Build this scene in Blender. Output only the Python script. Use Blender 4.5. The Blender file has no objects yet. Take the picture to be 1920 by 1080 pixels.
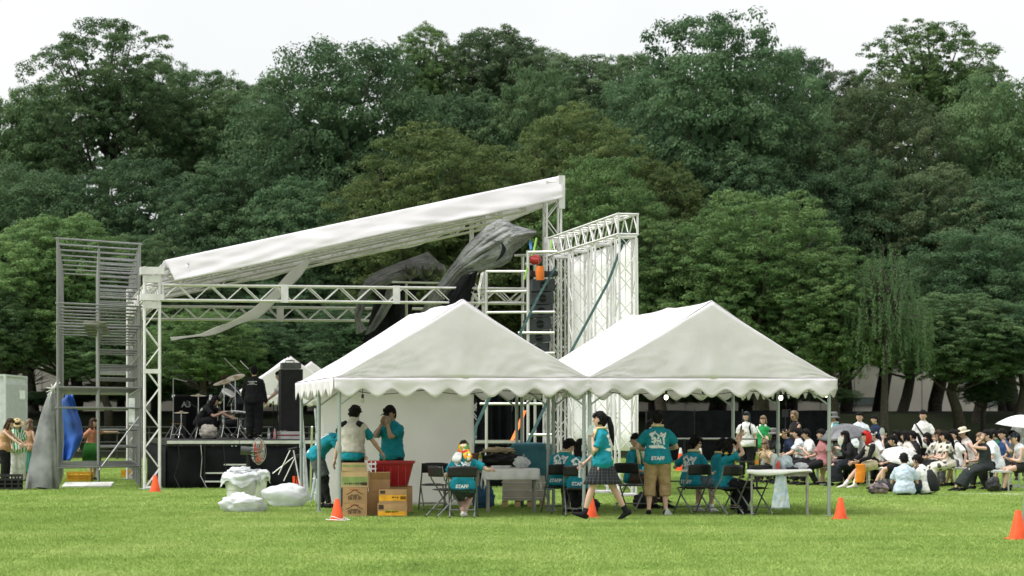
import bpy, bmesh, math, random
import numpy as np
from mathutils import Vector, Matrix, Quaternion, noise
from mathutils.bvhtree import BVHTree

S = bpy.context.scene
COL = S.collection
rad = math.radians
random.seed(7)

# ------------------------------------------------------------------ camera
# photo pixels (1920x1080) -> directions; distances come from the ground a thing stands on
FPX, YH, CAMH = 4533.0, 790.0, 1.5
cam_d = bpy.data.cameras.new('camera')
cam_d.lens = 85.0; cam_d.sensor_width = 36.0
cam_d.shift_y = (YH - 540.0) / 1920.0
cam_d.clip_start = 0.5; cam_d.clip_end = 2000
cam_d.dof.use_dof = True; cam_d.dof.focus_distance = 41.0; cam_d.dof.aperture_fstop = 2.8
cam = bpy.data.objects.new('camera', cam_d)
cam.location = (0, 0, CAMH); cam.rotation_euler = (rad(90), 0, 0)
COL.objects.link(cam); S.camera = cam

# ------------------------------------------------------------------ sky and sun: bright overcast
SUN_EL, SUN_AZ = rad(58), rad(-76)        # high, from the left and a little behind the camera
w = bpy.data.worlds.new('World'); S.world = w; w.use_nodes = True
nt = w.node_tree; nt.nodes.clear()
out = nt.nodes.new('ShaderNodeOutputWorld'); bg = nt.nodes.new('ShaderNodeBackground')
sky = nt.nodes.new('ShaderNodeTexSky'); sky.sky_type = 'NISHITA'; sky.sun_disc = False
sky.sun_elevation = SUN_EL; sky.sun_rotation = rad(180) + SUN_AZ
sky.dust_density = 6; sky.air_density = 1
hs = nt.nodes.new('ShaderNodeHueSaturation'); hs.inputs['Saturation'].default_value = 0.12
mx = nt.nodes.new('ShaderNodeMix'); mx.data_type = 'RGBA'; mx.inputs[0].default_value = 0.9
cn_ = nt.nodes.new('ShaderNodeTexNoise'); cn_.inputs['Scale'].default_value = 3.0; cn_.inputs['Detail'].default_value = 5      # the cloud layer over the clear sky
cr_ = nt.nodes.new('ShaderNodeValToRGB'); cr_.color_ramp.elements[0].color = (2.72, 2.79, 2.83, 1); cr_.color_ramp.elements[1].color = (3.1, 3.14, 3.14, 1); cr_.color_ramp.elements[0].position = 0.35; cr_.color_ramp.elements[1].position = 0.65
nt.links.new(cn_.outputs['Fac'], cr_.inputs[0]); nt.links.new(cr_.outputs[0], mx.inputs[7])
nt.links.new(sky.outputs[0], hs.inputs['Color']); nt.links.new(hs.outputs[0], mx.inputs[6])
nt.links.new(mx.outputs[2], bg.inputs['Color']); bg.inputs['Strength'].default_value = 0.1
nt.links.new(bg.outputs[0], out.inputs[0])
sd = bpy.data.lights.new('sun', 'SUN'); sd.energy = 1.5; sd.angle = rad(45); sd.color = (1.0, 0.985, 0.96)
sun = bpy.data.objects.new('sun', sd); COL.objects.link(sun)
# direction to the sun: left (-x), behind the camera (-y), up
_d = Vector((math.sin(SUN_AZ) * math.cos(SUN_EL), -math.cos(SUN_AZ) * math.cos(SUN_EL), math.sin(SUN_EL)))
sun.rotation_euler = _d.to_track_quat('Z', 'Y').to_euler(); sun.location = (0, 0, 60)

S.view_settings.view_transform = 'Standard'; S.view_settings.look = 'None'
S.view_settings.exposure = 1.78; S.view_settings.gamma = 1.0
S.cycles.use_denoising = True; S.cycles.max_bounces = 7; S.cycles.transparent_max_bounces = 8

def W(px, py, Y):
    return Vector(((px - 960) / FPX * Y, Y, CAMH + (YH - py) / FPX * Y))
def G(px, py):
    Y = FPX * CAMH / (py - YH)
    return Vector(((px - 960) / FPX * Y, Y, 0))

# ------------------------------------------------------------------ materials
MATS = {}
def mat(name, col, rough=0.7, metal=0.0, var=0.12, scale=6.0, bump=0.0, bscale=40.0, spec=0.4, trans=0.0, alpha=None, emit=None, col2=None, transmission=0.0, obrand=0.0, bdist=0.02):
    if name in MATS: return MATS[name]
    m = bpy.data.materials.new(name); m.use_nodes = True; n = m.node_tree; L = n.links
    b = n.nodes['Principled BSDF']
    tc = n.nodes.new('ShaderNodeTexCoord')
    nz = n.nodes.new('ShaderNodeTexNoise'); nz.inputs['Scale'].default_value = scale; nz.inputs['Detail'].default_value = 5
    L.new(tc.outputs['Object'], nz.inputs['Vector'])
    mixn = n.nodes.new('ShaderNodeMix'); mixn.data_type = 'RGBA'
    c2 = col2 if col2 else tuple(max(0, c * (1 - 2.2 * var)) for c in col)
    c1 = col if col2 else tuple(min(1, c * (1 + var)) for c in col)
    mixn.inputs[6].default_value = (*c1, 1); mixn.inputs[7].default_value = (*c2, 1)
    mr = n.nodes.new('ShaderNodeMapRange'); mr.inputs[1].default_value = 0.35; mr.inputs[2].default_value = 0.68
    L.new(nz.outputs['Fac'], mr.inputs[0]); L.new(mr.outputs[0], mixn.inputs[0])
    colout = mixn.outputs[2]
    if obrand:
        oi = n.nodes.new('ShaderNodeObjectInfo'); h = n.nodes.new('ShaderNodeHueSaturation')
        m2 = n.nodes.new('ShaderNodeMapRange'); m2.inputs[3].default_value = 1 - obrand; m2.inputs[4].default_value = 1 + obrand
        L.new(oi.outputs['Random'], m2.inputs[0]); L.new(m2.outputs[0], h.inputs['Value']); L.new(colout, h.inputs['Color']); colout = h.outputs[0]
    L.new(colout, b.inputs['Base Color'])
    b.inputs['Roughness'].default_value = rough; b.inputs['Metallic'].default_value = metal
    b.inputs['Specular IOR Level'].default_value = spec
    if transmission: b.inputs['Transmission Weight'].default_value = transmission
    if bump:
        n2 = n.nodes.new('ShaderNodeTexNoise'); n2.inputs['Scale'].default_value = bscale; n2.inputs['Detail'].default_value = 6
        L.new(tc.outputs['Object'], n2.inputs['Vector'])
        bp = n.nodes.new('ShaderNodeBump'); bp.inputs['Strength'].default_value = bump; bp.inputs['Distance'].default_value = bdist
        L.new(n2.outputs['Fac'], bp.inputs['Height']); L.new(bp.outputs[0], b.inputs['Normal'])
    if alpha is not None: b.inputs['Alpha'].default_value = alpha
    if emit:
        b.inputs['Emission Color'].default_value = (*emit[:3], 1); b.inputs['Emission Strength'].default_value = emit[3]
    if trans:
        t = n.nodes.new('ShaderNodeBsdfTranslucent'); L.new(colout, t.inputs['Color'])
        ms = n.nodes.new('ShaderNodeMixShader'); ms.inputs[0].default_value = trans
        L.new(b.outputs[0], ms.inputs[1]); L.new(t.outputs[0], ms.inputs[2]); L.new(ms.outputs[0], n.nodes['Material Output'].inputs[0])
    MATS[name] = m
    return m

# ------------------------------------------------------------------ mesh collecting
def frame_of(d):
    d = d.normalized()
    a = Vector((0, 0, 1)) if abs(d.z) < 0.95 else Vector((0, 1, 0))
    x = a.cross(d).normalized(); y = d.cross(x)
    return x, y
class MB:
    def __init__(s): s.v = []; s.f = []; s.m = []
    def add(s, vs, fs, mi=0):
        o = len(s.v); s.v += [Vector(v) for v in vs]; s.f += [tuple(i + o for i in f) for f in fs]; s.m += [mi] * len(fs)
        return s
    def box(s, c, size, rz=0.0, M=None, mi=0, taper=1.0):
        x, y, z = [k / 2 for k in size]; c = Vector(c); vs = []
        for sz in (-1, 1):
            t = taper if sz > 0 else 1
            for sx, sy in ((-1, -1), (1, -1), (1, 1), (-1, 1)):
                p = Vector((sx * x * t, sy * y * t, sz * z))
                p = (M @ p) if M else Matrix.Rotation(rz, 3, 'Z') @ p
                vs.append(c + p)
        return s.add(vs, [(0, 3, 2, 1), (4, 5, 6, 7), (0, 1, 5, 4), (1, 2, 6, 5), (2, 3, 7, 6), (3, 0, 4, 7)], mi)
    def tube(s, pts, r, n=8, mi=0, ref=None, caps=True):
        """loft along pts; r: one radius, or per point a radius or (ra, rb)"""
        pts = [Vector(p) for p in pts]; k = len(pts)
        if not isinstance(r, (list, tuple)): r = [r] * k
        rings = []; xp = None
        for i, p in enumerate(pts):
            d = (pts[min(i + 1, k - 1)] - pts[max(i - 1, 0)])
            if d.length < 1e-9: d = Vector((0, 0, 1))
            d.normalize()
            if ref is not None: x = Vector(ref)
            elif xp is None: x, _ = frame_of(d)
            else: x = xp
            x = (x - d * x.dot(d))
            if x.length < 1e-6: x, _ = frame_of(d)
            x.normalize(); y = d.cross(x); xp = x
            ra, rb = r[i] if isinstance(r[i], (list, tuple)) else (r[i], r[i])
            rings.append([p + x * (ra * math.cos(2 * math.pi * j / n)) + y * (rb * math.sin(2 * math.pi * j / n)) for j in range(n)])
        vs = [q for R in rings for q in R]; fs = []
        for i in range(k - 1):
            for j in range(n):
                a = i * n + j; b = i * n + (j + 1) % n
                fs.append((a, b, b + n, a + n))
        if caps:
            fs.append(tuple(reversed(range(n)))); fs.append(tuple((k - 1) * n + j for j in range(n)))
        return s.add(vs, fs, mi)
    def cyl(s, a, b, r, r2=None, n=10, mi=0): return s.tube([a, b], [r, r if r2 is None else r2], n, mi)
    def ell(s, c, rr, n=12, m=8, mi=0, M=None, fn=None):
        c = Vector(c); vs = []; fs = []
        for i in range(m + 1):
            t = math.pi * i / m
            for j in range(n):
                p = 2 * math.pi * j / n
                u = Vector((math.sin(t) * math.cos(p), math.sin(t) * math.sin(p), math.cos(t)))
                q = Vector((u.x * rr[0], u.y * rr[1], u.z * rr[2]))
                if fn: q = fn(u, q)
                vs.append(c + (M @ q if M else q))
        for i in range(m):
            for j in range(n):
                a = i * n + j; b = i * n + (j + 1) % n
                fs.append((a, a + n, b + n, b))
        return s.add(vs, fs, mi)
    def lathe(s, c, prof, n=20, mi=0, M=None):
        c = Vector(c); vs = []; fs = []; k = len(prof)
        for r, z in prof:
            for j in range(n):
                p = 2 * math.pi * j / n; q = Vector((r * math.cos(p), r * math.sin(p), z)); vs.append(c + (M @ q if M else q))
        for i in range(k - 1):
            for j in range(n):
                a = i * n + j; b = i * n + (j + 1) % n; fs.append((a, b, b + n, a + n))
        fs.append(tuple(reversed(range(n)))); fs.append(tuple((k - 1) * n + j for j in range(n)))
        return s.add(vs, fs, mi)
    def grid(s, nu, nv, fn, mi=0, thick=0.0):
        """surface fn(u,v); with thickness it becomes a closed sheet"""
        P = [[Vector(fn(i / nu, j / nv)) for j in range(nv + 1)] for i in range(nu + 1)]
        vs = [p for R in P for p in R]; fs = []; q = nv + 1
        for i in range(nu):
            for j in range(nv): a = i * q + j; fs.append((a, a + q, a + q + 1, a + 1))
        if thick:
            N = len(vs); nrm = [Vector() for _ in vs]
            for f in fs:
                nn = (vs[f[1]] - vs[f[0]]).cross(vs[f[3]] - vs[f[0]])
                for i in f: nrm[i] += nn
            vs += [vs[i] - (nrm[i].normalized() * thick if nrm[i].length > 1e-12 else Vector((0, 0, thick))) for i in range(N)]
            fs += [tuple(N + i for i in reversed(f)) for f in fs]
            rim = [i * q for i in range(nu + 1)] + [nu * q + j for j in range(1, nv + 1)] + [i * q + nv for i in range(nu - 1, -1, -1)] + [j for j in range(nv - 1, 0, -1)]
            for k in range(len(rim)):
                a, b = rim[k], rim[(k + 1) % len(rim)]; fs.append((b, a, a + N, b + N))
        return s.add(vs, fs, mi)
    def prism(s, poly, axis, mi=0):
        """extrude a flat polygon (3-D points) along a vector"""
        n = len(poly); p = [Vector(q) for q in poly]; a = Vector(axis)
        return s.add(p + [q + a for q in p], [tuple(reversed(range(n))), tuple(range(n, 2 * n))] + [(i, (i + 1) % n, (i + 1) % n + n, i + n) for i in range(n)], mi)
    def mesh(s, name, off=None):
        me = bpy.data.meshes.new(name)
        vs = s.v if off is None else [v - off for v in s.v]
        me.from_pydata([tuple(v) for v in vs], [], s.f); me.update()
        if any(s.m): me.polygons.foreach_set('material_index', s.m)
        return me
    def build(s, name, mats, parent=None, smooth=False, kind=None, **kw):
        root = parent
        while root is not None and root.parent is not None: root = root.parent
        o = None
        if parent is None:
            # a thing that is one mesh: origin at its base
            zs = min(v.z for v in s.v); cx = sum(v.x for v in s.v) / len(s.v); cy = sum(v.y for v in s.v) / len(s.v)
            off = Vector((cx, cy, zs))
        else: off = root.location.copy()
        me = s.mesh(name, off)
        for m in (mats if isinstance(mats, (list, tuple)) else [mats]): me.materials.append(m)
        if smooth:
            me.polygons.foreach_set('use_smooth', [True] * len(me.polygons))
            if smooth != 2: me.set_sharp_from_angle(angle=rad(45))
        o = bpy.data.objects.new(name, me); COL.objects.link(o)
        if parent is None: o.location = off
        else: o.parent = parent
        if kind: o['kind'] = kind
        tag(o, **kw)
        return o
def tag(o, label=None, cat=None, group=None, kind=None):
    if label: o['label'] = label
    if cat: o['category'] = cat
    if group: o['group'] = group
    if kind: o['kind'] = kind
    return o
def thing(name, loc, label, cat, group=None):
    o = bpy.data.objects.new(name, None); COL.objects.link(o); o.location = loc; o.empty_display_size = 0.1
    return tag(o, label, cat, group)
def root_of(o):
    while o.parent is not None: o = o.parent
    return o
_rods = {}
def rod(name, a, b, r, m, parent, n=8):
    """a round bar as an object of its own; all bars share one unit mesh"""
    a, b = Vector(a), Vector(b); key = (m.name, n)
    if key not in _rods:
        me = MB().cyl((0, 0, 0), (0, 0, 1), 1, n=n).mesh('bar'); me.materials.append(m)
        me.polygons.foreach_set('use_smooth', [True] * len(me.polygons)); me.set_sharp_from_angle(angle=rad(50)); _rods[key] = me
    o = bpy.data.objects.new(name, _rods[key]); COL.objects.link(o); o.parent = parent
    d = b - a; q = d.to_track_quat('Z', 'Y')
    o.matrix_local = Matrix.LocRotScale(a - root_of(parent).location, q, Vector((r, r, d.length)))
    return o
def copy_tree(o, parent=None):
    c = o.copy(); COL.objects.link(c); c.parent = parent
    for ch in list(o.children): copy_tree(ch, c)
    return c
def fnoise(x, y, z=0.0): return noise.noise(Vector((x, y, z)))

# ------------------------------------------------------------------ the two site grids: the tents and the stage stand 11 degrees off the view axis
TH = rad(11.3)
SO = G(285, 918)
def PS(u, v, z=0.0):       # stage: u towards the audience, v away from the camera
    return Vector((SO.x + u * math.cos(TH) - v * math.sin(TH), SO.y + u * math.sin(TH) + v * math.cos(TH), z))
TO = Vector(((633 - 960) / FPX * 37.3, 37.3, 0)); TF = rad(6.0)
def PT(u, v, z=0.0):       # tents
    return Vector((TO.x + u * math.cos(TF) - v * math.sin(TH), TO.y + u * math.sin(TF) + v * math.cos(TH), z))
# ================================================================== setting
def lawn_mat():
    m = bpy.data.materials.new('lawn'); m.use_nodes = True; n = m.node_tree; L = n.links; b = n.nodes['Principled BSDF']
    tc = n.nodes.new('ShaderNodeNewGeometry')
    a = n.nodes.new('ShaderNodeTexNoise'); a.inputs['Scale'].default_value = 0.35; a.inputs['Detail'].default_value = 6; a.inputs['Roughness'].default_value = 0.65
    c = n.nodes.new('ShaderNodeTexNoise'); c.inputs['Scale'].default_value = 9; c.inputs['Detail'].default_value = 4
    L.new(tc.outputs['Position'], a.inputs['Vector']); L.new(tc.outputs['Position'], c.inputs['Vector'])
    ad = n.nodes.new('ShaderNodeMath'); ad.operation = 'ADD'; L.new(a.outputs['Fac'], ad.inputs[0])
    mu = n.nodes.new('ShaderNodeMath'); mu.operation = 'MULTIPLY'; mu.inputs[1].default_value = 0.55; L.new(c.outputs['Fac'], mu.inputs[0]); L.new(mu.outputs[0], ad.inputs[1])
    r = n.nodes.new('ShaderNodeValToRGB'); L.new(ad.outputs[0], r.inputs[0])
    e = r.color_ramp.elements; e[0].position = 0.56; e[0].color = (0.155, 0.238, 0.058, 1); e[1].position = 0.97; e[1].color = (0.30, 0.375, 0.125, 1)
    q = e.new(0.75); q.color = (0.218, 0.312, 0.080, 1)
    L.new(r.outputs[0], b.inputs['Base Color']); b.inputs['Roughness'].default_value = 1.0; b.inputs['Specular IOR Level'].default_value = 0.05
    return m
M_LAWN = lawn_mat()
lawn = MB().grid(24, 24, lambda u, v: (-160 + 320 * u, -10 + 107 * v, 0)).build('lawn', M_LAWN, kind='structure')
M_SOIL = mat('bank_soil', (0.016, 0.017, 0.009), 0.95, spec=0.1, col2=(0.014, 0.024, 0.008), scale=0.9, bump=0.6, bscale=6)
def bank_z(y):
    t = min(max((y - 96.0) / 10.0, 0), 1); return 1.95 * t * t * (3 - 2 * t)
def bankp(u, v):
    y = 96 + (v ** 1.7) * 900; x = -700 + 1400 * u
    return (x, y, bank_z(y) + (0.06 * fnoise(x * 0.3, y * 0.3) if 97 < y < 140 else 0) - (0.005 if y < 96.5 else 0))
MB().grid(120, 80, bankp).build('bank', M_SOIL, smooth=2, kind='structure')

# lawn grass: one square metre of blades spread over the turf by geometry nodes
def grass(name, x0, x1, y0, y1, dens, h, label):
    me = MB().grid(int(x1 - x0), int(y1 - y0), lambda u, v: (x0 + (x1 - x0) * u, y0 + (y1 - y0) * v, 0.0)).mesh(name)
    o = bpy.data.objects.new(name, me); COL.objects.link(o); tag(o, label, 'grass', kind='stuff')
    g = bpy.data.node_groups.new(name, 'GeometryNodeTree')
    g.interface.new_socket('Geometry', in_out='INPUT', socket_type='NodeSocketGeometry'); g.interface.new_socket('Geometry', in_out='OUTPUT', socket_type='NodeSocketGeometry')
    N = g.nodes.new; L = g.links.new
    gi = N('NodeGroupInput'); go = N('NodeGroupOutput')
    patch = N('GeometryNodeMeshGrid'); patch.inputs['Size X'].default_value = 1.05; patch.inputs['Size Y'].default_value = 1.05; patch.inputs['Vertices X'].default_value = 2; patch.inputs['Vertices Y'].default_value = 2
    ds = N('GeometryNodeDistributePointsOnFaces'); ds.inputs['Density'].default_value = dens; L(patch.outputs[0], ds.inputs[0])
    cone = N('GeometryNodeMeshCone'); cone.inputs['Vertices'].default_value = 3; cone.inputs['Radius Bottom'].default_value = 0.0045; cone.inputs['Depth'].default_value = h
    cone.fill_type = 'NONE'
    io = N('GeometryNodeInstanceOnPoints'); L(ds.outputs[0], io.inputs['Points']); L(cone.outputs[0], io.inputs['Instance'])
    rv = N('FunctionNodeRandomValue'); rv.data_type = 'FLOAT_VECTOR'; rv.inputs[0].default_value = (-1.1, -1.1, 0); rv.inputs[1].default_value = (1.1, 1.1, 6.28); L(rv.outputs[0], io.inputs['Rotation'])
    rs = N('FunctionNodeRandomValue'); rs.data_type = 'FLOAT'; rs.inputs[2].default_value = 0.5; rs.inputs[3].default_value = 1.3; L(rs.outputs[1], io.inputs['Scale'])
    rl = N('GeometryNodeRealizeInstances'); L(io.outputs[0], rl.inputs[0])
    sm = N('GeometryNodeSetMaterial'); sm.inputs['Material'].default_value = M_LAWN; L(rl.outputs[0], sm.inputs[0])
    m2p = N('GeometryNodeMeshToPoints'); m2p.mode = 'FACES'; L(gi.outputs[0], m2p.inputs[0])
    i2 = N('GeometryNodeInstanceOnPoints'); L(m2p.outputs[0], i2.inputs['Points']); L(sm.outputs[0], i2.inputs['Instance'])
    r2 = N('FunctionNodeRandomValue'); r2.data_type = 'INT'; r2.inputs[4].default_value = 0; r2.inputs[5].default_value = 3
    ml = N('ShaderNodeMath'); ml.operation = 'MULTIPLY'; ml.inputs[1].default_value = math.pi / 2; L(r2.outputs[2], ml.inputs[0])
    cx = N('ShaderNodeCombineXYZ'); L(ml.outputs[0], cx.inputs[2]); L(cx.outputs[0], i2.inputs['Rotation'])
    L(i2.outputs[0], go.inputs[0])
    md = o.modifiers.new('grass', 'NODES'); md.node_group = g
    return o
grass('grass', -9, 10, 21, 41, 1700, 0.034, 'short mown lawn grass in the foreground')
grass('grass', -24, 25, 66, 97, 330, 0.07, 'far lawn grass running up to the shaded bank')
grass('grass', -14, 15, 41, 66, 800, 0.04, 'lawn grass around the stage and the seated audience')

# ------------------------------------------------------------------ far: long building, black fence
def building():
    t = thing('building', W(960, 770, 128) * 1.0, 'long cream warehouse with panelled walls beyond the trees', 'building')
    t.location.z = 1.9
    mw = mat('cream_panel', (0.50, 0.475, 0.40), 0.7, var=0.08, scale=0.5, obrand=0.06)
    x = -34.0; base = MB()
    base.box((0, 131.2, 3.0), (68, 5, 2.4)); base.build('inner_wall', mat('cream_wall', (0.45, 0.43, 0.37), 0.8), t)
    pm = MB().box((0, 0, 0), (1.76, 0.08, 3.3)).mesh('panel'); pm.materials.append(mw)
    while x < 34:
        o = bpy.data.objects.new('panel', pm); COL.objects.link(o); o.parent = t
        o.location = Vector((x + 0.9, 128.6, 3.45)) - t.location; x += 1.8
    MB().box((0, 131, 5.25), (68.6, 5.6, 0.25)).build('roof', mat('roof_metal', (0.16, 0.17, 0.17), 0.5), t)
    mg = mat('window_glass', (0.07, 0.10, 0.09), 0.15, spec=0.6); mf = mat('window_frame', (0.2, 0.22, 0.2), 0.5)
    for px in (1585, 1625, 1870):
        c = W(px, 752, 128.5); wn = MB().box((c.x, 128.5, c.z), (1.1, 0.05, 0.4)).build('window', mg, t)
        for s in (-1, 1): MB().box((c.x + s * 0.57, 128.49, c.z), (0.06, 0.09, 0.5)).build('frame', mf, wn)
building()
def black_fence():
    t = thing('site_fence', G(1390, 866), 'long black sheet fence along the far edge of the lawn', 'fence')
    mp = mat('black_sheet', (0.005, 0.006, 0.007), 0.95, var=0.2, scale=3, spec=0.05, obrand=0.25); mpost = mat('fence_post', (0.05, 0.05, 0.05), 0.5, 0.6)
    Y = 89.5; x = W(1212, 0, Y).x; x1 = W(1568, 0, Y).x; i = 0
    while x < x1:
        MB().grid(6, 4, lambda u, v, x=x: (x + 0.02 + 1.74 * u, Y + 0.02 * math.sin(u * 9 + v * 4), 0.02 + (1.86 + 0.03 * math.sin(u * 3.1)) * v), thick=0.01).build('panel', mp, t)
        rod('post', (x, Y + 0.05, 0), (x, Y + 0.05, 1.95), 0.025, mpost, t); x += 1.78; i += 1
black_fence()
def left_fence():
    t = thing('rail_fence', G(180, 862), 'low dark rail fence behind the dancers and the scaffold tower', 'fence')
    mp = mat('dark_rail', (0.03, 0.032, 0.03), 0.7)
    Y = 93.0; xs = [W(-20 + 60 * i, 0, Y).x for i in range(14)]
    for i, x in enumerate(xs):
        rod('post', (x, Y, 0), (x, Y, 1.3), 0.03, mp, t)
        if i + 1 < len(xs):
            for z in (0.35, 0.7, 1.05, 1.28): rod('rail', (x, Y - 0.04, z), (xs[i + 1], Y - 0.04, z), 0.022, mp, t)
left_fence()

# ------------------------------------------------------------------ trees
def leaf_mat(name, c1, c2, trans=0.42):
    m = bpy.data.materials.new(name); m.use_nodes = True; n = m.node_tree; L = n.links; b = n.nodes['Principled BSDF']
    at = n.nodes.new('ShaderNodeAttribute'); at.attribute_name = 'tint'
    oi = n.nodes.new('ShaderNodeObjectInfo')
    mx = n.nodes.new('ShaderNodeMix'); mx.data_type = 'RGBA'; mx.inputs[6].default_value = (*c1, 1); mx.inputs[7].default_value = (*c2, 1)
    L.new(at.outputs['Fac'], mx.inputs[0])
    h = n.nodes.new('ShaderNodeHueSaturation'); mr = n.nodes.new('ShaderNodeMapRange'); mr.inputs[3].default_value = 0.82; mr.inputs[4].default_value = 1.18
    L.new(oi.outputs['Random'], mr.inputs[0]); L.new(mr.outputs[0], h.inputs['Value']); L.new(mx.outputs[2], h.inputs['Color'])
    L.new(h.outputs[0], b.inputs['Base Color']); b.inputs['Roughness'].default_value = 0.6; b.inputs['Specular IOR Level'].default_value = 0.08
    t = n.nodes.new('ShaderNodeBsdfTranslucent'); L.new(h.outputs[0], t.inputs['Color'])
    ms = n.nodes.new('ShaderNodeMixShader'); ms.inputs[0].default_value = trans
    L.new(b.outputs[0], ms.inputs[1]); L.new(t.outputs[0], ms.inputs[2]); L.new(ms.outputs[0], n.nodes['Material Output'].inputs[0])
    return m
def leaves_to_mesh(name, P, N, T, ln, wd, tint):
    """one folded diamond of four corners for each leaf"""
    k = len(P); N = N / np.maximum(np.linalg.norm(N, axis=1, keepdims=True), 1e-6)
    T = T - N * np.sum(T * N, axis=1, keepdims=True); T /= np.maximum(np.linalg.norm(T, axis=1, keepdims=True), 1e-6)
    B = np.cross(N, T); ln = ln[:, None]; wd = wd[:, None]
    V = np.empty((k, 4, 3)); V[:, 0] = P - T * ln * 0.5; V[:, 1] = P + B * wd * 0.5 - N * wd * 0.12; V[:, 2] = P + T * ln * 0.5 - N * ln * 0.15; V[:, 3] = P - B * wd * 0.5 - N * wd * 0.12
    me = bpy.data.meshes.new(name); me.vertices.add(4 * k); me.vertices.foreach_set('co', V.reshape(-1).astype(np.float32))
    me.loops.add(4 * k); me.loops.foreach_set('vertex_index', np.arange(4 * k, dtype=np.int32))
    me.polygons.add(k); me.polygons.foreach_set('loop_start', np.arange(0, 4 * k, 4, dtype=np.int32)); me.polygons.foreach_set('loop_total', np.full(k, 4, dtype=np.int32))
    me.update(calc_edges=True); a = me.attributes.new('tint', 'FLOAT', 'POINT'); a.data.foreach_set('value', np.repeat(tint, 4).astype(np.float32))
    return me
def unit(rng, k):
    d = rng.normal(size=(k, 3)); return d / np.linalg.norm(d, axis=1, keepdims=True)
CR, CH = 4.0, 11.5        # nominal crown: radius 4 m, height 11.5 m
def crown(name, seed, nl=80, tufts=17, per=58, lr=(1.0, 1.8), leaf=(0.14, 0.078), airy=0.0, core=3600, sq=1.0, tuft=0.36):
    rng = np.random.default_rng(seed); P = []; N = []; Tn = []; cs = []
    shell = int(nl * 0.82); ph0 = rng.uniform(0, 6.28)
    for i in range(nl):
        if i < shell:       # lobes spread evenly over the crown's surface, the underside left open
            dz = 1 - (i + 0.5) / shell * 1.72; a = ph0 + i * 2.39996 + rng.normal() * 0.12; rr = math.sqrt(max(0, 1 - abs(dz) ** 2.5)); d = np.array([rr * math.cos(a), rr * math.sin(a), dz]); f = rng.uniform(0.70, 0.86)
        else: d = unit(rng, 1)[0]; f = rng.uniform(0.1, 0.5)
        wob = 1 + 0.10 * math.sin(3 * math.atan2(d[1], d[0]) + seed) * (1 - abs(d[2])) + rng.normal() * 0.05
        c = np.array([d[0] * CR * f * wob, d[1] * CR * f * wob, CH * 0.5 + d[2] * CH * 0.5 * (f + 0.06) * sq])
        cs.append(c); r = rng.uniform(*lr) * (0.8 if c[2] > CH * 0.75 else 1)
        td = unit(rng, tufts); td[:, 2] = td[:, 2] * 0.75 + 0.38; td /= np.linalg.norm(td, axis=1, keepdims=True); tc = c + td * r * rng.uniform(0.75, 1.05, (tufts, 1)) * np.array([1, 1, 0.72])
        keep = rng.uniform(size=tufts) > airy; tint_l = rng.uniform(0, 0.4)
        for q, dd in zip(tc[keep], td[keep]):
            k = int(per * rng.uniform(0.7, 1.3)); dr = unit(rng, k); dr[:, 2] = dr[:, 2] * 0.7 + 0.35 + dd[2] * 0.1; dr /= np.linalg.norm(dr, axis=1, keepdims=True)
            tr = tuft * rng.uniform(0.75, 1.25); off = dr * tr * rng.uniform(0.55, 1.08, (k, 1)) * np.array([1.15, 1.15, 0.8])
            P.append(q + off); N.append(dr * 0.9 + np.array([0, 0, 0.35]) + rng.normal(size=(k, 3)) * 0.3)
            tt = dr * 1.0 + rng.normal(size=(k, 3)) * 0.4; tt[:, 2] -= 0.15; Tn.append(tt)
            cs_t = rng.uniform(0, 0.4); P[-1] = np.hstack([P[-1], np.clip(tint_l + cs_t + rng.uniform(-0.15, 0.2, (k, 1)), 0, 1)])
    if core:
        k = core; d = unit(rng, k); f = rng.uniform(0.15, 0.72, (k, 1)); q = d * f * np.array([CR, CR, CH * 0.5]) + np.array([0, 0, CH * 0.5])
        P.append(np.hstack([q, rng.uniform(0, 0.4, (k, 1))])); N.append(unit(rng, k)); Tn.append(unit(rng, k))
    ncore = core
    P = np.vstack(P); N = np.vstack(N); Tn = np.vstack(Tn); k = len(P)
    ln = leaf[0] * rng.uniform(0.7, 1.3, k); wd = leaf[1] * rng.uniform(0.7, 1.3, k)
    if ncore: ln[-ncore:] *= 3.2; wd[-ncore:] *= 3.8
    me = leaves_to_mesh(name, P[:, :3], N, Tn, ln, wd, P[:, 3])
    # trunk and limbs
    mb = MB(); tw = [Vector((0.25 * math.sin(z + seed), 0.2 * math.cos(z * 0.8 + seed), z)) for z in (-9, -2.5, -1, 0.5, 2, 3.5, 5.6, 8.5)]
    mb.tube(tw, [0.42, 0.36, 0.33, 0.30, 0.25, 0.19, 0.12, 0.05], 10)
    for c in cs[::3]:
        b = tw[2 + min(4, max(0, int(c[2] / 2.2)))]; c = Vector(c); m1 = b.lerp(c, 0.5) + Vector((0, 0, -0.35 + 0.5 * math.sin(c.x * 7)))
        mb.tube([b, b.lerp(m1, 0.5), m1, m1.lerp(c, 0.6), c], [0.14, 0.11, 0.08, 0.05, 0.02], 6)
    tm = mb.mesh(name + '_trunk'); tm.polygons.foreach_set('use_smooth', [True] * len(tm.polygons))
    return me, tm
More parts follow.
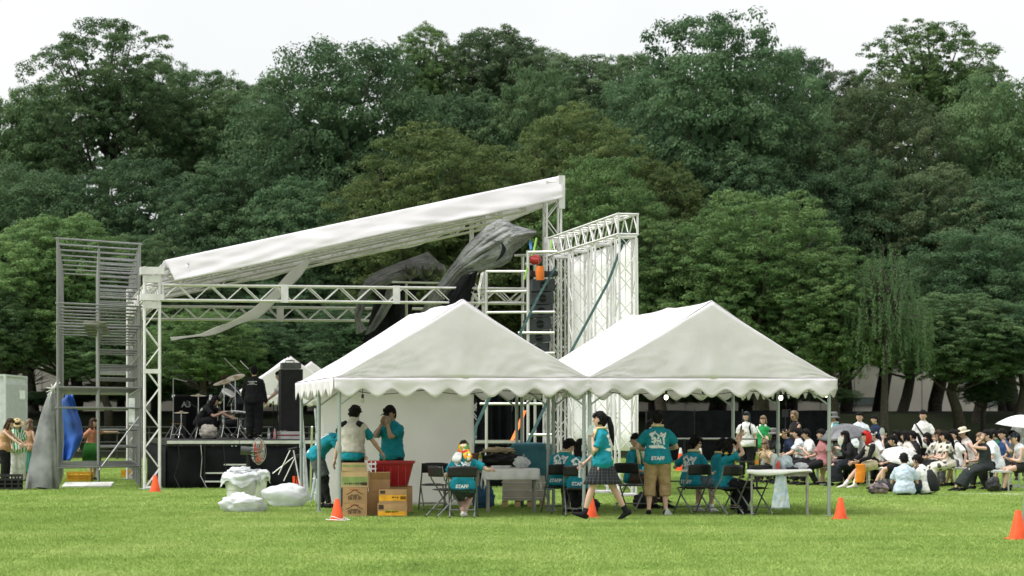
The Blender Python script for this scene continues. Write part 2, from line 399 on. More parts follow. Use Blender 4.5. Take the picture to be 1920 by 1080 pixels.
def weeping(name, seed):
    rng = np.random.default_rng(seed); P = []; N = []; T = []; mb = MB()
    mb.tube([(0, 0, -4), (0.1, 0, 0), (0, 0.2, 4), (0.2, 0, 7.5)], [0.4, 0.3, 0.2, 0.06], 8)
    for s in range(460):
        a = rng.uniform(0, 6.283); r0 = CR * math.sqrt(rng.uniform(0.02, 1)) * 0.95; z = CH * (1 - 0.55 * (r0 / CR) ** 2) * rng.uniform(0.55, 1.0)
        ln = rng.uniform(0.7, 2.6); p = np.array([r0 * math.cos(a), r0 * math.sin(a), z]); q = [p.copy()]
        for t in range(int(ln / 0.16)):
            p = p + np.array([math.cos(a) * 0.02, math.sin(a) * 0.02, -0.16]) + rng.normal(size=3) * 0.02; q.append(p.copy())
        q = np.array(q); q = np.repeat(q, 3, axis=0) + rng.normal(size=(len(q) * 3, 3)) * 0.07
        P.append(np.hstack([q, np.full((len(q), 1), rng.uniform(0, 0.7))])); N.append(rng.normal(size=(len(q), 3)) + np.array([math.cos(a), math.sin(a), 0.5])); tt = rng.normal(size=(len(q), 3)) * 0.4; tt[:, 2] -= 1; T.append(tt)
        if s % 5 == 0: mb.tube([(0, 0, 4.5), (r0 * 0.5 * math.cos(a), r0 * 0.5 * math.sin(a), z + 0.3), (r0 * math.cos(a), r0 * math.sin(a), z)], [0.09, 0.05, 0.015], 5)
    P = np.vstack(P); k = len(P)
    me = leaves_to_mesh(name, P[:, :3], np.vstack(N), np.vstack(T), 0.22 * rng.uniform(0.7, 1.3, k), 0.07 * rng.uniform(0.8, 1.3, k), P[:, 3])
    return me, mb.mesh(name + '_trunk')
M_BARK = mat('bark', (0.045, 0.038, 0.03), 0.95, var=0.3, scale=9, bump=0.8, bscale=14)
LEAF = {'dark': leaf_mat('leaf_dark', (0.046, 0.094, 0.046), (0.128, 0.205, 0.095)),
        'mid': leaf_mat('leaf_mid', (0.059, 0.115, 0.050), (0.160, 0.238, 0.105)),
        'light': leaf_mat('leaf_light', (0.066, 0.130, 0.046), (0.175, 0.262, 0.095), 0.40),
        'olive': leaf_mat('leaf_olive', (0.055, 0.095, 0.033), (0.155, 0.192, 0.068)),
        'brown': leaf_mat('leaf_brown', (0.062, 0.102, 0.048), (0.152, 0.190, 0.094)),
        'pale': leaf_mat('leaf_pale', (0.062, 0.112, 0.052), (0.165, 0.220, 0.115))}
SHAPE = {'dense1': crown('dense_crown', 11), 'dense2': crown('dense_crown', 23, nl=96, lr=(0.95, 1.55), tuft=0.32), 'dense3': crown('dense_crown', 37, nl=72, lr=(1.15, 2.0), per=64, tuft=0.42),
         'airy1': crown('airy_crown', 5, nl=72, tufts=15, per=46, lr=(0.8, 1.35), airy=0.05, core=900, tuft=0.28), 'airy2': crown('airy_crown', 8, nl=54, tufts=14, per=46, lr=(0.65, 1.25), airy=0.15, core=300, tuft=0.28),
         'fine1': crown('fine_crown', 51, nl=110, tufts=15, per=46, lr=(0.75, 1.3), leaf=(0.13, 0.06), tuft=0.27), 'weep': weeping('weeping_crown', 3)}
_meshes = {}
def tree(px, top, half, Y, shape, kind, label, bottom=720, rz=None, name='broadleaf_tree', yr=1.0):
    z0 = bank_z(Y); x = (px - 960) / FPX * Y
    zt = W(0, top, Y).z; zb = max(W(0, bottom, Y).z, z0 + 1.2); R = half / FPX * Y
    t = thing(name, (x, Y, z0), label, 'tree', 'trees of the wood behind the stage'); t.rotation_euler = (0, 0, random.uniform(0, 6.28) if rz is None else rz)
    sc = (R / CR, R / CR * yr, (zt - zb) / CH)
    for part, mesh, m in (('crown', SHAPE[shape][0], LEAF[kind]), ('trunk', SHAPE[shape][1], M_BARK)):
        if not mesh.materials: mesh.materials.append(m)
        o = bpy.data.objects.new(part, mesh); COL.objects.link(o); o.parent = t; o.location = (0, 0, zb - z0); o.scale = sc
        o.material_slots[0].link = 'OBJECT'; o.material_slots[0].material = m
    return t
D = 'dense dark green broadleaf tree filling the wood'
for a in [
    # the skyline, left to right
    (20, 165, 140, 121, 'dense2', 'mid', 'round mid green tree at the wood edge beyond the white container'),
    (198, 22, 150, 120, 'airy1', 'mid', 'tall airy tree with gaps of sky, rising above the scaffold tower', 420),
    (395, 128, 105, 122, 'dense1', 'mid', 'pale topped tree between the tall airy tree and the great dark dome', 450),
    (640, 62, 190, 113, 'dense3', 'dark', 'great dark green dome of a tree above the stage roof', 680),
    (795, 36, 75, 124, 'fine1', 'light', 'fresh green treetop peeping out behind the great dark dome', 330),
    (925, 46, 130, 126, 'dense2', 'pale', 'pale sparse tree with twiggy top between the two dark domes', 380),
    (1085, 96, 110, 124, 'dense2', 'pale', 'low pale green treetop next to the sparse twiggy tree', 400),
    (1345, 18, 195, 112, 'dense1', 'dark', 'tallest dark green domed tree above the peaked tents', 680),
    (1540, 96, 32, 130, 'airy2', 'brown', 'thin brownish sparse treetop beside the tallest domed tree', 330),
    (1738, 28, 135, 127, 'airy1', 'light', 'fresh green open crowned tree showing branches against the sky', 330),
    (1655, 128, 165, 114, 'fine1', 'brown', 'brownish green tree in front of the open crowned one', 720),
    (1890, 128, 150, 115, 'dense3', 'mid', 'dark round tree at the end of the wood past the audience', 720),
    (305, 105, 80, 126, 'dense1', 'mid', 'rounded treetop leaning against the tall airy tree', 420), (90, 150, 80, 127, 'dense3', 'mid', 'low rounded treetop below the tall airy tree', 420), (475, 150, 90, 127, 'dense2', 'mid', 'low treetop in the dip before the great dark dome', 420),
    (1000, 82, 110, 128, 'dense1', 'pale', 'pale leafy treetop behind the low pale green one', 400), (1190, 92, 95, 126, 'dense2', 'mid', 'shoulder treetop against the tallest domed tree', 420), (1480, 84, 80, 126, 'dense3', 'dark', 'dark shoulder treetop falling away from the tallest domed tree', 420), (1590, 128, 80, 128, 'dense1', 'brown', 'dull treetop in the dip beside the open crowned tree', 420), (1835, 112, 80, 129, 'dense2', 'mid', 'mid green treetop below the open crowned tree', 420),
    # the middle of the wood
    (820, 222, 205, 104, 'fine1', 'olive', 'olive brown domed tree directly above the white stage roof', 735),
    (1080, 185, 165, 107, 'fine1', 'olive', 'olive brown tree touching the tallest domed tree', 680),
    (1235, 285, 120, 106, 'fine1', 'olive', 'small olive tree behind the white banner frame', 735),
    (60, 300, 150, 112, 'dense3', 'dark', D), (250, 290, 150, 113, 'dense1', 'dark', D), (420, 300, 140, 110, 'dense2', 'dark', D),
    (560, 330, 130, 108, 'dense1', 'dark', D), (480, 180, 110, 120, 'dense2', 'dark', D), (1010, 120, 130, 118, 'dense1', 'mid', D), (860, 160, 140, 119, 'dense2', 'dark', D),
    (1220, 120, 130, 119, 'dense3', 'dark', D), (1480, 190, 140, 117, 'dense2', 'dark', D), (1580, 290, 150, 110, 'dense3', 'dark', D),
    (1760, 300, 160, 109, 'fine1', 'brown', 'dull brownish tree among the dark trees above the audience'), (1900, 330, 160, 108, 'dense1', 'dark', D), (1390, 280, 160, 108, 'dense2', 'dark', D),
    (1840, 420, 140, 103, 'dense3', 'dark', D), (700, 420, 150, 109, 'dense2', 'dark', D), (930, 420, 150, 110, 'dense3', 'dark', D), (1120, 430, 130, 110, 'dense1', 'dark', D),
    (380, 470, 130, 107, 'dense3', 'dark', D), (140, 480, 140, 108, 'dense2', 'dark', D), (10, 500, 110, 106, 'dense1', 'dark', D), (560, 520, 130, 106, 'dense3', 'dark', D), (800, 540, 130, 107, 'dense1', 'dark', D),
    (1700, 480, 120, 107, 'dense1', 'dark', D),
    # lighter trees along the front of the wood
    (110, 395, 150, 101, 'dense2', 'light', 'light green leafy tree behind the top of the scaffold tower', 720),
    (0, 540, 90, 99, 'dense1', 'mid', 'leafy low tree above the white container', 725),
    (260, 430, 100, 103, 'fine1', 'mid', 'mid green tree behind the low end of the stage roof', 720),
    (385, 575, 100, 97, 'dense3', 'light', 'light green low tree seen through the stage beneath the roof', 740),
    (200, 600, 90, 99, 'dense1', 'mid', 'leafy low tree seen through the scaffold tower', 735),
    (1125, 288, 130, 101, 'dense1', 'light', 'bright green tree rising behind the high end of the stage roof', 735),
    (1240, 400, 130, 99, 'fine1', 'light', 'yellow green leafy tree beyond the white banner frame', 735),
    (1420, 345, 185, 97, 'fine1', 'light', 'big light green feathery tree behind the peak of the tent', 745),
    (1560, 470, 120, 95, 'dense2', 'light', 'light green spreading tree behind the eave of the tent', 745),
    (1660, 445, 95, 93.5, 'weep', 'mid', 'weeping tree with hanging branches beside the tent', 765),
    (1790, 545, 125, 97.5, 'dense2', 'mid', 'low mid green tree with a forked trunk above the audience', 745),
    (1915, 560, 110, 98, 'dense3', 'dark', 'dark low branched tree shading the bank past the audience', 735),
    (1845, 690, 55, 100, 'dense1', 'dark', 'small dark shrub in front of the cream warehouse', 770),
    (470, 590, 90, 100, 'dense2', 'dark', 'dark low tree behind the drum kit', 745), (680, 560, 110, 99, 'dense1', 'dark', 'dark low tree behind the draped stage lights', 745),
]:
    tree(*a[:7], **({'bottom': a[7]} if len(a) > 7 else {}))

for i, px in enumerate(range(60, 1560, 78)):      # dark undergrowth on the crest of the bank
    Y = 104.5 + (i * 7 % 5) * 0.6; t = tree(px + (i * 31 % 23), 690 - (i * 53 % 40), 62 + (i * 17 % 20), Y, ('dense2', 'fine1', 'dense1')[i % 3], ('dark', 'mid')[i % 4 == 3], 'dark evergreen shrub on the crest of the bank behind the stage', bottom=800, name='shrub')
    t['category'] = 'shrub'; t['group'] = 'shrubs along the bank'; t.children[0].location.z -= 1.0
# ================================================================== stage
M_ALU = mat('aluminium', (0.62, 0.62, 0.60), 0.42, 0.55, var=0.08, scale=3)
M_TRUSSW = mat('white_truss_paint', (0.64, 0.625, 0.63), 0.45, 0.2, var=0.07, scale=4)
M_GALV = mat('galvanised_steel', (0.36, 0.37, 0.36), 0.5, 0.6, var=0.2, scale=5)
M_SCAF = mat('weathered_scaffold_steel', (0.25, 0.255, 0.25), 0.5, 0.4, var=0.35, scale=7)
M_TARPW = mat('white_roof_tarp', (0.86, 0.83, 0.87), 0.55, var=0.03, scale=1.2, bump=0.3, bscale=3.5, trans=0.4)
M_TENT = mat('white_tent_canvas', (0.855, 0.82, 0.86), 0.6, var=0.03, scale=1.6, bump=0.35, bscale=6, trans=0.38)
M_BLACK = mat('black_cloth', (0.010, 0.011, 0.013), 0.9, var=0.25, scale=2, bump=0.3, bscale=4, spec=0.15)
M_BLKM = mat('black_metal', (0.014, 0.014, 0.015), 0.5, 0.3, var=0.2)
M_STRAP = mat('teal_webbing', (0.03, 0.062, 0.055), 0.9, spec=0.1)

def truss(name, a, b, w, parent, n=None, side=None, mt=None, r=0.026, rb=0.013, split=True, plates=True, cross=False):
    """four-chord lattice beam from a to b; braces are bars of their own where they can be told apart"""
    mt = mt or M_TRUSSW; a, b = Vector(a), Vector(b); d = (b - a); L = d.length; d.normalize()
    x = Vector(side) if side else frame_of(d)[0]
    x = (x - d * x.dot(d)).normalized(); y = d.cross(x); h = w / 2
    cor = [x * h + y * h, -x * h + y * h, -x * h - y * h, x * h - y * h]
    mb = MB()
    for c in cor: mb.cyl(a + c, b + c, r, n=8)
    for t in ((0.03, L - 0.03) if plates else ()):
        for i in range(4): mb.cyl(a + d * t + cor[i], a + d * t + cor[(i + 1) % 4], r * 0.9, n=6)
    o = None; n = n or max(2, int(round(L / w)))
    joined = MB() if not split else None
    if not split:
        for i in range(4):
            for k in range(n):
                p0 = a + d * (L * k / n); p1 = a + d * (L * (k + 1) / n)
                q0, q1 = (cor[i], cor[(i + 1) % 4]) if (k + (0 if cross else i // 2)) % 2 else (cor[(i + 1) % 4], cor[i])
                mb.cyl(p0 + q0, p1 + q1, rb, n=5)
    o = mb.build(name, mt, parent, smooth=True)
    if split:
        for i in range(4):
            for k in range(n):
                p0 = a + d * (L * k / n); p1 = a + d * (L * (k + 1) / n)
                q0, q1 = (cor[i], cor[(i + 1) % 4]) if (k + (0 if cross else i // 2)) % 2 else (cor[(i + 1) % 4], cor[i])
                rod('brace', p0 + q0, p1 + q1, rb, mt, o, n=6)
    return o

# ---- roof: four towers, side trusses, sloping rafters and a white tarp
UR, VR = 9.0, 9.3
stage_roof = thing('stage_roof', PS(0, 0), 'white sloping stage roof on lattice towers over the black stage', 'stage roof')
ud = PS(1, 0) - PS(0, 0); vd = PS(0, 1) - PS(0, 0)
def roof_z(u): return 4.92 + (7.02 - 4.92) * (u + 0.1) / (UR + 0.2)
for (u, v) in ((0, 0), (UR, 0), (0, VR), (UR, VR)):
    zt = roof_z(u) - 0.05
    truss('tower', PS(u, v, 0.02), PS(u, v, zt), 0.33, stage_roof, n=int(zt / 0.42), side=ud, split=(v == 0))
    if v == 0:
        for z in ((4.05, 4.62, 2.6) if u == 0 else (2.6, 5.6)):
            for s in (-1, 1): MB().box(PS(u + s * 0.01, v + s * 0.178, z), (0.40, 0.02, 0.09 if z == 2.6 else 0.14), rz=TH).build('joint_plate', M_TRUSSW, stage_roof)
    MB().box(PS(u, v, 0.012), (0.55, 0.55, 0.024), rz=TH).build('base_plate', M_GALV, stage_roof)
for s in (-1, 1):       # the sleeve block at the low corner
    for (du, dv, sx, sy) in ((0, s * 0.23, 0.5, 0.02), (s * 0.25, 0, 0.02, 0.46)):
        MB().box(PS(du, dv, 4.80), (sx, sy, 0.16), rz=TH).build('sleeve_plate', M_TRUSSW, stage_roof); MB().box(PS(du, dv, 4.22), (sx, sy, 0.14), rz=TH).build('sleeve_plate', M_TRUSSW, stage_roof)
truss('side_truss', PS(0.2, 0, 4.33), PS(UR - 0.2, 0, 4.33), 0.33, stage_roof, n=24, side=vd, split=True)
truss('side_truss', PS(0.2, VR, 4.30), PS(UR - 0.2, VR, 4.30), 0.33, stage_roof, n=24, side=vd, split=True)
for u in (2.9, 5.4): MB().box(PS(u, -0.18, 4.33), (0.16, 0.02, 0.40), rz=TH).build('joint_plate', M_TRUSSW, stage_roof)
MB().box(PS(3.75, VR - 0.18, 4.30), (0.18, 0.02, 0.40), rz=TH).build('joint_plate', M_TRUSSW, stage_roof)
truss('back_truss', PS(0, 0.2, 4.33), PS(0, VR - 0.2, 4.33), 0.33, stage_roof, n=22, side=ud, split=False)
for v in (0.32, 3.2, 6.1, VR - 0.3):
    truss('rafter', PS(0.15, v, roof_z(0.15) - 0.30), PS(UR, v, roof_z(UR) - 0.30), 0.30, stage_roof, n=26, side=vd, split=False, mt=M_TRUSSW)
for i in range(19):
    u = 0.3 + i * (UR - 0.4) / 18
    rod('purlin', PS(u, 0.05, roof_z(u) - 0.10), PS(u, VR, roof_z(u) - 0.10), 0.03, M_TRUSSW, stage_roof)
# tarp: the roof sheet, the deep fascia over the near edge, the far and the high edge
def sheetz(u, v): return roof_z(u) + 0.02 - 0.03 * math.sin(v * 2.1) ** 2 + 0.012 * fnoise(u * 1.7, v * 1.3)
MB().grid(60, 40, lambda a, b: PS(0.25 + a * (UR - 0.02), -0.12 + b * (VR + 0.3), sheetz(0.25 + a * (UR - 0.02), b * VR)), thick=0.006).build('roof_sheet', M_TARPW, stage_roof, smooth=2)
def fascia(a, b):
    u = 0.28 + a * (UR - 0.08) + (0.20 * b if a < 0.05 else 0) ; k = (1 - a)
    drop = 0.50 + 0.035 * math.sin(a * 9) + 0.02 * fnoise(a * 14, 3)
    wr = 0.035 * fnoise(a * 7 + b * 3.0, b * 1.2, 1) + 0.022 * fnoise(a * 16 - b * 3, b * 2, 4)
    return PS(u, -0.14 - 0.16 * b - wr * (0.3 + b), roof_z(u) + 0.03 - b * drop)
MB().grid(150, 12, fascia, thick=0.006).build('fascia', M_TARPW, stage_roof, smooth=2)
MB().grid(90, 6, lambda a, b: PS(0.3 + a * (UR - 0.6), VR + 0.22 + 0.04 * fnoise(a * 11, b), roof_z(0.3 + a * (UR - 0.6)) - b * (0.42 + 0.10 * math.sin(a * 21) * math.sin(a * 5))), thick=0.006).build('far_fascia', M_TARPW, stage_roof, smooth=2)
MB().grid(60, 8, lambda a, b: PS(UR + 0.25 + 0.02 * fnoise(a * 9, b), -0.12 + a * (VR + 0.3), roof_z(UR) + 0.05 - b * 0.5), thick=0.006).build('front_fascia', M_TARPW, stage_roof, smooth=2)
MB().box(PS(UR + 0.18, -0.16, 6.69), (0.14, 0.1, 0.75), rz=TH).build('corner_post', M_ALU, stage_roof)
# loose flap hanging under the roof to the tower
def flap(a, b):
    px = [578, 560, 520, 478, 430, 380, 322]; py = [487, 508, 552, 588, 612, 628, 636]; wd = [10, 17, 20, 17, 11, 7, 4]
    t = a * 6; i = min(5, int(t)); f = t - i; lp = lambda q: q[i] * (1 - f) + q[i + 1] * f
    return W(lp(px) + (b - 0.5) * lp(wd) * 0.6 + 2 * math.sin(a * 17), lp(py) + (b - 0.5) * lp(wd) * 0.9 + 1.5 * math.sin(a * 23 + b * 3), 57.0 - 2.4 * a + 0.3 * b)
MB().grid(48, 6, flap, thick=0.01).build('loose_flap', M_TARPW, stage_roof, smooth=2)
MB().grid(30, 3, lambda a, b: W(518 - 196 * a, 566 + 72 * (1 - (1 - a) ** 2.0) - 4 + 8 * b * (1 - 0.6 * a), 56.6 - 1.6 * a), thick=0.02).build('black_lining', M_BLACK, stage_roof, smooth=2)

# ---- stage platform
M_DECK = mat('black_deck', (0.018, 0.018, 0.018), 0.7)
stage = thing('stage_platform', PS(4.5, 0.8), 'low stage platform with black skirt and silver deck edge', 'stage')
D0, D1, V0, V1, DZ = 0.35, 8.4, 0.55, 8.8, 1.08
MB().box(PS((D0 + D1) / 2, (V0 + V1) / 2, DZ - 0.06), (D1 - D0, V1 - V0, 0.12), rz=TH).build('deck', M_DECK, stage)
for i in range(5): MB().box(PS(D0 + (D1 - D0) * (i + 0.5) / 5, V0 - 0.022, DZ - 0.045), ((D1 - D0) / 5 - 0.01, 0.03, 0.07), rz=TH).build('edge_rail', M_ALU, stage)
MB().grid(120, 5, lambda a, b: PS(D0 + a * (D1 - D0), V0 + 0.03 + 0.03 * math.sin(a * 75 + 2 * math.sin(a * 19)) * (1 - b * 0.8), 0.01 + b * 0.93), thick=0.008).build('skirt', M_BLACK, stage, smooth=2)
for i in range(5):
    for j in range(2): rod('leg', PS(D0 + 0.2 + i * 1.9, V0 + 0.3 + j * 7, 0), PS(D0 + 0.2 + i * 1.9, V0 + 0.3 + j * 7, DZ - 0.12), 0.03, M_GALV, stage)
MB().grid(40, 4, lambda a, b: PS(D0 - 0.02 + 0.03 * math.sin(a * 60), V0 + a * (V1 - V0), 0.01 + b * 0.93), thick=0.008).build('skirt', M_BLACK, stage, smooth=2)
# black backdrop scrim on the lower far side and the steps
steps = thing('stage_steps', G(425, 916), 'black steel steps with bright treads against the stage skirt', 'steps')
for i in range(5):
    c = G(427, 915.5) + Vector((0, 0.12 * i - 0.3, 0)); z = 0.16 + i * 0.185
    MB().box((c.x, c.y, z), (0.92, 0.20, 0.025)).build('tread', M_BLKM, steps); MB().box((c.x, c.y - 0.11, z + 0.002), (0.92, 0.02, 0.034)).build('nosing', M_ALU, steps)
for s in (-1, 1):
    c = G(427, 915.5); rod('stringer', (c.x + s * 0.47, c.y - 0.4, 0.02), (c.x + s * 0.47, c.y + 0.3, 0.98), 0.02, M_BLKM, steps); rod('leg', (c.x + s * 0.47, c.y - 0.36, 0), (c.x + s * 0.47, c.y - 0.36, 0.95), 0.018, M_BLKM, steps)

# ---- scaffold tower at the back of the stage
sc0 = G(108, 918); sc1 = G(262, 914)
tower = thing('scaffold_tower', sc0.lerp(sc1, 0.5), 'tall weathered steel scaffold tower with many rungs behind the stage', 'scaffold')
su = (sc1 - sc0); su.z = 0; SW = su.length; su.normalize(); sv = Vector((-math.sin(rad(10)), math.cos(rad(10)), 0)); BAY = 1.83; SDp = BAY * 3
def SP(u, v, z): return sc0 + su * u + sv * v + Vector((0, 0, z))
ZT = 5.55
for f in range(8):          # frames one bay apart, running back along the stage
    v = f * BAY; r = 0.026 if f < 3 else 0.022
    for u in ((0, SW) if f == 0 else (0, SW / 2, SW)): rod('post', SP(u, v, 0), SP(u, v, ZT), r, M_SCAF, tower)
    for z in (5.52, 4.10, 3.66, 2.25, 1.80, 0.48) if f < 5 else (5.52, 4.10, 2.25): rod('ledger', SP(-0.05, v, z), SP(SW + 0.05, v, z), r * 0.85, M_SCAF, tower)
    for z in ((5.25, 4.95, 4.62, 4.36, 3.4, 3.15, 2.8, 2.5, 1.3, 0.9) if f < 4 else (4.95, 4.5, 2.8)):
        if f: rod('ledger', SP(SW / 2, v + 0.06, z), SP(SW, v + 0.06, z), r * 0.8, M_SCAF, tower)
for u in (0, SW):
    for z in (5.50, 4.08, 2.23, 0.46) + ((3.0, 4.6, 1.4) if u else ()): rod('ledger', SP(u, -0.05, z), SP(u, BAY * 7, z), 0.024, M_SCAF, tower)
for f in range(5): rod('brace', SP(SW + 0.03, f * BAY, 0.4 if f % 2 else 2.2), SP(SW + 0.03, (f + 1) * BAY, 2.2 if f % 2 else 0.4), 0.018, M_SCAF, tower); rod('brace', SP(SW + 0.03, f * BAY, 2.3 if f % 2 else 4.0), SP(SW + 0.03, (f + 1) * BAY, 4.0 if f % 2 else 2.3), 0.018, M_SCAF, tower)
rod('brace', SP(SW * 0.5, 0.6, 0.4), SP(SW, 0.6, 1.6), 0.02, M_GALV, tower)
for k in range(4): MB().box(SP(SW * 0.45 + 0.05 * k, 0.95 + k * BAY, 3.72), (0.5, BAY - 0.05, 0.045), rz=rad(10)).build('plank', mat('grey_plank', (0.22, 0.21, 0.18), 0.8), tower)
for (u, v) in ((0, 0), (SW, 0), (0, SDp / 3), (SW, SDp / 3)): MB().box(SP(u, v, 0.01), (0.15, 0.15, 0.02)).build('base_plate', M_SCAF, tower)
MB().box(SP(SW * 0.9, 0.05, 1.75), (0.14, 0.02, 0.55)).build('paper_notice', mat('white_paper', (0.7, 0.71, 0.72), 0.7), tower)

# silver sheet tied to the tower, blue sheet inside it
M_SILV = mat('silver_sheet', (0.21, 0.22, 0.205), 0.28, 0.4, var=0.25, scale=2.2, bump=0.9, bscale=2.4)
def silver(a, b):
    th = 2 * math.pi * a; z = b ** 0.85 * 2.22; k = (1 - b) ** 0.75
    c = SP(-0.10 - 0.34 * k, 0.3, 0); r = 0.03 + 0.33 * k * (1 + 0.10 * math.sin(th * 5 + b * 4))
    return (c.x + r * 1.0 * math.cos(th) + 0.0, c.y + r * 0.75 * math.sin(th), 0.03 + z + 0.03 * math.sin(th * 3) * k)
sil = MB().grid(44, 22, silver).build('silver_sheet_bundle', M_SILV, smooth=2, label='silver plastic sheet bundled into a cone and tied to the scaffold tower', cat='tarp')
kn = MB()
for i in range(9): kn.tube([SP(-0.12, 0.15, 2.22), SP(-0.12 - 0.2 * math.cos(i * 2.2), 0.15 + 0.05 * math.sin(i), 2.24 + 0.18 * math.sin(i * 1.9))], [0.025, 0.008], 5)
kn.build('knot', mat('white_rope', (0.6, 0.6, 0.56), 0.8), sil) if False else kn.build('tie_rope', mat('white_rope', (0.6, 0.6, 0.56), 0.8), tower)
M_BLUE = mat('blue_sheet', (0.012, 0.07, 0.33), 0.4, var=0.25, scale=3, bump=0.5, bscale=5)
def bluef(a, b):
    wv = 0.05 * fnoise(a * 3, b * 5)
    l = 118 + 2 * math.sin(b * 5) if b < 0.93 else 122; r = [127, 136, 152, 157, 146, 133][min(5, int(b * 5.99))]
    t = b * 5; i = min(4, int(t)); rr = [132, 148, 157, 152, 143, 136]; r = rr[i] * (1 - t + i) + rr[i + 1] * (t - i)
    return W(l + (r - l) * a, 864 - 124 * b, 54.2 + wv + 0.12 * math.sin(a * 6 + b * 3))
MB().grid(14, 26, bluef, thick=0.01).build('blue_sheet', M_BLUE, smooth=2, label='crumpled blue plastic sheet hanging inside the scaffold tower', cat='tarp')

# ---- white banner frame in front of the stage, running towards the camera
wing = thing('banner_frame', PS(UR + 0.25, -3), 'white lattice frame with tall white banners standing at the stage front', 'banner frame')
U0 = UR + 0.02; VA, VB, ZW = -0.45, -7.0, 5.62
vs = [VA - 0.2, VA - 2.15, VA - 4.25, VB + 0.2]
for i, v in enumerate(vs): truss('upright_truss', PS(U0, v, 0.02), PS(U0, v, ZW - 0.42), 0.34, wing, n=13, side=ud, split=True, cross=True, rb=0.010, r=0.024)
truss('top_truss', PS(U0, VA, ZW - 0.2), PS(U0, VB, ZW - 0.2), 0.40, wing, n=18, side=ud, split=True)
M_BAN = mat('white_banner', (0.92, 0.91, 0.92), 0.6, var=0.02, trans=0.3)
for i in range(3):
    v0, v1 = vs[i], vs[i + 1]
    for k in range(2):
        a0, a1 = v0 + (v1 - v0) * (0.005 + 0.5 * k), v0 + (v1 - v0) * (0.495 + 0.5 * k)
        MB().grid(14, 10, lambda a, b, a0=a0, a1=a1: PS(U0 + 0.24 + 0.02 * math.sin(a * 7 + b * 2), a0 + (a1 - a0) * a, 0.9 + b * (ZW - 1.36)), thick=0.006).build('banner', M_BAN, wing, smooth=2)
for i in range(4):
    MB().box(PS(U0, vs[i], 0.012), (0.5, 0.5, 0.024), rz=TH).build('base_plate', M_GALV, wing)
def strap(name, pts, wd, label, m=None, cat='strap'):
    pts = [Vector(p) for p in pts]; mb = MB()
    mb.tube(pts, [(wd, 0.006)] * len(pts), 6, ref=(1, 0, 0.2)); return mb.build(name, m or M_STRAP, label=label, cat=cat)
strap('ratchet_strap', [W(1170, 450, 48.6), W(1140, 530, 47.4), W(1064, 672, 45.4)], 0.030, 'teal ratchet strap running from the top of the banner frame down to the tent')
strap('ratchet_strap', [W(1042, 500, 53.6), W(1010, 555, 52.6), W(972, 632, 51.2)], 0.034, 'teal ratchet strap crossing in front of the black speaker boxes')
strap('ratchet_strap', [W(1035, 735, 53), W(985, 840, 50.5), W(960, 880, 49.2)], 0.04, 'teal ratchet strap seen beneath the tent eave beside the lattice upright')
strap('ratchet_strap', [W(925, 730, 52), W(892, 800, 51), W(884, 850, 50)], 0.04, 'teal ratchet strap next to the edge of the white tent wall')
strap('ratchet_strap', [W(984, 770, 52), W(972, 800, 51.5), W(960, 826, 51)], 0.04, 'bright orange strap hanging from the rail behind the clothes pile', mat('orange_webbing', (0.75, 0.16, 0.02), 0.6))
for q in (W(1172, 446, 48.55),): MB().ell(q, (0.10, 0.08, 0.14), 8, 6).build('strap_wrap', M_STRAP, wing)

# ---- speaker scaffold with the hanging line array
rig = thing('speaker_scaffold', PS(7.9, -0.6), 'bright tube scaffold carrying the black speaker boxes at the stage front', 'scaffold')
def R(px, py, Y): return W(px, py, Y)
for px, top, bot, Y in ((912, 508, 0, 54.0), (990, 470, 0, 53.2), (980, 478, 0, 55.6), (1003, 470, 0, 55.0), (885, 550, 0, 55.5)):
    a = R(px, top, Y); rod('post', (a.x, a.y, 0), a, 0.033, M_ALU, rig)
for x0, y0, x1, y1, Y0, Y1 in ((912, 509, 990, 509, 54, 53.2), (912, 547, 988, 546, 54, 53.2), (912, 586, 1040, 585, 54, 53.2), (990, 473, 1045, 472, 53.2, 53), (965, 479, 1040, 478, 55.6, 55.2), (972, 624, 1040, 624, 53.2, 53), (985, 662, 1040, 662, 53.2, 53),
                               (985, 495, 1002, 495, 54, 54), (880, 600, 912, 600, 55.5, 54), (900, 757, 1030, 757, 53.6, 53.2), (990, 815, 1036, 815, 53.2, 53), (885, 553, 978, 541, 55.5, 55.6), (920, 567, 978, 567, 55.4, 55.6), (975, 690, 1040, 690, 55.2, 55)):
    rod('rail', R(x0, y0, Y0), R(x1, y1, Y1), 0.03, M_ALU, rig)
for x0, y0, x1, y1 in ((925, 545, 950, 567), (950, 567, 975, 545), (1030, 590, 990, 622), (888, 555, 910, 575)): rod('brace', R(x0, y0, 55.2), R(x1, y1, 55.2), 0.018, M_ALU, rig)
arr = thing('line_array', R(1012, 660, 53.9), 'hanging column of black line array speaker boxes on the scaffold', 'speakers')
M_SPK = mat('speaker_black', (0.016, 0.018, 0.02), 0.6, var=0.2); M_GRILL = mat('speaker_grill', (0.035, 0.042, 0.046), 0.7, var=0.15)
